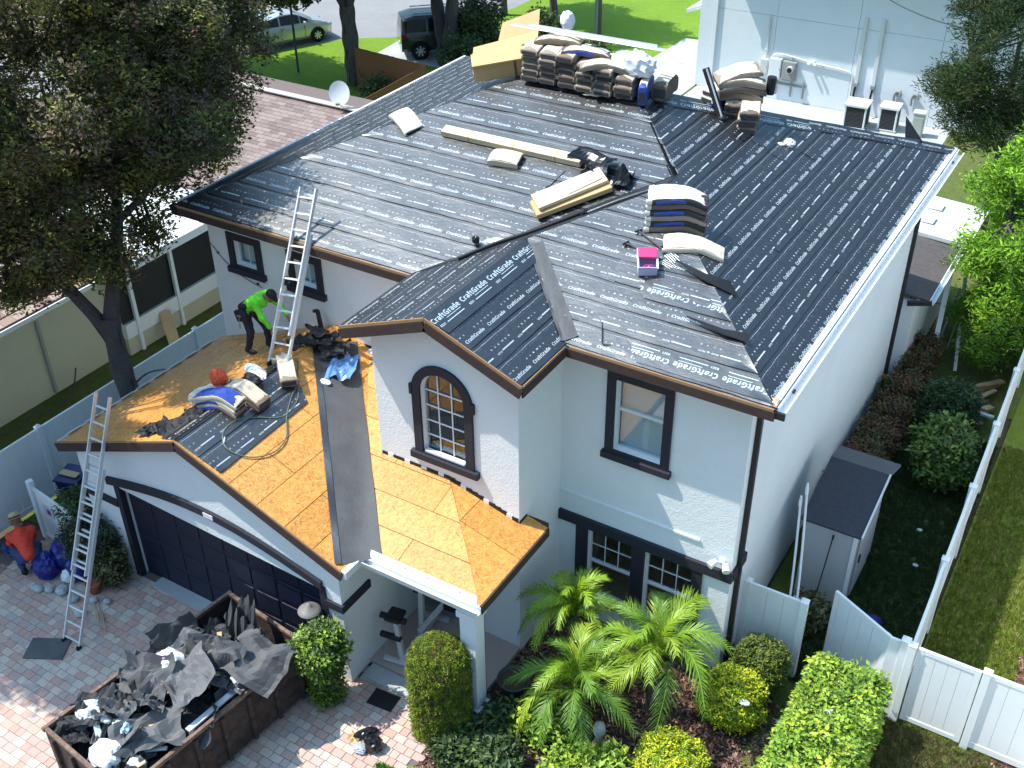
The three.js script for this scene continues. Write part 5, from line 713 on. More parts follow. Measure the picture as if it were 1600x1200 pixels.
{ // stack on the rear hip
  const gr = 'shingle bundles on the rear hip', y0 = 7.55;
  const mk = (label, p, turn, o) => { const t = thing('shingle_bundle', label, 'shingle bundle', p, turn, o.g ? gr : undefined); bundleParts(t, o.l || 0.9, o.h || 0.14, o.w || 0.4, o.bend || (x => -0.07 * Math.pow(Math.abs(x) / 0.45, 1.6)), o); return t; };
  for (let k = 0; k < 3; k++) for (const s of [-1, 1]) mk(`dark brown shingle bundle, ${['bottom', 'second', 'third'][k]} of the ${s < 0 ? 'left' : 'right'} pile low in the rear hip stack`, [-3.56 + s * 0.2 + rr(-0.02, 0.02), y0 + k * 0.145, -7.28 + s * 0.12], Math.PI / 2 + 0.3 + rr(-0.05, 0.05), { mat: M_kraft[1], g: 1 });
  for (let k = 0; k < 3; k++) mk(`${['lowest', 'middle', 'highest'][k]} of the three crossed pale topped bundles high in the rear hip stack`, [-3.62 + rr(-0.03, 0.03), y0 + 0.43 + k * 0.13, -7.3], 0.4 + rr(-0.1, 0.1), { mat: M_kraft[k % 3], topMat: M_paper, g: 1 });
  mk('white topped bundle tilted on the very top of the rear hip stack', [-3.75, y0 + 0.83, -7.35], 0.7, { mat: M_kraft[2], topMat: M_paper }).rotation.x = 0.35;
  for (let k = 0; k < 4; k++) mk(`${['lowest', 'second', 'third', 'top'][k]} ${k === 1 ? 'blue' : 'white'} ended bundle of the pile at the left of the rear hip stack`, [-4.08 + 0.02 * k, y0 + 0.12 + k * 0.13, -7.2], 1.2, { mat: k === 1 ? M_blueWrap : M_paper, topMat: M_paper, l: 0.7, w: 0.34, g: 1 });
  M('roll_tube', rod(V(-3.12, y0 + 0.52, -7.5), V(-3.1, y0 + 0.86, -7.5), 0.09, 0.09, 14), M_black, 'short black roll standing on the right of the rear hip stack', 'roll');
  const p = thing('roof_bracket', 'dark steel bar sticking up beside the rear hip stack', 'bar', [-3.73, 7.69, -6.67]); P(p, 'channel', bar(V(-3.73, 7.7, -6.67), V(-4.19, 8.62, -6.75), 0.07, 0.12, V(1, 0.4, 0)), M_bronze); P(p, 'edge', bar(V(-3.69, 7.72, -6.62), V(-4.15, 8.63, -6.70), 0.02, 0.03, V(1, 0.4, 0)), M_galv); P(p, 'foot', blob(0.08, 1, 0.8, 1, 0.2, 31, 3).translate(-3.72, 7.68, -6.66), M_black);
  M('white_rag', merge([blob(0.1, 1, 0.8, 0.8, 0.7, 33).translate(-2.5, roofY(-2.5, -7.2), -7.2), blob(0.05, 1.6, 0.6, 0.8, 0.6, 34).translate(-2.62, roofY(-2.62, -7.05), -7.05)]), M_bag, 'white crumpled rag on the dark right slope below the rear hip', 'rag');
  M('black_plastic', merge([tri([[V(-0.95, 6.62, -10.2), V(-0.72, 6.55, -10.4), V(-1.12, 6.95, -10.7)], [V(-0.72, 6.55, -10.4), V(-0.6, 6.5, -10.5), V(-1.12, 6.95, -10.7)]]), blob(0.06, 1.8, 0.6, 0.8, 0.5, 35).translate(-0.75, 6.53, -10.4)]), M_black, 'upturned black felt corner near the far end of the rear hip', 'felt scrap');
}
{ // tote and tools
  const t = thing('tote', 'white plastic tote with a pink lid near the right hip', 'tote', [-2.95, onPlane(pW, -2.95, -1.78).y + 0.02, -1.78], 0.5); t.rotation.order = 'YXZ'; t.rotation.x = 0.34; t.scale.setScalar(0.82);
  L(t, 'tub', [rbox(0.36, 0.03, 0.5, 0.01).translate(0, 0.02, 0), ...[-1, 1].map(s => rbox(0.02, 0.24, 0.5, 0.008).translate(s * 0.18, 0.13, 0)), ...[-1, 1].map(s => rbox(0.36, 0.24, 0.02, 0.008).translate(0, 0.13, s * 0.24))], M_plastic([0.66, 0.58, 0.78])); L(t, 'rim', [-1, 1].map(s => rbox(0.03, 0.03, 0.54, 0.008).translate(s * 0.195, 0.24, 0)), M_white);
  L(t, 'lid', rbox(0.38, 0.05, 0.27, 0.015).translate(0, 0.27, -0.13), M_plastic([0.75, 0.05, 0.18])); L(t, 'contents', blob(0.09, 1.2, 0.7, 0.8, 0.5, 40, 3).translate(0.02, 0.04, 0.1), M_plastic([0.35, 0.05, 0.2]));
  const tool = (label, a, b, n) => { const o = thing('roofing_fork', label, 'tool', [a[0], onPlane(pW, a[0], a[1]).y, a[1]]); const A = onPlane(pW, ...a).add(V(0, 0.05, 0)), B = onPlane(pW, ...b).add(V(0, 0.05, 0)), d = V().subVectors(B, A).normalize(), s = V(-d.z, 0, d.x).normalize(); P(o, 'handle', rod(A, B, 0.014), M_greyDk); P(o, 'grip', rod(A.clone().addScaledVector(s, -0.07), A.clone().addScaledVector(s, 0.07), 0.02), M_black); P(o, 'yoke', [rod(A.clone().addScaledVector(s, -0.06), A.clone().addScaledVector(d, 0.12), 0.01), rod(A.clone().addScaledVector(s, 0.06), A.clone().addScaledVector(d, 0.12), 0.01)], M_black); P(o, 'blade', [...Array(5)].map((_, i) => rod(B.clone().addScaledVector(s, (i - 2) * 0.045), B.clone().addScaledVector(s, (i - 2) * 0.05).addScaledVector(d, 0.22).add(V(0, -0.02, 0)), 0.01, 0.005)), M_metal); P(o, 'head_bar', rod(B.clone().addScaledVector(s, -0.1), B.clone().addScaledVector(s, 0.1), 0.012), M_metal); return o; };
  tool('roofing fork with black grip lying behind the pink topped tote', [-3.42, -2.4], [-2.72, -2.1]); tool('second roofing fork nearest the pink topped tote', [-3.5, -2.1], [-2.75, -1.95]);
}
// ---------------------------------------------------------------- garage roof
{
  const drape = (cx, cz, lift, turn) => (x, z) => { const c = Math.cos(turn), s = Math.sin(turn), wx = cx + x * c + z * s, wz = cz - x * s + z * c, a = onPlane(pGL, wx, wz).y, b = onPlane(pGR, wx, wz).y, k = 0.12, h = Math.max(k - Math.abs(a - b), 0) / k; return Math.min(a, b) - h * h * k * 0.25 - garY(cx, cz) + lift; };
  const mk = (label, cx, cz, turn, lift, o) => { const t = thing('shingle_bundle', label, 'shingle bundle', [cx, garY(cx, cz), cz], turn); bundleParts(t, o.l || 1.0, o.h || 0.1, o.w || 0.34, drape(cx, cz, lift, turn), o); return t; };
  mk('lowest bundle with blue stripe draped over the garage ridge', -9.25, 2.18, 0.12, 0.045, { mat: M_kraft[0], side: [1, -1] }); mk('middle white and blue bundle draped over the garage ridge', -9.27, 2.16, 0.1, 0.145, { mat: M_paper, side: [1, -1] }); mk('top blue striped bundle draped over the garage ridge', -9.24, 2.17, 0.15, 0.245, { mat: M_tan, topMat: M_blueWrap });
  mk('lower brown bundle behind the blue striped ones on the garage ridge', -9.05, 1.72, 0.05, 0.045, { mat: M_kraft[1], l: 0.9 }); mk('upper brown bundle behind the blue striped ones on the garage ridge', -9.03, 1.7, 0.0, 0.145, { mat: M_kraft[0], l: 0.9, topMat: M_tan });
  mk('white topped flat bundle left of the orange bag on the garage roof', -9.85, 1.78, 0.5, 0.12, { mat: M_paper, topMat: M_paper, l: 0.75 });
  M('orange_bag', merge([blob(0.15, 1.2, 0.9, 0.8, 0.5, 44).translate(-9.62, 4.42, 1.72), blob(0.09, 0.8, 1.2, 1, 0.5, 45).translate(-9.5, 4.52, 1.9)]), M_plastic([0.72, 0.09, 0.03], 0.6), 'orange red tool bag on the bundles of the garage ridge', 'bag');
  M('white_rag', blob(0.16, 1.9, 0.5, 0.8, 0.3, 46).rotateY(-0.3).translate(-9.2, 4.44, 1.22), M_bag, 'white cloth on the garage ridge behind the brown bundles', 'rag');
  M('black_tool_bag', merge([blob(0.13, 1.3, 0.7, 0.9, 0.5, 47).translate(-9.1, 4.42, 1.42)]), M_black, 'dark bag between the white cloth and the brown bundles', 'bag');
  M('felt_debris', merge([...Array(9)].map((_, i) => { const x = -9.85 + rr(-0.35, 0.4), z = 2.75 + rr(-0.3, 0.35); return crumple(0.25 + R() * 0.25, 0.2 + R() * 0.2, 0.035, 50 + i, 7, 0.25).rotateY(R() * 6).translate(x, onPlane(pGL, x, z).y + 0.06, z); })), M_scrap[2], 'heap of torn black felt left of the patch on the garage roof', 'felt debris');
  M('felt_debris', merge([...Array(11)].map((_, i) => { const x = -9.05 + rr(-0.4, 0.6), z = -0.55 + rr(-0.2, 0.45); return crumple(0.25 + R() * 0.3, 0.2 + R() * 0.25, 0.05, 70 + i, 5, 0.35).rotateY(R() * 6).translate(x, garY(x, z) + 0.06 + R() * 0.05, z); })), M_scrap[2], 'heap of black felt by the wall at the top of the garage roof', 'felt debris');
  M('standing_felt_roll', merge([rod(V(-9.35, 4.3, -0.8), V(-9.45, 4.66, -0.86), 0.05, 0.045, 12), rod(V(-9.45, 4.66, -0.86), V(-9.55, 4.62, -0.86), 0.035, 0.035, 10)]), M_black, 'short black object standing against the wall above the felt heap', 'roll');
  { const t = thing('plastic_roll', 'translucent blue plastic roll lying at the top of the grey valley lining', 'plastic roll', [-8.4, 4.1, -0.3]); P(t, 'roll', tube([[-8.62, 4.2, -0.5], [-8.52, 4.17, -0.1], [-8.36, 4.07, 0.3]], 0.055, 18, 10), phy({ color: [0.16, 0.33, 0.62], roughness: 0.2 })); P(t, 'loose_sheet', crumple(0.42, 0.75, 0.05, 90, 12, 0.15).rotateY(0.4).rotateZ(-0.3).translate(-8.3, 4.14, -0.18), phy({ color: [0.16, 0.33, 0.62], roughness: 0.2 })); P(t, 'white_end', blob(0.09, 1.4, 0.5, 0.8, 0.4, 91, 3).translate(-8.35, 4.04, 0.36), M_bag); }
  M('white_rag', merge([...Array(5)].map((_, i) => blob(0.05 + R() * 0.03, 1.6, 0.5, 1, 0.6, 95 + i, 3).translate(-8.1 + i * 0.13, 4.14, -0.82 + R() * 0.05))), M_bag, 'row of white crumpled scraps along the wall above the blue plastic', 'rag');
  { const t = thing('shingle_bundle', 'tan bundle with dark blue side under the feet of the roof ladder', 'shingle bundle', [-8.92, garY(-8.92, 0.72), 0.72], -0.75); bundleParts(t, 0.8, 0.2, 0.32, (x) => 0.04 - 0.06 * Math.abs(x), { mat: M_kraft[2], topMat: M_tan, side: [1] }); t.rotation.z = -0.15; }
  { const pts = [[-8.62, 0.75], [-8.5, 1.1], [-8.25, 1.55], [-7.95, 1.95], [-7.9, 2.35], [-8.1, 2.72], [-8.45, 2.85], [-8.7, 2.65], [-8.75, 2.3], [-8.6, 2.0], [-8.3, 1.6], [-8.38, 1.1], [-8.7, 0.7], [-9.0, 0.3]]; const t = thing('air_hose', 'thin green grey air hose looping over the garage felt and sheathing', 'hose', [-8.3, 4, 1.8]); P(t, 'hose', tube(pts.map(([x, z]) => onPlane(pGR, x, z).add(V(0, 0.05, 0))), 0.012, 120, 6), M_plastic([0.12, 0.16, 0.13])); P(t, 'coupling', rod(onPlane(pGR, -8.62, 2.7).add(V(0, 0.05, 0)), onPlane(pGR, -8.55, 2.8).add(V(0, 0.05, 0)), 0.02), M_metal); }
  for (let k = 0; k < 5; k++) { const x = rr(-8.0, -6.3), z = rr(2.5, 3.2); }
}
// ---------------------------------------------------------------- ladders
function ladder(label, foot, top, w, secs, o = {}) { // foot, top: centre points; two lapped sections
  const t = thing('extension_ladder', label, 'ladder', [foot.x, foot.y, foot.z]); const d = V().subVectors(top, foot), len = d.length(); d.normalize(); const side = o.side || V(1, 0, 0); side.addScaledVector(d, -side.dot(d)).normalize(); const n = V().crossVectors(side, d).normalize();
  secs.forEach(([a, b, off, ww]) => {
    for (const s of [-1, 1]) { const p = foot.clone().addScaledVector(d, a * len).addScaledVector(side, s * ww / 2).addScaledVector(n, off), q = foot.clone().addScaledVector(d, b * len).addScaledVector(side, s * ww / 2).addScaledVector(n, off); P(t, 'rail', bar(p, q, 0.028, 0.07, n), M_alu); }
    const L0 = (b - a) * len, m = Math.floor((L0 - 0.1) / 0.305); for (let i = 0; i <= m; i++) { const c = foot.clone().addScaledVector(d, a * len + 0.12 + i * 0.305).addScaledVector(n, off); P(t, 'rung', bar(c.clone().addScaledVector(side, -ww / 2), c.clone().addScaledVector(side, ww / 2), 0.034, 0.032, d), M_alu); }
  });
  for (const s of [-1, 1]) P(t, 'foot', rbox(0.05, 0.09, 0.1, 0.012).translate(foot.x + side.x * s * w / 2, foot.y + 0.03 + side.y * s * w / 2, foot.z + side.z * s * w / 2), M_rubber);
  for (const s of [-1, 1]) P(t, 'rung_lock', bar(foot.clone().addScaledVector(d, len * 0.45).addScaledVector(side, s * w * 0.4), foot.clone().addScaledVector(d, len * 0.5).addScaledVector(side, s * w * 0.4), 0.05, 0.09, n), M_black);
  return t;
}
ladder('aluminium extension ladder leaning from the driveway on the garage gable', V(-11.04, 0, 5.15), V(-11.2, 4.35, 2.98), 0.4, [[0, 0.72, 0.0, 0.42], [0.3, 1, 0.06, 0.36]]);
ladder('aluminium extension ladder leaning from the garage roof on the upper eave', V(-9.13, 4.36, 0.72), V(-9.52, 7.1, -1.16), 0.4, [[0, 0.75, 0.0, 0.42], [0.18, 1, 0.06, 0.36]]);
// ================================================================ THINGS ON THE GROUND
// dumpster: open rusty steel box with ribs and a rim
const DM = { x: -7.65, z: 5.44, t: -0.116, w: 2.0, l: 3.75, h: 1.25 };
const dLoc = (x, y, z) => V(DM.x + x * Math.cos(DM.t) + z * Math.sin(DM.t), y, DM.z - x * Math.sin(DM.t) + z * Math.cos(DM.t));
{
  const t = thing('dumpster', 'rusty open dumpster full of torn grey felt on the paver driveway', 'dumpster', [DM.x, 0, DM.z], DM.t), w = DM.w, l = DM.l, h = DM.h;
  L(t, 'floor', rbox(w, 0.08, l, 0.01).translate(0, 0.16, 0), M_rust);
  for (const s of [-1, 1]) { L(t, 'side_panel', rbox(0.04, h - 0.14, l, 0.008).translate(s * w / 2, 0.12 + (h - 0.14) / 2, 0), M_rust); L(t, 'end_panel', rbox(w, h - 0.14, 0.04, 0.008).translate(0, 0.12 + (h - 0.14) / 2, s * l / 2), M_rust);
    L(t, 'rim', rbox(0.07, 0.08, l + 0.1, 0.012).translate(s * w / 2, h - 0.03, 0), M_rustRim); L(t, 'rim', rbox(w - 0.07, 0.078, 0.07, 0.012).translate(0, h - 0.03, s * l / 2), M_rustRim);
    for (let k = 0; k < 7; k++) L(t, 'rib', rbox(0.07, h - 0.2, 0.08, 0.012).translate(s * (w / 2 + 0.045), 0.12 + (h - 0.2) / 2, -l / 2 + 0.25 + k * (l - 0.5) / 6), M_rust);
    L(t, 'skid', rbox(0.12, 0.12, l, 0.012).translate(s * w * 0.33, 0.06, 0), M_rust); }
  for (let k = 0; k < 4; k++) L(t, 'rib', rbox(0.08, h - 0.2, 0.07, 0.012).translate(-0.75 + k * 0.5, 0.12 + (h - 0.2) / 2, l / 2 + 0.045), M_rust);
  L(t, 'hook', rod(V(-0.2, 0.9, l / 2 + 0.06), V(0.2, 0.9, l / 2 + 0.06), 0.03), M_rust);
}
{ // its load
  const heap = (x, z) => 0.92 + 0.32 * Math.sin((z + 1.9) / 3.75 * 2.4 + 0.3) - 0.16 * x * x + 0.1 * Math.sin(x * 5 + z * 3) - (z < -1.1 ? (-1.1 - z) * 0.55 : 0);
  const under = []; for (let i = 0; i < 18; i++) for (let j = 0; j < 34; j++) { const q = (a, b) => { const x = -0.97 + 1.94 * a / 18, z = -1.84 + 3.68 * b / 34; return V(x, heap(x, z) - 0.14 + 0.05 * Math.sin(a * 2.7 + b * 1.9), z); }; under.push([q(i, j), q(i, j + 1), q(i + 1, j + 1), q(i + 1, j)]); }
  const u = L(thing('debris_fill', 'dark mass of small roofing scraps filling the dumpster below the sheets', 'debris', [DM.x, 0, DM.z], DM.t), 'fill', tri(under), M_scrap[2]); u.parent.userData.kind = 'stuff';
  const s = rng(5), gl = 'torn sheet of old grey roofing felt lying in the dumpster', gr = 'torn felt sheets in the dumpster'; let first = null;
  const place = (x, z, w, d, amp, seed, turn, k, up = 0.04, fold = 0.5, label) => { const p = dLoc(x, heap(x, z) + up, z); const m = sh(new THREE.Mesh(crumple(w, d, amp, seed, 12, fold), M_scrap[k])); m.name = numbered('felt_sheet'); m.position.copy(p); m.rotation.set((s() - 0.5) * 0.6, turn + DM.t, (s() - 0.5) * 0.6); scene.add(m); tag(m, label || gl, 'felt sheet', label ? undefined : gr); return m; };
  place(-0.35, 0.35, 0.95, 0.75, 0.1, 201, 0.5, 1, 0.18, 0.5, 'large grey felt sheet folded at the left rim halfway along the dumpster'); place(0.35, 0.05, 1.0, 0.7, 0.1, 202, -0.4, 3, 0.2, 0.6, 'pale grey pointed felt sheet in the middle of the dumpster'); place(0.4, 0.95, 1.1, 0.85, 0.1, 203, 0.9, 3, 0.2, 0.5, 'broad light grey felt sheet near the right rim towards the street end');
  place(0.78, -1.0, 1.05, 0.95, 0.1, 204, 0.2, 1, 0.34, -0.5, 'wide felt sheet hanging over the right rim by the round shrub'); place(-0.3, -0.55, 1.0, 0.75, 0.1, 205, 0.3, 3, 0.12, 0.5, 'lifted grey felt sheet near the garage end of the dumpster'); place(0.45, -0.55, 0.5, 0.9, 0.18, 206, 0.1, 1, 0.16, 0.7, 'upright curled felt sheet in front of the hanging one'); place(-0.55, 1.2, 0.7, 0.6, 0.14, 207, 0.8, 0, 0.1, 0.5, 'dark felt sheet below the white bag at the street end'); place(0.05, -1.35, 0.5, 0.8, 0.25, 208, 1.2, 0, 0.32, 1.0, 'felt strip standing up against the inner end wall of the dumpster');
  for (let i = 0; i < 60; i++) { const x = -0.85 + s() * 1.7, z = -1.5 + s() * 3.2; place(x, z, 0.25 + s() * 0.55, 0.2 + s() * 0.4, 0.04 + s() * 0.06, 230 + i, s() * 6, (s() * 4) | 0, 0.02 + s() * 0.1, s() * 1.3 - 0.3); }
  const bag = (label, x, z, r, seed, mat = M_bag) => { const p = dLoc(x, heap(x, z) + 0.06, z); M('crumpled_bag', blob(r, 1.1, 0.75, 1, 0.5, seed).translate(p.x, p.y, p.z), mat, label, 'bag'); };
  bag('larger white plastic bag with a purple print near the left rim of the dumpster', -0.42, -0.12, 0.24, 301); bag('white plastic lump in the middle of the dumpster', 0.15, -0.62, 0.15, 302); bag('white crumpled bag in the left street end corner of the dumpster', -0.62, 1.28, 0.19, 303); bag('white bag at the bottom edge of the picture in the dumpster', 0.25, 1.6, 0.24, 304); bag('white crumpled plastic close to the hanging felt sheet', 0.6, -1.25, 0.15, 305); bag('pale bluish plastic scrap at the street end of the dumpster', 0.0, 1.15, 0.14, 306, phy({ color: [0.5, 0.68, 0.72], roughness: 0.3 }));
  { const p = dLoc(-0.4, heap(-0.42, -0.12) + 0.42, -0.1); M('bag_print', blob(0.045, 1, 0.4, 1, 0.2, 309, 3).translate(p.x, p.y - 0.02, p.z + 0.04), M_plastic([0.3, 0.1, 0.35]), 'small purple wad on the larger white bag', 'wad'); }
  const st = (label, a, b, w, mat) => { const A = dLoc(...a), B = dLoc(...b); M('strip', bar(A, B, w, 0.03), mat, label, 'strip'); };
  for (let i = 0; i < 16; i++) { const x = -0.8 + 1.6 * s(), z = -1.2 + 2.9 * s(), p = dLoc(x, heap(x, z) + 0.12, z), w = 0.05 + 0.05 * s(); M('scrap', i % 3 ? bar(p, p.clone().add(V((s() - 0.5) * 0.6, (s() - 0.3) * 0.2, (s() - 0.5) * 0.6)), w, 0.02) : blob(w, 1.3, 0.6, 1, 0.6, 320 + i, 3).translate(p.x, p.y - 0.04, p.z), [M_bag, M_galv, M_board][i % 3 ? 1 + (i % 2) : 0], i % 3 ? (i % 2 ? 'short tan wood slat among the torn felt in the dumpster' : 'short metal scrap among the torn felt in the dumpster') : 'small white scrap among the torn felt in the dumpster', i % 3 ? 'strip' : 'scrap', i % 3 ? (i % 2 ? 'wood slats in the dumpster' : 'metal scraps in the dumpster') : 'white scraps in the dumpster'); }
  st('long pale metal strip along the right rim of the dumpster', [0.86, 1.28, -0.5], [0.9, 1.3, 0.55], 0.1, M_galv); st('white metal strip across the middle of the dumpster', [0.05, 1.22, -0.35], [0.55, 1.3, -0.5], 0.09, M_galv); st('bent white strip in the left street end corner', [-0.95, 1.05, 1.5], [-0.55, 1.05, 1.35], 0.07, M_white); st('pale strip near the street end right rim', [0.5, 1.2, 1.25], [0.9, 1.28, 0.95], 0.06, M_galv); st('tan wood slat under the white bag', [0.1, 1.15, 1.0], [0.6, 1.25, 0.5], 0.06, M_board); st('pale strip standing by the inner end wall', [0.12, 0.7, -1.75], [0.2, 1.15, -1.6], 0.07, M_white);
}
{ // garage corner, left: bin, bags, mat
  const t = thing('wheelie_bin', 'tall navy blue bin with a tan board on top between fence and garage', 'bin', [-13.75, 0, 2.5], 0.3); const b = new THREE.CylinderGeometry(0.36, 0.27, 1.0, 4, 1).rotateY(Math.PI / 4); L(t, 'body', toCreasedNormals(b.toNonIndexed(), 0.3).translate(0, 0.6, 0), M_plastic([0.01, 0.018, 0.11])); L(t, 'lid', rbox(0.56, 0.06, 0.6, 0.02).translate(0, 1.13, 0), M_plastic([0.01, 0.018, 0.11])); L(t, 'handle', rod(V(-0.2, 1.08, -0.34), V(0.2, 1.08, -0.34), 0.02), M_black); for (const s of [-1, 1]) L(t, 'wheel', new THREE.CylinderGeometry(0.11, 0.11, 0.05, 16).rotateZ(Math.PI / 2).translate(s * 0.24, 0.11, -0.22), M_rubber);
  M('board', rbox(0.42, 0.03, 0.16, 0.006).rotateY(0.2).translate(-13.75, 1.19, 2.55), M_board, 'short tan board lying on the navy blue bin', 'board');
  const bb = (label, x, z, r, seed, mat) => M('rubbish_bag', blob(r, 1, 1.1, 0.95, 0.4, seed).translate(x, 0.0, z), mat, label, 'rubbish bag');
  bb('large blue rubbish bag behind the driveway ladder', -12.75, 3.62, 0.36, 401, M_blueBag); bb('smaller blue rubbish bag left of the ladder at the driveway edge', -12.95, 4.1, 0.26, 402, M_blueBag); bb('blue and white rubbish bag directly behind the ladder rungs', -12.3, 3.75, 0.28, 403, M_blueBag); bb('white crumpled bag on the blue rubbish bags', -12.42, 4.0, 0.15, 404, M_bag);
  M('rubbish_bag', blob(0.22, 1.2, 0.8, 1, 0.5, 405).translate(-14.0, 0, 3.0), M_blackBag, 'black bag lying by the left fence', 'rubbish bag');
  M('flower_pot', new THREE.LatheGeometry([[0, 0], [0.1, 0], [0.15, 0.24], [0.17, 0.24], [0.17, 0.28], [0.14, 0.28], [0.12, 0.2], [0, 0.2]].map(p => new THREE.Vector2(...p)), 20).translate(-11.75, 0, 3.95), M_plastic([0.4, 0.12, 0.06], 0.8), 'terracotta pot beside the shrub at the garage corner', 'flower pot');
  M('stepping_board', rbox(0.75, 0.03, 0.5, 0.01).rotateY(0.5).translate(-11.35, 0.015, 5.45), M_scrap[1], 'grey board lying flat under the foot of the driveway ladder', 'board');
  for (let k = 0; k < 9; k++) { const x = -12.9 + R() * 1.6, z = 4.0 + R() * 0.6; M('stone', blob(0.06 + R() * 0.05, 1.2, 0.7, 1, 0.3, 420 + k, 2).translate(x, 0, z), M_concrete, 'pale edging stone in the bed beside the driveway ladder', 'stone', 'edging stones by the ladder'); }
  for (let k = 0; k < 4; k++) { const x = -11.3 + k * 0.15, z = 4.25 + R() * 0.3; M('twig', rod(V(x - 0.3, 0.03, z - 0.2), V(x + 0.2, 0.05, z + 0.15), 0.012, 0.006, 6), M_board, 'dry brown twig on the pavers beside the ladder', 'twig', 'twigs on the pavers'); }
  M('concrete_apron', box(-10.9, -6.5, -0.02, 0.03, 3.0, 3.28), M_concrete, 'pale concrete strip at the foot of the garage door', 'concrete strip');
  M('chalk_bucket', rbox(0.3, 0.16, 0.2, 0.03).translate(-9.05, 0.1, 3.4), M_white, 'small white box by the garage door near the dumpster corner', 'box');
}
{ // lantern by the garage door
  const t = thing('wall_lantern', 'black carriage lamp with a dished round cap beside the garage door', 'lantern', [-6.5, 1.45, 3.42]); const p = t.position;
  L(t, 'cap', new THREE.LatheGeometry([[0, 0.2], [0.04, 0.19], [0.05, 0.15], [0.15, 0.1], [0.2, 0.05], [0.2, 0.03], [0, 0.06]].map(q => new THREE.Vector2(...q)), 24).translate(0, 0.28, 0), M_plastic([0.22, 0.2, 0.18])); L(t, 'glass', new THREE.CylinderGeometry(0.09, 0.065, 0.26, 10).translate(0, 0.17, 0), phy({ color: [0.2, 0.2, 0.2], roughness: 0.1 })); for (let k = 0; k < 5; k++) L(t, 'cage_bar', rod(V(0.07 * Math.cos(k * 1.257), 0.03, 0.07 * Math.sin(k * 1.257)), V(0.1 * Math.cos(k * 1.257), 0.31, 0.1 * Math.sin(k * 1.257)), 0.009), M_black); L(t, 'base', new THREE.CylinderGeometry(0.05, 0.03, 0.14, 12).translate(0, -0.03, 0), M_black); L(t, 'bracket', tube([[0, -0.08, 0], [0, -0.18, -0.05], [0, -0.1, -0.2], [0, 0, -0.26]], 0.018, 16, 6), M_black);
}
{ // exercise machine in the porch: grey frame
  const t = thing('exercise_machine', 'grey and black exercise machine standing in the porch', 'exercise machine', [-5.5, 0.1, 1.95], 0.15); const fr = M_plastic([0.55, 0.57, 0.57], 0.5);
  L(t, 'foot_bar', rbox(0.85, 0.08, 0.1, 0.02).translate(0.1, 0.06, 0.5), fr); L(t, 'foot_bar', rbox(0.6, 0.08, 0.1, 0.02).translate(0.1, 0.06, -0.75), fr); L(t, 'spine', bar(V(0.05, 0.12, 0.5), V(0.15, 0.16, -0.75), 0.09, 0.09), fr); L(t, 'upright', bar(V(0.0, 0.1, 0.4), V(-0.1, 1.0, 0.35), 0.08, 0.09, V(1, 0, 0)), fr); L(t, 'upright', bar(V(0.1, 0.12, -0.2), V(0.1, 1.3, -0.3), 0.09, 0.09, V(1, 0, 0)), fr); L(t, 'arm', bar(V(0.1, 0.3, -0.1), V(0.6, 1.0, -0.6), 0.07, 0.08), fr);
  L(t, 'seat', rbox(0.3, 0.08, 0.34, 0.03).translate(-0.12, 1.03, 0.32), M_black); L(t, 'roller', rod(V(-0.4, 0.98, 0.35), V(0.1, 0.98, 0.35), 0.06), M_black); L(t, 'roller', rod(V(-0.4, 0.55, 0.4), V(0.0, 0.55, 0.4), 0.06), M_black); L(t, 'backrest', rbox(0.34, 0.6, 0.09, 0.03).rotateX(-0.25).translate(0.1, 1.35, -0.38), M_black); for (let k = 0; k < 4; k++) L(t, 'weight_plate', new THREE.CylinderGeometry(0.17, 0.17, 0.04, 20).rotateZ(Math.PI / 2).translate(0.5 + k * 0.06, 0.8, -0.55), M_black); L(t, 'grip', rod(V(0.55, 1.0, -0.62), V(0.85, 1.05, -0.62), 0.025), M_black);
}
{ const t = thing('planter', 'round dark planter with soil beside the porch column', 'planter', [-3.32, 0, 1.92]); L(t, 'pot', new THREE.LatheGeometry([[0, 0], [0.2, 0], [0.27, 0.4], [0.3, 0.42], [0.3, 0.46], [0.27, 0.46], [0.25, 0.38], [0, 0.36]].map(q => new THREE.Vector2(...q)), 28), M_plastic([0.06, 0.075, 0.075], 0.6)); L(t, 'soil', new THREE.CylinderGeometry(0.255, 0.255, 0.02, 24).translate(0, 0.39, 0), M_soil); }
M('doormat', rbox(0.5, 0.02, 0.36, 0.01).rotateY(0.1).translate(-5.25, 0.012, 3.2), M_rubber, 'black mat lying on the walkway before the porch', 'mat');
{ const t = thing('porch_step', 'low concrete step with rounded edge before the porch slab', 'step', [-5.4, 0, 2.8]); P(t, 'step', rboxAt(-5.9, -4.1, -0.02, 0.06, 2.63, 2.95, 0.02), M_concrete); }
M('rubbish_bag', merge([blob(0.15, 1, 1, 0.9, 0.6, 450).translate(-4.78, 0, 4.1), blob(0.09, 2.2, 0.7, 0.8, 0.6, 451).rotateY(0.9).translate(-5.05, 0.02, 3.95)]), M_blackBag, 'black plastic bag and wrap lying on the sunny walkway', 'rubbish bag'); M('paper_scrap', crumple(0.2, 0.16, 0.03, 452, 5, 0.3).translate(-5.18, 0.03, 4.12), M_card, 'yellow paper scrap beside the black bag on the walkway', 'paper'); M('plastic_wrap', blob(0.1, 1.2, 0.6, 0.9, 0.7, 453).translate(-4.95, 0, 4.25), phy({ color: [0.4, 0.42, 0.46], roughness: 0.2 }), 'clear crumpled plastic beside the black bag on the walkway', 'plastic wrap');
M('black_plastic', blob(0.13, 1.2, 0.8, 1, 0.7, 454).translate(-2.32, 1.35, 1.5), M_blackBag, 'black crumpled bag caught in the palm fronds', 'plastic sheet');
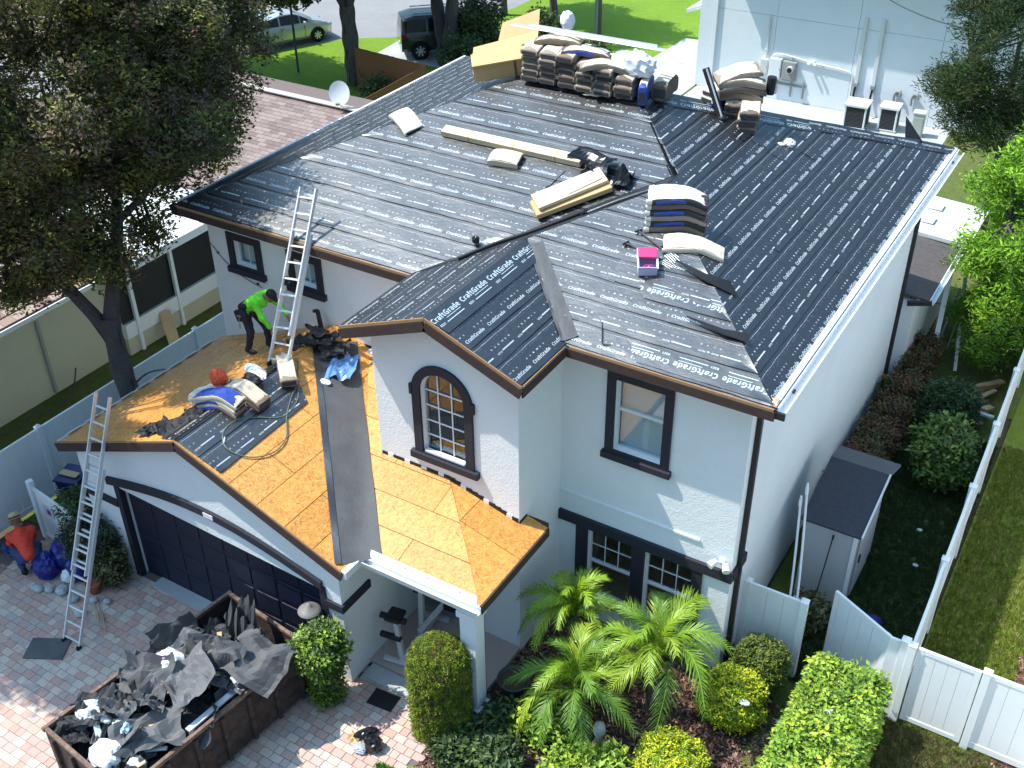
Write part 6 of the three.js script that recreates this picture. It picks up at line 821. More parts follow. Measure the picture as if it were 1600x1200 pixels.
{ const t = thing('garden_statue', 'grey garden ornament half hidden below the front palm', 'ornament', [-1.52, 0, 2.15]); L(t, 'base', rbox(0.22, 0.12, 0.22, 0.02).translate(0, 0.06, 0), M_concrete); L(t, 'body', new THREE.LatheGeometry([[0, 0.1], [0.1, 0.12], [0.06, 0.3], [0.11, 0.46], [0.09, 0.6], [0, 0.68]].map(q => new THREE.Vector2(...q)), 18), M_concrete); }
{ const t = thing('flood_light', 'twin flood light fitted at the right end of the trim band', 'flood light', [-0.62, 2.62, WZ]); L(t, 'base', new THREE.CylinderGeometry(0.06, 0.06, 0.05, 14).rotateX(Math.PI / 2).translate(0, 0, 0.025), M_white); for (const s of [-1, 1]) { L(t, 'arm', rod(V(0, 0, 0.05), V(s * 0.09, 0.02, 0.1), 0.014), M_white); L(t, 'head', new THREE.CylinderGeometry(0.07, 0.05, 0.15, 14).rotateX(Math.PI / 2 + 0.3).rotateY(s * 0.5).translate(s * 0.12, 0.02, 0.17), M_white); } }
{ // shed
  const t = thing('garden_shed', 'small grey sided shed with dark lean roof beside the house wall', 'shed', [0.55, 0, -4]); const M_sid = std({ color: [0.42, 0.44, 0.45], roughness: 0.6 }), M_shr = std({ map: colTex(256, 0.8, (i, x, y) => { const k = 0.8 + 0.4 * N2[(y * 2) * 512 + x * 2]; return [0.045 * k, 0.05 * k, 0.066 * k]; }), roughness: 0.9 });
  P(t, 'core', box(0.08, 0.98, 0, 1.95, -4.95, -3.02), M_sid); for (let k = 0; k < 15; k++) P(t, 'siding_board', slab([V(0.06, 0.02 + k * 0.13, -3.005), V(1.0, 0.02 + k * 0.13, -3.005), V(1.0, 0.145 + k * 0.13, -3.018), V(0.06, 0.145 + k * 0.13, -3.018)], V(0, 0, 1), 0.012), M_sid); for (let k = 0; k < 15; k++) P(t, 'siding_board', slab([V(1.0, 0.02 + k * 0.13, -4.96), V(1.0, 0.02 + k * 0.13, -3.0), V(0.985, 0.145 + k * 0.13, -3.0), V(0.985, 0.145 + k * 0.13, -4.96)], V(1, 0, 0), 0.012), M_sid);
  P(t, 'corner_trim', rboxAt(0.955, 1.025, 0, 1.96, -3.05, -2.985, 0.006), M_white); P(t, 'gable_infill', prism([[-4.97, 1.94], [-3.0, 1.94], [-3.0, 1.96], [-4.45, 2.3], [-4.97, 2.2]], 0.9).rotateY(-Math.PI / 2).translate(0.98, 0, 0), M_sid);
  P(t, 'roof_slope', slab([V(-0.02, 2.0, -2.9), V(1.1, 2.0, -2.9), V(1.1, 2.36, -4.5), V(-0.02, 2.36, -4.5)], V(0, 1, 0.22).normalize(), 0.05), M_shr); P(t, 'roof_slope', slab([V(-0.02, 2.362, -4.5), V(1.12, 2.362, -4.5), V(1.18, 2.24, -5.08), V(0.0, 2.24, -5.08)], V(0, 1, -0.2).normalize(), 0.05), std({ color: [0.12, 0.125, 0.14], map: paverTex, roughness: 0.9 })); P(t, 'roof_edge', bar(V(1.115, 1.99, -2.9), V(1.115, 2.35, -4.5), 0.03, 0.07), M_galv); P(t, 'door', rboxAt(1.0, 1.03, 0.1, 1.8, -4.5, -3.4, 0.01), M_sid); P(t, 'door_handle', rod(V(1.05, 0.9, -3.5), V(1.05, 1.1, -3.5), 0.015), M_black);
  const r = thing('rod', 'thin dark rod leaning on the front of the shed', 'rod', [0.62, 0, -2.2]); P(r, 'shaft', rod(V(0.58, 0.0, -2.2), V(0.6, 1.75, -2.95), 0.012), M_black); P(r, 'tip', rod(V(0.6, 1.72, -2.94), V(0.6, 1.8, -2.97), 0.02), M_black);
}
{ for (const [a, b, l] of [[[0.66, 0.0, -0.95], [0.02, 2.95, -2.75], 'right'], [[0.46, 0.0, -1.1], [-0.02, 2.75, -2.6], 'left']]) { const t = thing('plastic_pipe', `${l} of two long thin white pipes leaning between gate panel and shed`, 'pipe', [a[0], 0, a[2]]); P(t, 'pipe', tube([a, [(a[0] + b[0]) / 2 + 0.04, (a[1] + b[1]) / 2, (a[2] + b[2]) / 2], b], 0.022, 20, 8), M_white); P(t, 'coupling', rod(V(...b).lerp(V(...a), 0.02), V(...b).lerp(V(...a), 0.06), 0.03), M_white); } }
M('ladder_bundle', merge([0, 1, 2, 3, 4].map(k => bar(V(0.2 + k * 0.05, 0.05 + k * 0.02, -1.4), V(0.3 + k * 0.05, 0.7, -2.3), 0.1, 0.03))), M_galv, 'grey downspout offcuts leaning behind the short fence panel', 'metal strip');
M('black_bin', rbox(0.4, 0.5, 0.4, 0.05).translate(0.3, 0.25, -1.45), M_rubber, 'black tub behind the short white fence panel', 'tub');
M('ball', new THREE.SphereGeometry(0.16, 24, 16).scale(1.2, 0.9, 1).translate(1.62, 0.15, -2.9), M_plastic([0.01, 0.015, 0.16]), 'dark blue ball lying in the shade of the side yard', 'ball');
{ const t = thing('firewood', 'reddish brown lumber heap against the right fence', 'lumber', [1.85, 0, -11.5]); for (let k = 0; k < 7; k++) { const z = -12.6 + k * 0.34; L(t, 'plank', bar(V(0.2 - 0.05 * k % 0.2, 0.08 + 0.06 * (k % 3), z + 11.5), V(-0.25, 0.3 + 0.08 * (k % 2), z + 12.4), 0.16, 0.05), k % 2 ? M_fenceWood : M_board); } L(t, 'crosspiece', bar(V(-0.4, 0.3, 0.9), V(0.35, 0.34, 1.0), 0.1, 0.05), M_white); }
for (const [x, z, k] of [[1.2, -1.3, 0], [0.9, 0.1, 1], [1.05, 1.2, 2], [1.9, -5.0, 3], [1.7, -6.1, 4]]) M('paper_scrap', blob(0.045, 1.2, 0.5, 1, 0.5, 470 + k, 2).translate(x, 0, z), M_bag, 'small white scrap lying on the dark side yard grass', 'paper', 'white scraps on the side yard grass');
{ const t = thing('trellis', 'pale weathered lattice panel standing by the feathery tree', 'trellis', [0.9, 0, -13.4]); for (let k = 0; k < 7; k++) L(t, 'slat', bar(V(-0.9 + k * 0.25, 0.1, 0), V(-0.7 + k * 0.22, 1.7, -0.3 * (k % 2)), 0.05, 0.03), M_concrete); L(t, 'rail', bar(V(-1, 1.3, 0), V(0.8, 1.35, -0.2), 0.06, 0.03), M_concrete); }
{ const t = thing('patio_frame', 'white slanted post frame beside the rear extension', 'frame', [0.5, 0, -13]); P(t, 'post', bar(V(0.35, 0.0, -12.2), V(0.12, 2.5, -13.6), 0.12, 0.1), M_white); P(t, 'post', bar(V(0.9, 0.0, -12.6), V(0.3, 2.6, -14.4), 0.08, 0.08), M_galv); P(t, 'tie', bar(V(0.2, 2.45, -13.4), V(0.42, 2.6, -14.4), 0.09, 0.09), M_white); }
// ================================================================ PLANTS
function leafClump(n, len, wid, spread, seed, droop = 0.2) { // n folded leaves scattered in a small ball
  const s = rng(seed), pos = []; const q = new THREE.Quaternion(), e = new THREE.Euler();
  for (let i = 0; i < n; i++) {
    const c = V(s() - 0.5, s() - 0.5, s() - 0.5).multiplyScalar(2 * spread), l = len * (0.7 + 0.6 * s()), w = wid * (0.7 + 0.6 * s()); q.setFromEuler(e.set((s() - 0.5) * 2.0, s() * 6.283, (s() - 0.5) * 1.4));
    const p = [[0, 0, 0], [w / 2, 0.12 * l, l * 0.45], [0, -droop * l * 0.2, l], [-w / 2, 0.12 * l, l * 0.45], [0, 0, l * 0.45]].map(v => V(...v).applyQuaternion(q).add(c));
    for (const [a, b, d] of [[0, 1, 4], [4, 1, 2], [0, 4, 3], [4, 2, 3]]) pos.push(p[a], p[b], p[d]);
  }
  const g = new THREE.BufferGeometry().setFromPoints(pos); g.computeVertexNormals(); return g;
}
const M_leaf = std({ roughness: 0.55 }), M_leafT = phy({ roughness: 0.6, transmission: 0.35, thickness: 0, ior: 1.3 });
function foliage(parent, name, pts, clump, pal, mat = M_leaf) { // pts: [x,y,z,size]; local to parent
  const m = sh(new THREE.InstancedMesh(clump, mat, pts.length)), M4 = new THREE.Matrix4(), q = new THREE.Quaternion(), e = new THREE.Euler(), c = new THREE.Color();
  pts.forEach((p, i) => { q.setFromEuler(e.set(rr(-0.7, 0.7), R() * 6.283, rr(-0.7, 0.7))); M4.compose(V(p[0], p[1], p[2]), q, V(p[3], p[3], p[3])); m.setMatrixAt(i, M4); const a = pal[Math.min(pal.length - 1, (Math.pow(R(), 1.1) * pal.length) | 0)], k = rr(0.75, 1.25); c.setRGB(a[0] * k, a[1] * k, a[2] * k); m.setColorAt(i, c); });
  m.name = name; m.userData.kind = 'stuff'; parent.add(m); return m;
}
function limb(pts, r0, r1, seg = 20, n = 9) { // tapered bent limb
  const c = new THREE.CatmullRomCurve3(pts.map(p => V(...p))), g = new THREE.TubeGeometry(c, seg, 1, n, false), p = g.attributes.position, uv = g.attributes.uv, len = c.getLength();
  for (let i = 0; i <= seg; i++) { const ce = c.getPointAt(i / seg), r = r0 + (r1 - r0) * Math.pow(i / seg, 0.8); for (let j = 0; j <= n; j++) { const k = i * (n + 1) + j, v = V(p.getX(k), p.getY(k), p.getZ(k)).sub(ce).multiplyScalar(r * (1 + 0.08 * Math.sin(j * 2.4 + i))).add(ce); p.setXYZ(k, v.x, v.y, v.z); uv.setXY(k, j / n * 6.28 * r0, i / seg * len); } } g.computeVertexNormals(); return g;
}
// ---- the big oak left of the garage
function oak(name, label, base, blobs, pal, o = {}) {
  const t = thing(name, label, 'tree', base);
  const ls = o.limbs || []; ls.forEach((l, i) => L(t, i ? 'limb' : 'trunk', limb(l.p, l.r0, l.r1), M_bark));
  const clumps = [1, 2].map(k => leafClump(16, o.len || 0.11, o.wid || 0.05, 0.17, 600 + k)); const pts = [[], []], twigs = [], s = rng(o.seed || 3), ends = ls.slice(1).map(l => V(...l.p[l.p.length - 1])).concat(ls.map(l => V(...l.p[Math.max(1, l.p.length - 2)])));
  blobs.forEach(b => { const c = V(b[0], b[1], b[2]), r = b[3], n = Math.round((o.dens || 70) * r * r * 2.2); let best = ends[0], bd = 1e9; ends.forEach(e => { const d = e.distanceTo(c); if (d < bd) { bd = d; best = e; } }); if (ends.length) twigs.push(limb([best.toArray(), best.clone().lerp(c, 0.5).add(V(s() - 0.5, 0.3 * s(), s() - 0.5).multiplyScalar(0.4)).toArray(), c.toArray()], 0.045, 0.012, 6, 5));
    for (let k = 0; k < 3; k++) twigs.push(limb([c.toArray(), c.clone().add(V(s() - 0.5, s() - 0.3, s() - 0.5).multiplyScalar(r * 1.1)).toArray(), c.clone().add(V(s() - 0.5, s() - 0.5, s() - 0.5).multiplyScalar(r * 2.3)).toArray()], 0.014, 0.004, 5, 4));
    for (let i = 0; i < n; i++) { const d = V(s() * 2 - 1, s() * 2 - 1, s() * 2 - 1); if (d.length() > 1) { i--; continue; } d.setLength(Math.pow(d.length(), 0.6)); pts[i % 2].push([c.x + d.x * r * 1.15, c.y + d.y * r * 0.85, c.z + d.z * r * 1.15, 0.75 + s() * 0.6]); } });
  if (twigs.length) L(t, 'twigs', merge(twigs), o.twigMat || M_bark).userData.kind = 'stuff';
  pts.forEach((p, i) => foliage(t, 'crown', p, clumps[i], pal, M_leafT));
  return t;
}
const palOak = [[0.075, 0.09, 0.028], [0.125, 0.145, 0.045], [0.18, 0.2, 0.06], [0.25, 0.265, 0.07], [0.36, 0.37, 0.08], [0.2, 0.19, 0.09], [0.28, 0.25, 0.17], [0.27, 0.16, 0.12]];
{
  const B = [-14.1, 0, 0.35], s = rng(17), bl = [];
  const ell = (n, c, r, rmin, rmax) => { for (let i = 0; i < n; i++) { const d = V(s() * 2 - 1, s() * 2 - 1, s() * 2 - 1); if (d.length() > 1) { i--; continue; } d.setLength(Math.pow(d.length(), 0.45)); bl.push([c[0] + d.x * r[0] - B[0], c[1] + d.y * r[1] - B[1], c[2] + d.z * r[2] - B[2], rmin + s() * (rmax - rmin)]); } };
  ell(54, [-15.3, 8.2, -0.6], [2.5, 2.5, 3.4], 0.5, 0.9); ell(17, [-15.0, 6.0, -0.2], [1.7, 0.9, 2.2], 0.4, 0.65); ell(22, [-16.3, 7.6, 4.0], [2.2, 1.9, 2.6], 0.45, 0.8); ell(8, [-16.4, 8.6, -5.0], [1.5, 1.8, 1.5], 0.45, 0.75); ell(8, [-15.8, 4.6, 1.0], [0.8, 0.5, 0.8], 0.3, 0.45);
  ell(30, [-16.0, 6.4, -2.6], [1.4, 1.4, 2.4], 0.4, 0.7); ell(34, [-15.5, 8.2, -3.6], [1.5, 2.2, 2.0], 0.45, 0.8); ell(16, [-16.4, 6.2, 1.4], [1.2, 1.2, 1.4], 0.4, 0.65); ell(16, [-14.4, 5.0, 0.0], [0.9, 0.7, 1.6], 0.28, 0.42); ell(10, [-15.6, 5.0, 0.8], [0.8, 0.6, 0.9], 0.3, 0.45); ell(14, [-13.5, 9.9, -0.7], [0.9, 0.7, 1.0], 0.4, 0.6); ell(14, [-15.2, 9.5, -1.3], [1.0, 0.9, 1.5], 0.45, 0.75); ell(16, [-13.9, 10.6, 1.6], [1.9, 1.0, 2.4], 0.35, 0.6);
  oak('oak_tree', 'big dark tree with grey forked trunk left of the garage roof', B, bl, palOak, { seed: 23, dens: 74, limbs: [
    { p: [[0, 0, 0], [-0.02, 1.2, 0.02], [-0.08, 2.6, 0.05], [-0.15, 3.7, 0]], r0: 0.27, r1: 0.2 },
    { p: [[-0.12, 3.1, 0.03], [-0.5, 3.9, 0.2], [-1.0, 4.6, 0.35], [-1.7, 5.6, 0.4], [-2.2, 7, 0.3]], r0: 0.17, r1: 0.06 },
    { p: [[-0.14, 3.5, 0], [-0.1, 4.4, -0.25], [-0.05, 5.4, -0.6], [-0.3, 6.8, -1.2], [-0.5, 8.4, -2]], r0: 0.17, r1: 0.06 },
    { p: [[-0.08, 4.9, -0.4], [-0.6, 5.8, -0.2], [-1.2, 7.0, -0.6], [-1.6, 8.6, -0.8]], r0: 0.09, r1: 0.03 },
    { p: [[-1.2, 4.9, 0.35], [-1.8, 5.6, 1.4], [-2.2, 6.6, 2.6], [-2.2, 7.4, 3.8]], r0: 0.1, r1: 0.04 },
    { p: [[-0.1, 5.6, -0.7], [0.3, 6.4, -1.8], [0.2, 7.4, -3.2], [-0.2, 8.4, -4.6]], r0: 0.08, r1: 0.03 },
    { p: [[0.08, 2.0, 0.05], [0.5, 2.4, -0.15], [0.9, 2.55, -0.3]], r0: 0.03, r1: 0.012 }] });
  // second crown beyond the left edge, throwing the dappled shade on the driveway
  const B2 = [-17.0, 0, 7.6], b2 = []; for (let i = 0; i < 120; i++) { const d = V(s() * 2 - 1, s() * 2 - 1, s() * 2 - 1); if (d.length() > 1) { i--; continue; } b2.push([0.9 + d.x * 3.0, 8.4 + d.y * 2.2, -1.7 + d.z * 2.0, 0.45 + s() * 0.4]); }
  oak('oak_tree', 'tree beyond the left edge whose twigs hang into the picture', B2, b2, palOak, { seed: 29, dens: 95, limbs: [{ p: [[0, 0, 0], [0.1, 2, 0], [0.2, 5.6, -0.2]], r0: 0.24, r1: 0.15 }, { p: [[0.2, 5.4, -0.2], [0.6, 6.6, -1], [0.9, 8.2, -1.6]], r0: 0.12, r1: 0.05 }] });
  { const t = thing('hanging_branch', 'thin leafy twigs hanging in front of the left fence', 'branch', [-14.35, 2.2, 3.6]); L(t, 'twig', merge([limb([[-0.9, 1.0, 0.4], [-0.4, 0.7, 0.2], [0.05, 0.2, 0]], 0.016, 0.006, 10, 5), limb([[-0.5, 0.75, 0.25], [-0.2, 0.3, 0.2], [-0.15, -0.25, 0.2]], 0.012, 0.004, 10, 5)]), M_bark); const p = []; for (let i = 0; i < 46; i++) { const u = R(); p.push(u < 0.6 ? [-0.8 + 0.9 * R(), 0.15 + 0.6 * R(), 0.1 + 0.3 * R(), 0.7] : [-0.3 + 0.2 * R(), -0.3 + 0.8 * R(), 0.2, 0.6]); } foliage(t, 'leaves', p, leafClump(7, 0.09, 0.045, 0.07, 611), palOak); }
}
// ---- shrubs
function shrub(name, label, cat, base, surf, n, clump, pal, core, mat = M_leaf) { const t = thing(name, label, cat, base); const p = []; for (let i = 0; i < n; i++) p.push(surf()); if (core) { const b = core.boundingBox || (core.computeBoundingBox(), core.boundingBox), c = b.getCenter(V(0, 0, 0)), hy = b.max.y; for (let i = 0; i < n * 0.6; i++) { const q = surf(), k = rr(0.5, 0.88); p.push([c.x + (q[0] - c.x) * k, Math.min(q[1], hy * k + 0.1), c.z + (q[2] - c.z) * k, q[3]]); } L(t, 'stem', merge([0, 1, 2, 3, 4].map(j => limb([[0.03 * j - 0.06, 0, 0], [0.1 * Math.cos(j * 1.3), hy * 0.45, 0.1 * Math.sin(j * 1.3)], [0.2 * Math.cos(j * 1.3), hy * 0.8, 0.2 * Math.sin(j * 1.3)]], 0.022, 0.008, 8, 5))), M_bark); } foliage(t, 'foliage', p, clump, pal, mat); return t; }
const cSmall = leafClump(14, 0.05, 0.028, 0.055, 620), cMid = leafClump(12, 0.08, 0.045, 0.08, 621), cBig = leafClump(10, 0.11, 0.06, 0.1, 622), cNeedle = leafClump(22, 0.055, 0.012, 0.045, 623);
const sphereP = (rx, ry, rz, cy, j = 0.12) => () => { const d = V(R() * 2 - 1, R() * 2 - 1, R() * 2 - 1).normalize(), k = 1 - j * 1.6 * R() + j * 0.5 * R() + (R() < 0.05 ? 0.22 * R() : 0) + 0.06 * Math.sin(d.x * 5 + d.z * 7) * Math.sin(d.y * 6); return [d.x * rx * k, Math.max(0.02, cy + d.y * ry * k), d.z * rz * k, 0.8 + R() * 0.5]; };
const capsuleP = (r, h) => () => { const a = R() * 6.283, u = R() * (h - r * 0.6 + r * 1.1), k = 0.9 + 0.14 * R() - 0.07 * R(); if (u < h - r) return [Math.cos(a) * r * k, u, Math.sin(a) * r * k, 0.8 + R() * 0.4]; const p = Math.acos(R()); return [Math.cos(a) * Math.sin(p) * r * k, h - r + Math.cos(p) * r * k, Math.sin(a) * Math.sin(p) * r * k, 0.8 + R() * 0.4]; };
shrub('clipped_topiary', 'tall clipped cylindrical topiary with domed top before the porch', 'topiary', [-4.06, 0, 3.1], capsuleP(0.5, 2.02), 3400, cNeedle, [[0.08, 0.13, 0.012], [0.14, 0.21, 0.015], [0.22, 0.29, 0.02], [0.3, 0.36, 0.025], [0.16, 0.11, 0.035]], new THREE.CapsuleGeometry(0.41, 1.1, 8, 18).translate(0, 0.96, 0));
{ // round headed shrub by the dumpster
  const t = shrub('round_shrub', 'loose round headed shrub beside the dumpster and garage corner', 'shrub', [-6.1, 0, 3.68], () => { const u = R(); if (u < 0.72) { const q = sphereP(0.37, 0.5, 0.37, 1.3, 0.4)(); return q; } const a = R() * 6.3, r = 0.26 * Math.sqrt(R()); return [Math.cos(a) * r, 0.1 + R() * 0.9, Math.sin(a) * r, 0.9]; }, 900, cMid, [[0.1, 0.17, 0.02], [0.17, 0.27, 0.025], [0.25, 0.36, 0.03], [0.06, 0.1, 0.02]], new THREE.SphereGeometry(0.24, 12, 10).translate(0, 1.28, 0)); L(t, 'stem', merge([0, 1, 2, 3].map(k => limb([[0, 0, 0], [0.08 * Math.cos(k * 1.7), 0.5, 0.08 * Math.sin(k * 1.7)], [0.2 * Math.cos(k * 1.7), 1.1, 0.2 * Math.sin(k * 1.7)]], 0.025, 0.012, 8, 5))), M_bark); }
const palYel = [[0.46, 0.5, 0.012], [0.58, 0.58, 0.015], [0.32, 0.4, 0.02], [0.18, 0.28, 0.02]], palBrt = [[0.12, 0.22, 0.02], [0.2, 0.33, 0.03], [0.28, 0.42, 0.04], [0.36, 0.46, 0.04]], palDk = [[0.03, 0.06, 0.015], [0.05, 0.09, 0.02], [0.08, 0.12, 0.025]];
shrub('yellow_shrub', 'round bright yellow green shrub beside the house corner', 'shrub', [0.12, 0, 0.42], (f => () => { const p = f(); return p; })(sphereP(0.55, 0.5, 0.5, 0.52, 0.25)), 1500, cSmall, palYel, new THREE.SphereGeometry(0.38, 14, 10).translate(0, 0.46, 0));
shrub('green_shrub', 'darker rounded shrub between the yellow shrub and the fence panel', 'shrub', [0.3, 0, -0.42], sphereP(0.45, 0.55, 0.4, 0.62, 0.2), 1200, cSmall, [[0.07, 0.11, 0.015], [0.12, 0.16, 0.015], [0.17, 0.2, 0.02]], new THREE.SphereGeometry(0.34, 14, 10).scale(1, 1.2, 1).translate(0, 0.52, 0));
shrub('yellow_shrub', 'low bright yellow shrub cut by the bottom edge of the picture', 'shrub', [-0.25, 0, 2.05], sphereP(0.6, 0.42, 0.5, 0.36, 0.3), 1300, cSmall, palYel, new THREE.SphereGeometry(0.4, 14, 10).scale(1.1, 0.8, 1).translate(0, 0.3, 0));
{ const f = () => { const s = R(), y = R(), k = () => rr(-0.06, 0.06); const u = rr(-1.25, 1.35); let p; if (s < 0.45) p = [rr(-0.5, 0.5), 1.22, u]; else if (s < 0.62) p = [rr(-0.5, 0.5), y * 1.2, 1.35]; else if (s < 0.68) p = [rr(-0.5, 0.5), y * 1.2, -1.25]; else p = [(R() < 0.5 ? -0.52 : 0.52), y * 1.2, u]; const tp = p[1] > 1.1 && R() < 0.1 ? R() * 0.28 : 0; return [p[0] + k(), Math.max(0.03, p[1] + k() + tp + 0.05 * Math.sin(p[2] * 5)), p[2] + k(), 0.8 + R() * 0.6]; };
  const t = shrub('clipped_hedge', 'thick light green box hedge leading to the open gate', 'hedge', [1.78, 0, 0.72], f, 3600, cMid, palBrt, rbox(0.9, 1.12, 2.5, 0.1).translate(0, 0.56, 0.05)); 
  M('white_rag', blob(0.07, 1.3, 0.5, 1, 0.5, 640, 3).translate(1.75, 1.28, 0.55), M_bag, 'white scrap lying on top of the light green hedge', 'rag'); M('white_rag', blob(0.06, 1.5, 0.5, 1, 0.5, 641, 3).translate(0.42, 0.86, 0.72), M_bag, 'white scrap lying on the round yellow shrub', 'rag'); }
// low planting under the palms
for (const [x, z, r, l, pal] of [[-2.55, 2.35, 0.42, 'bushy green plant below the front palm on the left', palBrt], [-1.65, 2.85, 0.4, 'light leafed plant at the bottom edge below the front palm', palBrt], [-1.15, 2.5, 0.3, 'small upright leafy plant at the bottom edge right of the ornament', palBrt], [-3.1, 2.6, 0.32, 'dark leafy plant between topiary and planter', palDk], [-3.45, 3.5, 0.34, 'dark low plant right of the topiary foot', palDk], [-2.75, 3.4, 0.4, 'dark low plant at the bottom edge right of the topiary', palDk]]) shrub('leafy_plant', l, 'plant', [x, 0, z], sphereP(r, r * 0.8, r, r * 0.6, 0.6), 240, cBig, pal, null);
shrub('leafy_shrub', 'dark shrub behind the driveway ladder at the garage corner', 'shrub', [-12.15, 0, 3.5], sphereP(0.6, 0.65, 0.4, 0.75, 0.5), 620, cMid, [[0.03, 0.045, 0.018], [0.06, 0.08, 0.03], [0.1, 0.11, 0.05], [0.05, 0.06, 0.03]], null);
shrub('leafy_shrub', 'taller dark shrub between blue bin and ladder', 'shrub', [-12.75, 0, 3.15], sphereP(0.42, 0.6, 0.35, 1.0, 0.5), 420, cMid, palDk, null);
shrub('leafy_shrub', 'yellowish tangled shrub right of the ladder at the garage jamb', 'shrub', [-11.7, 0, 3.55], sphereP(0.35, 0.4, 0.3, 0.42, 0.6), 260, cMid, [[0.1, 0.11, 0.04], [0.16, 0.15, 0.06]], null);
// side yard shrubs
shrub('round_shrub', 'light green shrub with white blossoms standing in the side yard', 'shrub', [1.62, 0, -7.7], sphereP(0.6, 0.75, 0.6, 0.95, 0.4), 1000, cBig, [[0.06, 0.11, 0.02], [0.1, 0.18, 0.03], [0.16, 0.24, 0.04]], null);
shrub('round_shrub', 'dark round shrub behind the blossoming one in the side yard', 'shrub', [1.3, 0, -10.0], sphereP(0.6, 0.6, 0.6, 0.6, 0.3), 800, cMid, [[0.025, 0.06, 0.015], [0.04, 0.08, 0.02]], null);
for (let k = 0; k < 7; k++) shrub('croton_shrub', ['reddish croton shrub nearest the shed along the house wall', 'second reddish croton from the shed', 'third reddish croton from the shed', 'fourth reddish croton from the shed', 'fifth reddish croton from the shed', 'sixth croton from the shed by the rear extension', 'farthest croton by the rear extension wall'][k], 'shrub', [0.1 + 0.05 * (k % 2), 0, -5.9 - k * 1.05], sphereP(0.42, 0.5, 0.55, 0.55, 0.5), 330, cMid, [[0.1, 0.045, 0.02], [0.07, 0.06, 0.02], [0.16, 0.08, 0.03], [0.05, 0.07, 0.02]], null);
shrub('fern_plant', 'dark leafy plant growing at the front of the shed', 'plant', [0.55, 0, -2.2], sphereP(0.3, 0.4, 0.3, 0.4, 0.6), 180, cBig, [[0.06, 0.07, 0.02], [0.09, 0.09, 0.03]], null);
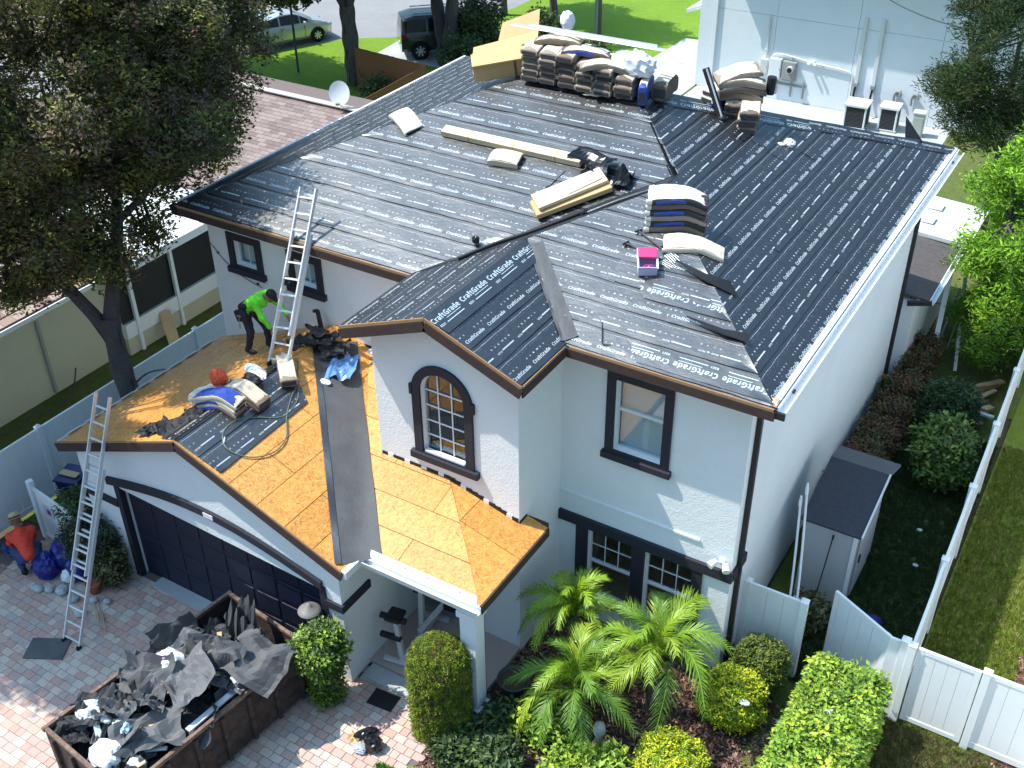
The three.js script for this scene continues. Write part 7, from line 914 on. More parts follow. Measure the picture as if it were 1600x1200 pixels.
// right hand trees
{ const s = rng(41), mk = (name, label, base, c, r, n, rm, pal, o) => { const bl = []; for (let i = 0; i < n; i++) { const d = V(s() * 2 - 1, s() * 2 - 1, s() * 2 - 1); if (d.length() > 1) { i--; continue; } d.setLength(Math.pow(d.length(), 0.5)); bl.push([c[0] + d.x * r[0] - base[0], c[1] + d.y * r[1], c[2] + d.z * r[2] - base[2], rm * (0.6 + 0.7 * s())]); } return oak(name, label, base, bl, pal, o); };
  mk('feathery_tree', 'bright light green feathery tree over the right fence', [1.9, 0, -15.5], [1.75, 3.7, -14.4], [1.25, 2.2, 2.6], 46, 0.55, [[0.18, 0.36, 0.02], [0.28, 0.5, 0.03], [0.36, 0.58, 0.05], [0.12, 0.26, 0.02]], { seed: 43, dens: 90, len: 0.15, wid: 0.045, limbs: [{ p: [[0, 0, 0], [0, 1.2, 0], [-0.1, 2.4, 0.2]], r0: 0.1, r1: 0.06 }, { p: [[0, 1.4, 0], [-0.5, 2.4, 0.8], [-0.8, 3.6, 1.4]], r0: 0.05, r1: 0.02 }, { p: [[0, 1.8, 0], [0.3, 3, -0.4], [0.2, 4.4, -0.8]], r0: 0.05, r1: 0.02 }] });
  mk('feathery_tree', 'lower light green feathery bush by the lumber heap', [1.5, 0, -12.9], [1.55, 1.5, -12.9], [0.75, 0.9, 0.9], 14, 0.4, [[0.12, 0.25, 0.02], [0.2, 0.38, 0.03], [0.26, 0.42, 0.06]], { seed: 44, dens: 90, len: 0.12, wid: 0.03, limbs: [{ p: [[0, 0, 0], [0, 0.7, 0], [0, 1.3, 0]], r0: 0.05, r1: 0.03 }] });
  mk('dark_tree', 'dark green wispy tree before the pale building at upper right', [-0.2, 0, -20.5], [-0.55, 5.6, -20.2], [1.7, 2.6, 2.0], 46, 0.6, [[0.035, 0.07, 0.018], [0.05, 0.1, 0.025], [0.08, 0.14, 0.03], [0.11, 0.11, 0.04]], { seed: 45, dens: 80, len: 0.15, wid: 0.025, limbs: [{ p: [[0, 0, 0], [0, 2, 0], [-0.1, 4, 0.1], [-0.2, 6, 0.2]], r0: 0.16, r1: 0.06 }, { p: [[0, 2.6, 0], [-0.8, 4, 0.2], [-1.4, 5.4, 0.1]], r0: 0.07, r1: 0.02 }] });
  // trees and bushes of the far side
  const farT = (label, x, z, pts, cr, c, n = 26) => { const bl = []; for (let i = 0; i < n; i++) { const d = V(s() * 2 - 1, s() * 2 - 1, s() * 2 - 1); if (d.length() > 1) { i--; continue; } bl.push([c[0] + d.x * cr, c[1] + d.y * cr * 0.55, c[2] + d.z * cr, 0.6 + s() * 0.5]); } return oak('street_tree', label, [x, 0, z], bl, [[0.03, 0.055, 0.015], [0.05, 0.08, 0.02], [0.08, 0.11, 0.03]], { seed: 50 + x | 0, dens: 44, len: 0.2, wid: 0.09, limbs: pts }); };
  farT('dark street tree trunk right of the silver car', -25.6, -22.1, [{ p: [[0, 0, 0], [-0.05, 1.5, 0], [-0.1, 3.2, 0]], r0: 0.36, r1: 0.3 }, { p: [[-0.1, 3, 0], [-0.9, 4.6, 0.3], [-1.6, 6, 0.6]], r0: 0.22, r1: 0.08 }, { p: [[-0.1, 3, 0], [0.5, 4.6, -0.3], [0.9, 6, -0.4]], r0: 0.22, r1: 0.08 }], 3.6, [-1.6, 6.0, 1.2], 50);
  farT('double trunked street tree before the dark off road car', -23.6, -26.0, [{ p: [[0, 0, 0], [-0.1, 0.4, 0], [-0.15, 0.8, 0]], r0: 0.42, r1: 0.36 }, { p: [[-0.1, 0.6, 0], [-0.35, 2, 0], [-0.6, 3.6, 0]], r0: 0.32, r1: 0.24 }, { p: [[0.05, 0.6, 0], [0.35, 2, 0.1], [0.5, 3.8, 0.1]], r0: 0.32, r1: 0.24 }], 3.0, [-1.2, 5.8, 0.3], 40);
  farT('slim leaning tree trunk before the bright lawn left of the pole', -21.8, -32.4, [{ p: [[0, 0, 0], [-0.15, 1, 0], [-0.3, 2.2, 0], [-0.4, 4, 0]], r0: 0.2, r1: 0.14 }], 2.2, [-0.6, 6, 0], 16);
  farT('thin trunk at the edge of the street behind the dark bush', -25.4, -33.6, [{ p: [[0, 0, 0], [0, 1.5, 0], [0.05, 4, 0]], r0: 0.17, r1: 0.12 }], 2.2, [0, 6, 0], 14);
  farT('leafy tree overhanging the silver car at the top left', -33.0, -19.6, [{ p: [[0, 0, 0], [0.1, 2, 0], [0.3, 3.6, 0.2]], r0: 0.2, r1: 0.12 }], 3.2, [0.6, 5.0, 0.3], 46);
  const fb = (l, x, z, r, n, pal = palDk) => shrub('dark_bush', l, 'bush', [x, 0, z], sphereP(r, r * 1.05, r, r * 0.95, 0.5), n, leafClump(10, 0.16, 0.07, 0.16, 660), pal, null);
  fb('dark bush between the double trunk and the tan cardboard pack', -22.8, -27.0, 1.25, 620); fb('taller dark bush behind at the street edge', -23.6, -28.6, 1.3, 520, [[0.05, 0.055, 0.04], [0.08, 0.08, 0.06], [0.04, 0.06, 0.03]]); fb('dark low bush just past the left roof corner', -21.9, -24.6, 0.9, 380); fb('dark bush below the utility pole', -21.2, -31.0, 0.62, 240); fb('dark bush at the foot of the slim leaning trunk', -22.3, -31.6, 0.6, 200); fb('small dark bush beside the patio right of the ridge stack', -17.9, -28.8, 0.6, 220); fb('bush at the foot of the right street tree by the wooden fence', -24.6, -21.9, 0.5, 160); fb('low bush in front of the wooden fence', -23.2, -20.6, 0.55, 170);
}
// ---- palms: fronds of paired leaflets
function frondGeo(len, seed, arch = 1) { const s = rng(seed), F = [], c = t => V(0.05 * len * Math.sin(t * 3 + seed), len * (0.62 * t - 0.85 * arch * t * t * t + 0.12 * t), len * (0.98 * t - 0.14 * t * t)); const n = 46, rach = []; for (let i = 0; i < n; i++) { const t = 0.1 + 0.9 * i / (n - 1), p = c(t), q = c(Math.min(1.02, t + 0.03)), d = V().subVectors(q, p).normalize(), ll = len * 0.27 * Math.pow(Math.sin(Math.PI * (0.14 + 0.8 * t)), 0.7) * (0.75 + 0.5 * s()); for (const sd of [-1, 1]) { const o = V(sd * (0.62 + 0.2 * s()), 0.22 - 0.4 * s(), 0).addScaledVector(d, 0.75 + 0.45 * s()).normalize(), w = 0.008 + 0.003 * s(), m = p.clone().addScaledVector(o, ll * 0.5), e = p.clone().addScaledVector(o, ll); m.y += 0.01; e.y -= ll * (0.06 + 0.2 * s()); const v = V(0, 0, 0).copy(d).multiplyScalar(w), v2 = v.clone().multiplyScalar(1.2); F.push([p.clone().sub(v), p.clone().add(v), m.clone().add(v2), m.clone().sub(v2)]); F.push([m.clone().sub(v2), m.clone().add(v2), e]); } rach.push(p); }
  return merge([tri(F), tube([c(0), ...rach.filter((_, i) => i % 5 === 4)], 0.011, 24, 5)]); }
const M_frond = [[0.17, 0.3, 0.015], [0.23, 0.36, 0.018], [0.12, 0.23, 0.02], [0.29, 0.39, 0.03]].map(c => std({ color: c, roughness: 0.5 }));
function palm(label, base, h, n, len, seed) { const t = thing('date_palm', label, 'palm', base), s = rng(seed); L(t, 'trunk', limb([[0, 0, 0], [0.03, h * 0.5, 0], [0, h, 0]], 0.09, 0.1, 12, 9), M_bark); const st = []; for (let k = 0; k < 26; k++) { const a = k * 2.4, y = h * (0.3 + 0.7 * k / 26); st.push(rod(V(0.07 * Math.cos(a), y, 0.07 * Math.sin(a)), V(0.15 * Math.cos(a), y + 0.1, 0.15 * Math.sin(a)), 0.018, 0.01, 5)); } L(t, 'leaf_base', merge(st), M_fenceWood); const G = [0, 1, 2, 3].map(k => frondGeo(len, seed * 10 + k, 0.7 + 0.22 * k));
  for (let k = 0; k < n; k++) { const u = k / n, m = sh(new THREE.Mesh(G[Math.min(3, (u * 4.2) | 0)], M_frond[(s() * 4) | 0])); m.name = 'frond'; m.position.set(0, h - 0.02 - 0.1 * u, 0); m.rotation.order = 'YXZ'; m.rotation.set(-0.85 + u * 1.0 + (s() - 0.5) * 0.2, k * 2.399 + (s() - 0.5) * 0.4, (s() - 0.5) * 0.5); const sc = 0.85 + 0.3 * s(); m.scale.set(sc, sc, sc); t.add(m); } return t; }
palm('left rear feathery palm beside the bump-out wall', [-2.72, 0, 0.9], 1.5, 19, 1.05, 7); palm('right feathery palm before the ground floor windows', [-1.12, 0, 1.0], 1.45, 20, 1.4, 8); palm('front feathery palm nearest the planter', [-2.05, 0, 1.95], 0.95, 21, 1.25, 9);
// grass blades and mulch chips
{ const blade = (() => { const s = rng(700), pos = []; for (let i = 0; i < 9; i++) { const a = s() * 6.28, x = (s() - 0.5) * 0.09, z = (s() - 0.5) * 0.09, h = 0.035 + 0.04 * s(), w = 0.006, dx = Math.cos(a), dz = Math.sin(a), l = 0.03 * s(); pos.push(V(x - dz * w, 0, z + dx * w), V(x + dz * w, 0, z - dx * w), V(x + dx * l, h, z + dz * l)); } const g = new THREE.BufferGeometry().setFromPoints(pos); g.computeVertexNormals(); return g; })();
  const field = (name, label, n, f, pal, y) => { const g = new THREE.Group(); g.name = numbered(name); scene.add(g); tag(g, label, 'grass', undefined, 'stuff'); const p = []; for (let i = 0; i < n; i++) { const q = f(); p.push([q[0], y, q[1], 0.8 + R() * 0.7]); } const m = foliage(g, 'blades', p, blade, pal); return m; };
  const pg = [[0.1, 0.16, 0.015], [0.17, 0.25, 0.025], [0.25, 0.32, 0.04], [0.28, 0.25, 0.08]];
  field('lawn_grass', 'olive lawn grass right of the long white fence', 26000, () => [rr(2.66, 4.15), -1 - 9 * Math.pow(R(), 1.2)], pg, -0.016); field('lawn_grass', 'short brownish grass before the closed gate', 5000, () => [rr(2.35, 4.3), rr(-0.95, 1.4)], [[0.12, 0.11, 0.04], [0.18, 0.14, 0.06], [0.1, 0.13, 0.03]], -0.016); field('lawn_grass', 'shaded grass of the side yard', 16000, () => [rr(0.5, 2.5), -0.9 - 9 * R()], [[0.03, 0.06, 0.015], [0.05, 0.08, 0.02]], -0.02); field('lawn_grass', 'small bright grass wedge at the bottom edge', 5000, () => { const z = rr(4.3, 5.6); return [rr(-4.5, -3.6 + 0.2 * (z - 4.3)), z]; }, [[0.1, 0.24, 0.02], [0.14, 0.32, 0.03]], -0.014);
  const chip = boxUV(new THREE.BoxGeometry(0.07, 0.012, 0.022)); const g = new THREE.Group(); g.name = 'mulch_chips'; scene.add(g); tag(g, 'reddish brown wood chips of the planting bed', 'mulch', undefined, 'stuff'); const p = []; for (let i = 0; i < 9000; i++) { const x = rr(-4.3, 1.2), z = rr(-0.3, 4.2); if (x < -3.7 && z > 2.4 && x < -4.0) continue; p.push([x, -0.012 + R() * 0.02, z, 0.6 + R() * 0.9]); } const q = []; for (let i = 0; i < 2500; i++) q.push([rr(4.15, 5.3), -0.005 + R() * 0.02, rr(-6, 2), 0.6 + R() * 0.9]); foliage(g, 'chips', p.concat(q), chip, [[0.12, 0.06, 0.045], [0.25, 0.14, 0.1], [0.4, 0.25, 0.19], [0.06, 0.03, 0.02]], std({ roughness: 1 }));
  const lg = new THREE.Group(); lg.name = 'fallen_leaves'; scene.add(lg); tag(lg, 'small fallen leaves scattered over driveway and garage roof', 'leaves', undefined, 'stuff'); const lp = []; for (let i = 0; i < 260; i++) { lp.push([rr(-14, -9.3), 0.01, rr(3.4, 6.2), 0.5]); } for (let i = 0; i < 160; i++) { const x = rr(-12.4, -6.2), z = rr(-0.8, 3.2); lp.push([x, garY(x, z) + 0.03, z, 0.4]); } foliage(lg, 'leaves', lp, leafClump(3, 0.05, 0.025, 0.05, 690), [[0.12, 0.08, 0.03], [0.2, 0.14, 0.06], [0.06, 0.06, 0.02]]);
}
// ================================================================ PEOPLE
function fieldGeo(bones, cell, k = 0.03, wr = 0) { // bones: [ax,ay,az, bx,by,bz, ra, rb]
  const lo = V(1e9, 1e9, 1e9), hi = V(-1e9, -1e9, -1e9); bones.forEach(b => { const r = Math.max(b[6], b[7]) + 0.04; for (const o of [0, 3]) { lo.min(V(b[o] - r, b[o + 1] - r, b[o + 2] - r)); hi.max(V(b[o] + r, b[o + 1] + r, b[o + 2] + r)); } });
  const c = lo.clone().add(hi).multiplyScalar(0.5), d = hi.clone().sub(lo), ext = Math.max(d.x, d.y, d.z) / 2 + 3 * cell, n = Math.ceil(2 * ext / cell);
  const mc = new MarchingCubes(n, new THREE.MeshStandardMaterial(), false, false, 180000); const F = mc.field; mc.isolation = 0; const h = n / 2;
  for (let z = 0; z < n; z++) for (let y = 0; y < n; y++) for (let x = 0; x < n; x++) {
    const px = c.x + (x - h) / h * ext, py = c.y + (y - h) / h * ext, pz = c.z + (z - h) / h * ext; let m = 1e9;
    if (px < lo.x || py < lo.y || pz < lo.z || px > hi.x || py > hi.y || pz > hi.z) m = 0.1;
    else for (const b of bones) { const ux = b[3] - b[0], uy = b[4] - b[1], uz = b[5] - b[2], l = ux * ux + uy * uy + uz * uz || 1e-9; const t = Math.max(0, Math.min(1, ((px - b[0]) * ux + (py - b[1]) * uy + (pz - b[2]) * uz) / l)); const q = Math.hypot(px - b[0] - ux * t, py - b[1] - uy * t, pz - b[2] - uz * t) - (b[6] + (b[7] - b[6]) * t); const e = Math.max(k - Math.abs(m - q), 0) / k; m = Math.min(m, q) - e * e * k * 0.25; }
    if (wr && m < 0.05) m += wr * (Math.sin(46 * px + 22 * py) + Math.sin(38 * py - 30 * pz + 1) + 0.7 * Math.sin(70 * px + 44 * pz));
    F[z * n * n + y * n + x] = -m;
  }
  mc.update(); const g = new THREE.BufferGeometry(); g.setAttribute('position', new THREE.BufferAttribute(new Float32Array(mc.positionArray.slice(0, mc.count * 3)), 3)); g.scale(ext, ext, ext).translate(c.x, c.y, c.z);
  const w = mergeVertices(g, cell * 0.02); w.computeVertexNormals(); return w;
}
const B = (a, b, ra, rb = ra) => [...a, ...b, ra, rb];
function handBones(w, dir, side, s = 1) { // wrist, direction of the fingers, thumb side vector: slightly curled fingers
  const W = V(...w), d = V(...dir).normalize(), t = V(...side).normalize(), n = V().crossVectors(d, t).normalize(), o = []; const P3 = (a, b, c) => W.clone().addScaledVector(d, a).addScaledVector(t, b).addScaledVector(n, c).toArray();
  o.push(B(P3(0, 0, 0), P3(0.03, 0, 0), 0.026, 0.028), B(P3(0.03, 0.022, 0), P3(0.085, 0.026, 0), 0.016, 0.015), B(P3(0.03, -0.02, 0), P3(0.08, -0.026, 0), 0.016, 0.014), B(P3(0.03, 0, 0), P3(0.085, 0, 0), 0.016, 0.015));
  [[0.032, 0.07], [0.011, 0.08], [-0.011, 0.074], [-0.032, 0.058]].forEach(([b, l]) => { const k = 0.088 - 0.25 * Math.abs(b - 0.01); o.push(B(P3(k, b, 0), P3(k + l * 0.45, b, 0.008), 0.0095, 0.009), B(P3(k + l * 0.45, b, 0.008), P3(k + l * 0.75, b, 0.026), 0.009, 0.008), B(P3(k + l * 0.75, b, 0.026), P3(k + l * 0.88, b, 0.046), 0.008, 0.007)); });
  o.push(B(P3(0.018, 0.03, 0), P3(0.05, 0.056, 0.012), 0.013, 0.011), B(P3(0.05, 0.056, 0.012), P3(0.085, 0.062, 0.026), 0.011, 0.0085)); return o;
}
const M_skin = std({ color: [0.26, 0.13, 0.08], roughness: 0.55 });
function person(label, pos, turn, J, o) {
  const t = thing('person', label, 'person', pos, turn); const j = J, all = [], shirt = [], pants = [];
  const add = (l, a, b, ra, rb) => l.push(B(j[a] || a, j[b] || b, ra, rb));
  const torso = (l, e) => { add(l, 'pelvis', 'waist', 0.125 + e, 0.12 + e); add(l, 'waist', 'chest', 0.12 + e, 0.145 + e); for (const s of ['L', 'R']) { add(l, 'chest', 'sh' + s, 0.11 + e, 0.07 + e); add(l, 'waist', 'sh' + s, 0.1 + e, 0.075 + e); } };
  const legs = (l, e, low) => { for (const s of ['L', 'R']) { add(l, 'pelvis', 'hip' + s, 0.1 + e, 0.098 + e); add(l, 'hip' + s, 'kn' + s, 0.092 + e, 0.06 + e); add(l, 'kn' + s, 'an' + s, 0.06 + e, low); } };
  torso(all, 0); legs(all, 0, 0.04); add(all, 'chest', 'neck', 0.07, 0.055); add(all, 'neck', 'head', 0.055, 0.06);
  for (const s of ['L', 'R']) { add(all, 'sh' + s, 'el' + s, 0.052, 0.04); add(all, 'el' + s, 'wr' + s, 0.042, 0.028); all.push(B(j['an' + s], V(...j['an' + s]).add(V(0.14, -0.04, 0)).toArray(), 0.042, 0.035)); }
  const H = V(...j.head), f = V(...j.face).normalize(), u = V(...j.up).normalize(), sd = V().crossVectors(f, u).normalize(), hp = (a, b, c) => H.clone().addScaledVector(f, a).addScaledVector(u, b).addScaledVector(sd, c).toArray();
  const headB = [B(hp(-0.015, 0.035, 0), hp(0.015, 0.03, 0), 0.095, 0.09), B(hp(0.03, -0.03, 0), hp(0.045, -0.075, 0), 0.068, 0.05), B(hp(0.095, 0.012, 0), hp(0.112, -0.022, 0), 0.012, 0.016), B(hp(0.09, -0.055, -0.018), hp(0.09, -0.055, 0.018), 0.012, 0.012), B(hp(0, 0.0, 0.092), hp(0, -0.03, 0.09), 0.02, 0.014), B(hp(0, 0.0, -0.092), hp(0, -0.03, -0.09), 0.02, 0.014), B(hp(0.085, 0.035, -0.03), hp(0.085, 0.035, 0.03), 0.014, 0.014), B(j.neck, hp(-0.01, -0.03, 0), 0.055, 0.058)];
  const geos = [fieldGeo(all, 0.016, 0.04), fieldGeo(headB, 0.006, 0.02)]; for (const s of ['L', 'R']) { const w = V(...j['wr' + s]), d = w.clone().sub(V(...j['el' + s])).normalize(); geos.push(fieldGeo(handBones(w.toArray(), d.toArray(), [0.7, 0.2, s === 'L' ? -0.7 : 0.7], 1), 0.0045, 0.008)); }
  const body = L(t, 'body', merge(geos), M_skin); L(t, 'eye', [-1, 1].map(s => new THREE.SphereGeometry(0.012, 10, 8).translate(...hp(0.09, 0.018, s * 0.034))), M_black); 
  torso(shirt, 0.016); for (const s of ['L', 'R']) { add(shirt, 'sh' + s, 'el' + s, 0.07, 0.056); if (o.longSleeve) shirt.push(B(j['el' + s], V(...j['el' + s]).lerp(V(...j['wr' + s]), 0.82).toArray(), 0.056, 0.042)); } shirt.push(B(j.chest, V(...j.chest).lerp(V(...j.neck), 0.6).toArray(), 0.1, 0.066));
  L(t, 'shirt', fieldGeo(shirt, 0.012, 0.045, 0.0035), o.shirt); legs(pants, 0.014, 0.056); L(t, 'trousers', fieldGeo(pants, 0.012, 0.04, 0.0035), o.pants);
  for (const s of ['L', 'R']) { const a = V(...j['an' + s]); L(t, 'shoe', fieldGeo([B([a.x - 0.02, a.y - 0.03, a.z], [a.x + 0.15, a.y - 0.055, a.z], 0.056, 0.046), B([a.x - 0.02, a.y, a.z], [a.x - 0.02, a.y + 0.03, a.z], 0.055, 0.05)], 0.012, 0.03), o.shoe || M_black); }
  return { t, hp, H, f, u, sd };
}
{
  const J = { pelvis: [-0.2, 0.93, 0], waist: [-0.06, 1.06, 0], chest: [0.16, 1.22, 0], neck: [0.3, 1.32, 0], head: [0.42, 1.36, 0], face: [0.75, -0.66, 0], up: [0.66, 0.75, 0], shL: [0.17, 1.24, -0.19], shR: [0.17, 1.24, 0.19], elL: [0.4, 1.02, -0.25], elR: [0.36, 0.98, 0.24], wrL: [0.6, 0.86, -0.2], wrR: [0.5, 0.76, 0.2], hipL: [-0.2, 0.88, -0.1], hipR: [-0.2, 0.88, 0.1], knL: [0.06, 0.52, -0.15], knR: [-0.1, 0.48, 0.14], anL: [0.08, 0.15, -0.14], anR: [-0.22, 0.06, 0.14] };
  const p = person('person in bright green shirt, dark cap and tool belt bending forward by the roof ladder', [-10.35, 3.84, -0.12], 0.05, J, { shirt: std({ color: [0.16, 0.74, 0.03], roughness: 0.7 }), pants: std({ color: [0.02, 0.026, 0.05], roughness: 0.9 }), longSleeve: true });
  const cap = fieldGeo([B(p.hp(-0.02, 0.055, 0), p.hp(0.012, 0.055, 0), 0.098, 0.092)], 0.01, 0.02); L(p.t, 'cap', [cap, fieldGeo([B(p.hp(0.09, 0.055, -0.04), p.hp(0.16, 0.04, -0.025), 0.018, 0.01), B(p.hp(0.09, 0.055, 0.04), p.hp(0.16, 0.04, 0.025), 0.018, 0.01), B(p.hp(0.09, 0.06, 0), p.hp(0.18, 0.045, 0), 0.018, 0.01)], 0.008, 0.03)], M_black);
  L(p.t, 'tool_belt', fieldGeo([-1, 1].map(s => B([-0.3, 0.95, s * 0.05], [-0.14, 1.05, s * 0.13], 0.075, 0.06)).concat([B([-0.3, 0.97, -0.06], [-0.3, 0.97, 0.06], 0.07, 0.07), B([-0.02, 0.92, -0.08], [-0.02, 0.92, 0.08], 0.06, 0.06)]), 0.014, 0.03), M_black);
  L(p.t, 'tool_pouch', [rbox(0.16, 0.24, 0.1, 0.03).rotateZ(0.3).translate(-0.3, 0.82, 0.16), rbox(0.14, 0.2, 0.09, 0.03).rotateZ(0.3).translate(-0.12, 0.86, 0.2)], M_black); L(p.t, 'hammer', [rod(V(-0.3, 0.55, 0.2), V(-0.27, 0.82, 0.2), 0.012), rbox(0.1, 0.03, 0.03, 0.008).translate(-0.27, 0.84, 0.2)], M_grey); L(p.t, 'shirt_tail', blob(0.05, 0.8, 1, 0.7, 0.3, 801, 3).translate(-0.12, 0.86, 0.13), std({ color: [0.16, 0.74, 0.03], roughness: 0.7 }));
}
{
  const J = { pelvis: [-0.05, 0.56, 0], waist: [0.12, 0.66, 0], chest: [0.34, 0.78, 0], neck: [0.5, 0.87, 0], head: [0.62, 0.9, 0], face: [0.8, -0.6, 0], up: [0.6, 0.8, 0], shL: [0.36, 0.8, -0.19], shR: [0.36, 0.8, 0.19], elL: [0.5, 0.55, -0.24], elR: [0.52, 0.53, 0.24], wrL: [0.64, 0.32, -0.18], wrR: [0.66, 0.3, 0.2], hipL: [-0.04, 0.5, -0.1], hipR: [-0.04, 0.5, 0.1], knL: [0.34, 0.44, -0.2], knR: [0.32, 0.4, 0.22], anL: [0.06, 0.1, -0.17], anR: [0.02, 0.1, 0.18] };
  const p = person('person in orange red shirt and straw hat crouching at the left edge of the driveway', [-13.22, 0, 4.22], 2.69, J, { shirt: std({ color: [0.8, 0.055, 0.025], roughness: 0.7 }), pants: std({ color: [0.035, 0.06, 0.15], roughness: 0.9 }), longSleeve: true });
  const hat = new THREE.LatheGeometry([[0, 0.14], [0.06, 0.14], [0.095, 0.12], [0.11, 0.05], [0.115, 0.01], [0.17, 0.0], [0.27, 0.015], [0.273, 0.007], [0.17, -0.01], [0.11, 0]].map(q => new THREE.Vector2(...q)), 30); const q = new THREE.Quaternion().setFromUnitVectors(V(0, 1, 0), p.u); hat.applyQuaternion(q).translate(...p.hp(-0.005, 0.075, 0));
  L(p.t, 'straw_hat', hat, std({ map: colTex(256, 0.2, (i, x, y) => { const k = 0.75 + 0.5 * N3[(y * 2) * 512 + x * 2]; return [0.62 * k, 0.46 * k, 0.22 * k]; }), roughness: 0.85 })); const band = new THREE.CylinderGeometry(0.113, 0.118, 0.035, 30, 1, true).translate(0, 0.03, 0).applyQuaternion(q).translate(...p.hp(-0.005, 0.075, 0)); L(p.t, 'hat_band', band, M_fascia);
  M('folded_jeans', crumple(0.42, 0.32, 0.07, 811, 8, 0.4).translate(-14.0, 0.2, 4.12), std({ color: [0.05, 0.09, 0.24], roughness: 0.9 }), 'blue cloth lying at the left edge beside the crouching person', 'cloth');
}
// ================================================================ CARS
function car(label, pos, turn, o) {
  const t = thing(o.name || 'parked_car', label, 'car', pos, turn), n = 44, len = o.len, st = []; const ip = (tab, x) => { for (let i = 0; i < tab.length - 1; i++) if (x <= tab[i + 1][0]) { const k = (x - tab[i][0]) / (tab[i + 1][0] - tab[i][0]), s = k * k * (3 - 2 * k) * 0.5 + k * 0.5; return tab[i][1] + (tab[i + 1][1] - tab[i][1]) * s; } return tab[tab.length - 1][1]; };
  const ring = (x, e = 0) => { const bt = ip(o.belt, x), rf = Math.max(bt + 0.01, ip(o.roof, x)), w = ip(o.wid, x), k = (rf - bt) / 0.55, wc = w * (0.95 - 0.16 * Math.min(1, k)); const lo = o.clear; return [[0, lo], [w * 0.86, lo], [w * 0.98, lo + 0.14], [w, (lo + bt) / 2 + 0.02], [w * 0.97, bt - 0.04], [w * 0.95, bt], [wc, rf - 0.07 * Math.min(1, k)], [wc * 0.84, rf - 0.012 * Math.min(1, k)], [wc * 0.45, rf + 0.015], [0, rf + 0.02]].map(([z, y]) => [z + e, y + e * 0.6]); };
  const xs = [...Array(n + 1)].map((_, i) => -len / 2 + len * i / n), F = []; const R3 = (x, e) => { const r = ring(x, e); return { r: r.map(([z, y]) => V(x, y, z)), l: r.map(([z, y]) => V(x, y, -z)) }; };
  for (let i = 0; i < n; i++) { const a = R3(xs[i], 0), b = R3(xs[i + 1], 0); for (let k = 0; k < 9; k++) { F.push([a.r[k], b.r[k], b.r[k + 1], a.r[k + 1]]); F.push([a.l[k], a.l[k + 1], b.l[k + 1], b.l[k]]); } }
  for (const x of [xs[0], xs[n]]) { const a = R3(x, 0); for (let k = 0; k < 9; k++) F.push([a.r[k], a.r[k + 1], a.l[k + 1], a.l[k]]); }
  L(t, 'body', toCreasedNormals(tri(F), 0.55), o.paint);
  const glass = (x0, x1, side, tops, name) => { const G = [], m = 8; for (let i = 0; i < m; i++) { const xa = x0 + (x1 - x0) * i / m, xb = x0 + (x1 - x0) * (i + 1) / m, a = R3(xa, 0.007), b = R3(xb, 0.007); const K = tops ? [[7, 8], [8, 9]] : [[5, 6]]; for (const [p, q] of K) { const A = side === 'l' ? a.l : a.r, Bq = side === 'l' ? b.l : b.r; if (tops) G.push([A[p], Bq[p], Bq[q], A[q]]); else { const lp = (u, v, s) => u.clone().lerp(v, s); G.push([lp(A[p], A[q], 0.1), lp(Bq[p], Bq[q], 0.1), lp(Bq[p], Bq[q], 0.9), lp(A[p], A[q], 0.9)]); } } } return G; };
  for (const s of ['l', 'r']) for (const [a, b] of o.side) L(t, 'side_window', tri(glass(a, b, s, false)), M_carGlass);
  L(t, 'windshield', toCreasedNormals(tri([...glass(o.ws[0], o.ws[1], 'l', true), ...glass(o.ws[0], o.ws[1], 'r', true)]), 0.5), M_carGlass); L(t, 'rear_window', toCreasedNormals(tri([...glass(o.rw[0], o.rw[1], 'l', true), ...glass(o.rw[0], o.rw[1], 'r', true)]), 0.5), M_carGlass);
  for (const x of o.axle) for (const s of [-1, 1]) { const w = ip(o.wid, x), wh = L(t, 'wheel', new THREE.TorusGeometry(o.wr * 0.78, o.wr * 0.24, 12, 32).scale(1, 1, 1.15).translate(x, o.wr, s * (w - 0.05)), M_rubber); const rim = []; rim.push(new THREE.CylinderGeometry(o.wr * 0.6, o.wr * 0.6, 0.08, 28).rotateX(Math.PI / 2).translate(x, o.wr, s * (w - 0.0))); L(wh, 'rim', merge(rim), M_greyDk); const sp = []; for (let k = 0; k < 7; k++) sp.push(boxUV(new THREE.BoxGeometry(0.06, o.wr * 0.58, 0.03)).translate(0, o.wr * 0.3, 0).rotateZ(k * 0.8976).translate(x, o.wr, s * (w + 0.045))); sp.push(new THREE.CylinderGeometry(0.07, 0.07, 0.04, 16).rotateX(Math.PI / 2).translate(x, o.wr, s * (w + 0.045))); L(wh, 'spokes', merge(sp), M_alu); const arch = new THREE.TorusGeometry(o.wr * 1.08, 0.04, 8, 24, Math.PI).translate(x, o.wr * 0.98, s * (w + 0.0)); L(t, 'wheel_arch', arch, M_black); L(t, 'wheel_well', new THREE.CylinderGeometry(o.wr * 1.06, o.wr * 1.06, 0.06, 28).rotateX(Math.PI / 2).translate(x, o.wr * 0.98, s * (w - 0.028)), M_black); }
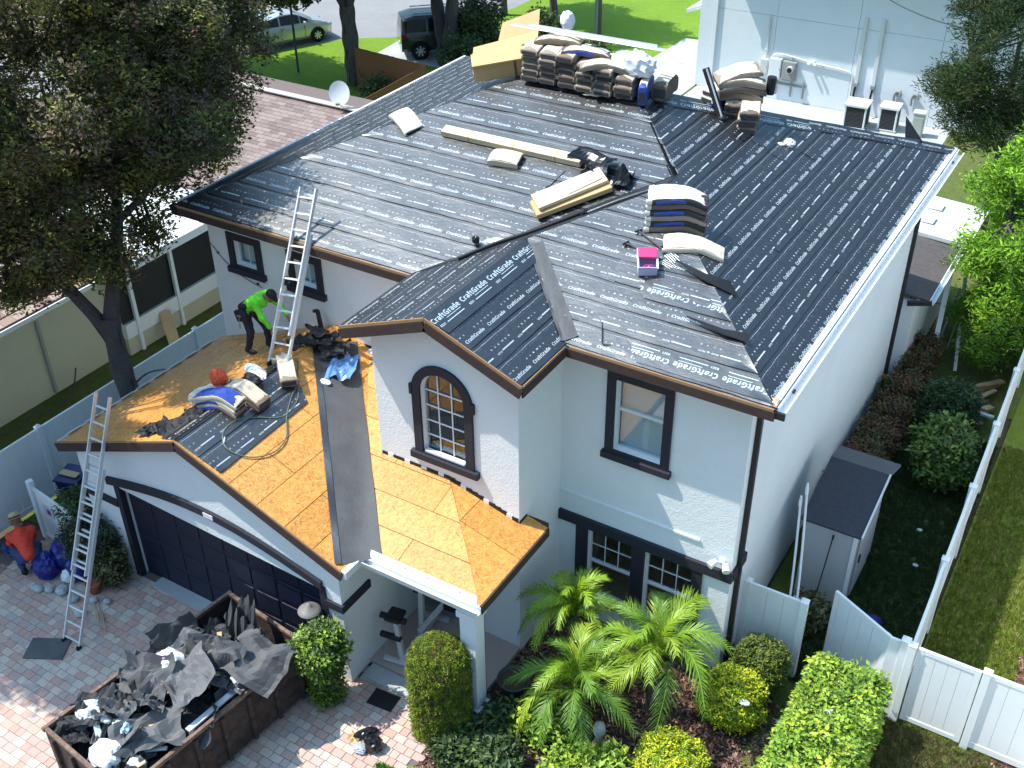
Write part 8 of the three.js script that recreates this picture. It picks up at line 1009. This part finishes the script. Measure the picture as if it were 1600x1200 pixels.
  for (const s of [-1, 1]) { const w = ip(o.wid, len / 2 - 0.25); L(t, 'headlight', rbox(0.3, 0.14, 0.3, 0.05).translate(len / 2 - 0.22, o.lightY, s * (w - 0.1)), M_metal); L(t, 'tail_light', rbox(0.2, 0.24, 0.2, 0.04).translate(-len / 2 + 0.12, o.tailY, s * (ip(o.wid, -len / 2 + 0.1) - 0.08)), M_plastic([0.35, 0.02, 0.02])); L(t, 'mirror', rbox(0.12, 0.13, 0.2, 0.04).translate(o.mirror[0], o.mirror[1], s * (ip(o.wid, o.mirror[0]) + 0.08)), o.paint); for (const dx of o.doors) L(t, 'door_seam', box(dx - 0.006, dx + 0.006, o.clear + 0.16, ip(o.belt, dx) - 0.05, s > 0 ? ip(o.wid, dx) - 0.02 : -ip(o.wid, dx) - 0.004, s > 0 ? ip(o.wid, dx) + 0.004 : -ip(o.wid, dx) + 0.02), M_black); for (const dx of o.handles) L(t, 'door_handle', rbox(0.18, 0.03, 0.03, 0.01).translate(dx, ip(o.belt, dx) - 0.12, s * (ip(o.wid, dx) + 0.01)), o.paint); }
  L(t, 'number_plate', rbox(0.015, 0.13, 0.32, 0.004).translate(-len / 2 - 0.01, 0.55, 0), M_white); if (o.extra) o.extra(t); return t;
}
const M_carGlass = phy({ color: [0.012, 0.014, 0.016], roughness: 0.06 });
car('silver hatchback car parked on the street edge at the top left', [-31.95, 0, -24.9], 1.143, { len: 4.48, clear: 0.2, wr: 0.31, paint: phy({ color: [0.58, 0.61, 0.63], metalness: 0.45, roughness: 0.32, clearcoat: 1, clearcoatRoughness: 0.06 }), belt: [[-2.24, 0.72], [-2.1, 0.98], [-1.2, 0.95], [0.9, 0.9], [1.9, 0.78], [2.24, 0.58]], roof: [[-2.24, 0.74], [-2.05, 1.06], [-1.1, 1.34], [-0.2, 1.48], [0.3, 1.46], [1.3, 0.98], [1.45, 0.93], [2.24, 0.6]], wid: [[-2.24, 0.62], [-1.95, 0.8], [-1.2, 0.87], [1.2, 0.87], [1.9, 0.78], [2.24, 0.52]], side: [[-1.5, -0.45], [-0.38, 0.55], [0.6, 0.95]], ws: [0.36, 1.25], rw: [-1.95, -1.15], axle: [-1.35, 1.35], lightY: 0.66, tailY: 0.88, mirror: [0.75, 0.98], doors: [-1.0, -0.4, 0.75], handles: [-0.75, 0.1] });
car('dark grey off road car half hidden by the double tree trunk', [-24.6, 0, -27.6], 0.75, { name: 'parked_car', len: 4.4, clear: 0.34, wr: 0.38, paint: phy({ color: [0.05, 0.055, 0.06], metalness: 0.3, roughness: 0.35, clearcoat: 1, clearcoatRoughness: 0.1 }), belt: [[-2.2, 1.05], [-2.1, 1.12], [1.0, 1.1], [1.9, 1.05], [2.2, 0.85]], roof: [[-2.2, 1.06], [-2.12, 1.72], [-1.6, 1.84], [0.4, 1.84], [0.95, 1.15], [1.1, 1.1], [2.2, 0.86]], wid: [[-2.2, 0.86], [-1.9, 0.92], [1.7, 0.92], [2.2, 0.8]], side: [[-2.0, -1.1], [-1.0, -0.1], [0.0, 0.65]], ws: [0.5, 0.92], rw: [-2.18, -2.11], axle: [-1.4, 1.4], lightY: 0.9, tailY: 1.0, mirror: [0.6, 1.2], doors: [-1.05, -0.05, 0.8], handles: [-0.8, 0.2], extra: t => { L(t, 'roof_rack', [-1, 1].map(s => rod(V(-1.6, 1.9, s * 0.6), V(0.2, 1.9, s * 0.6), 0.025)), M_metal); } });
// ----------------------------------------------------------------
camera.updateProjectionMatrix();
renderer.setSize(1024, 768);
renderer.render(scene, camera);
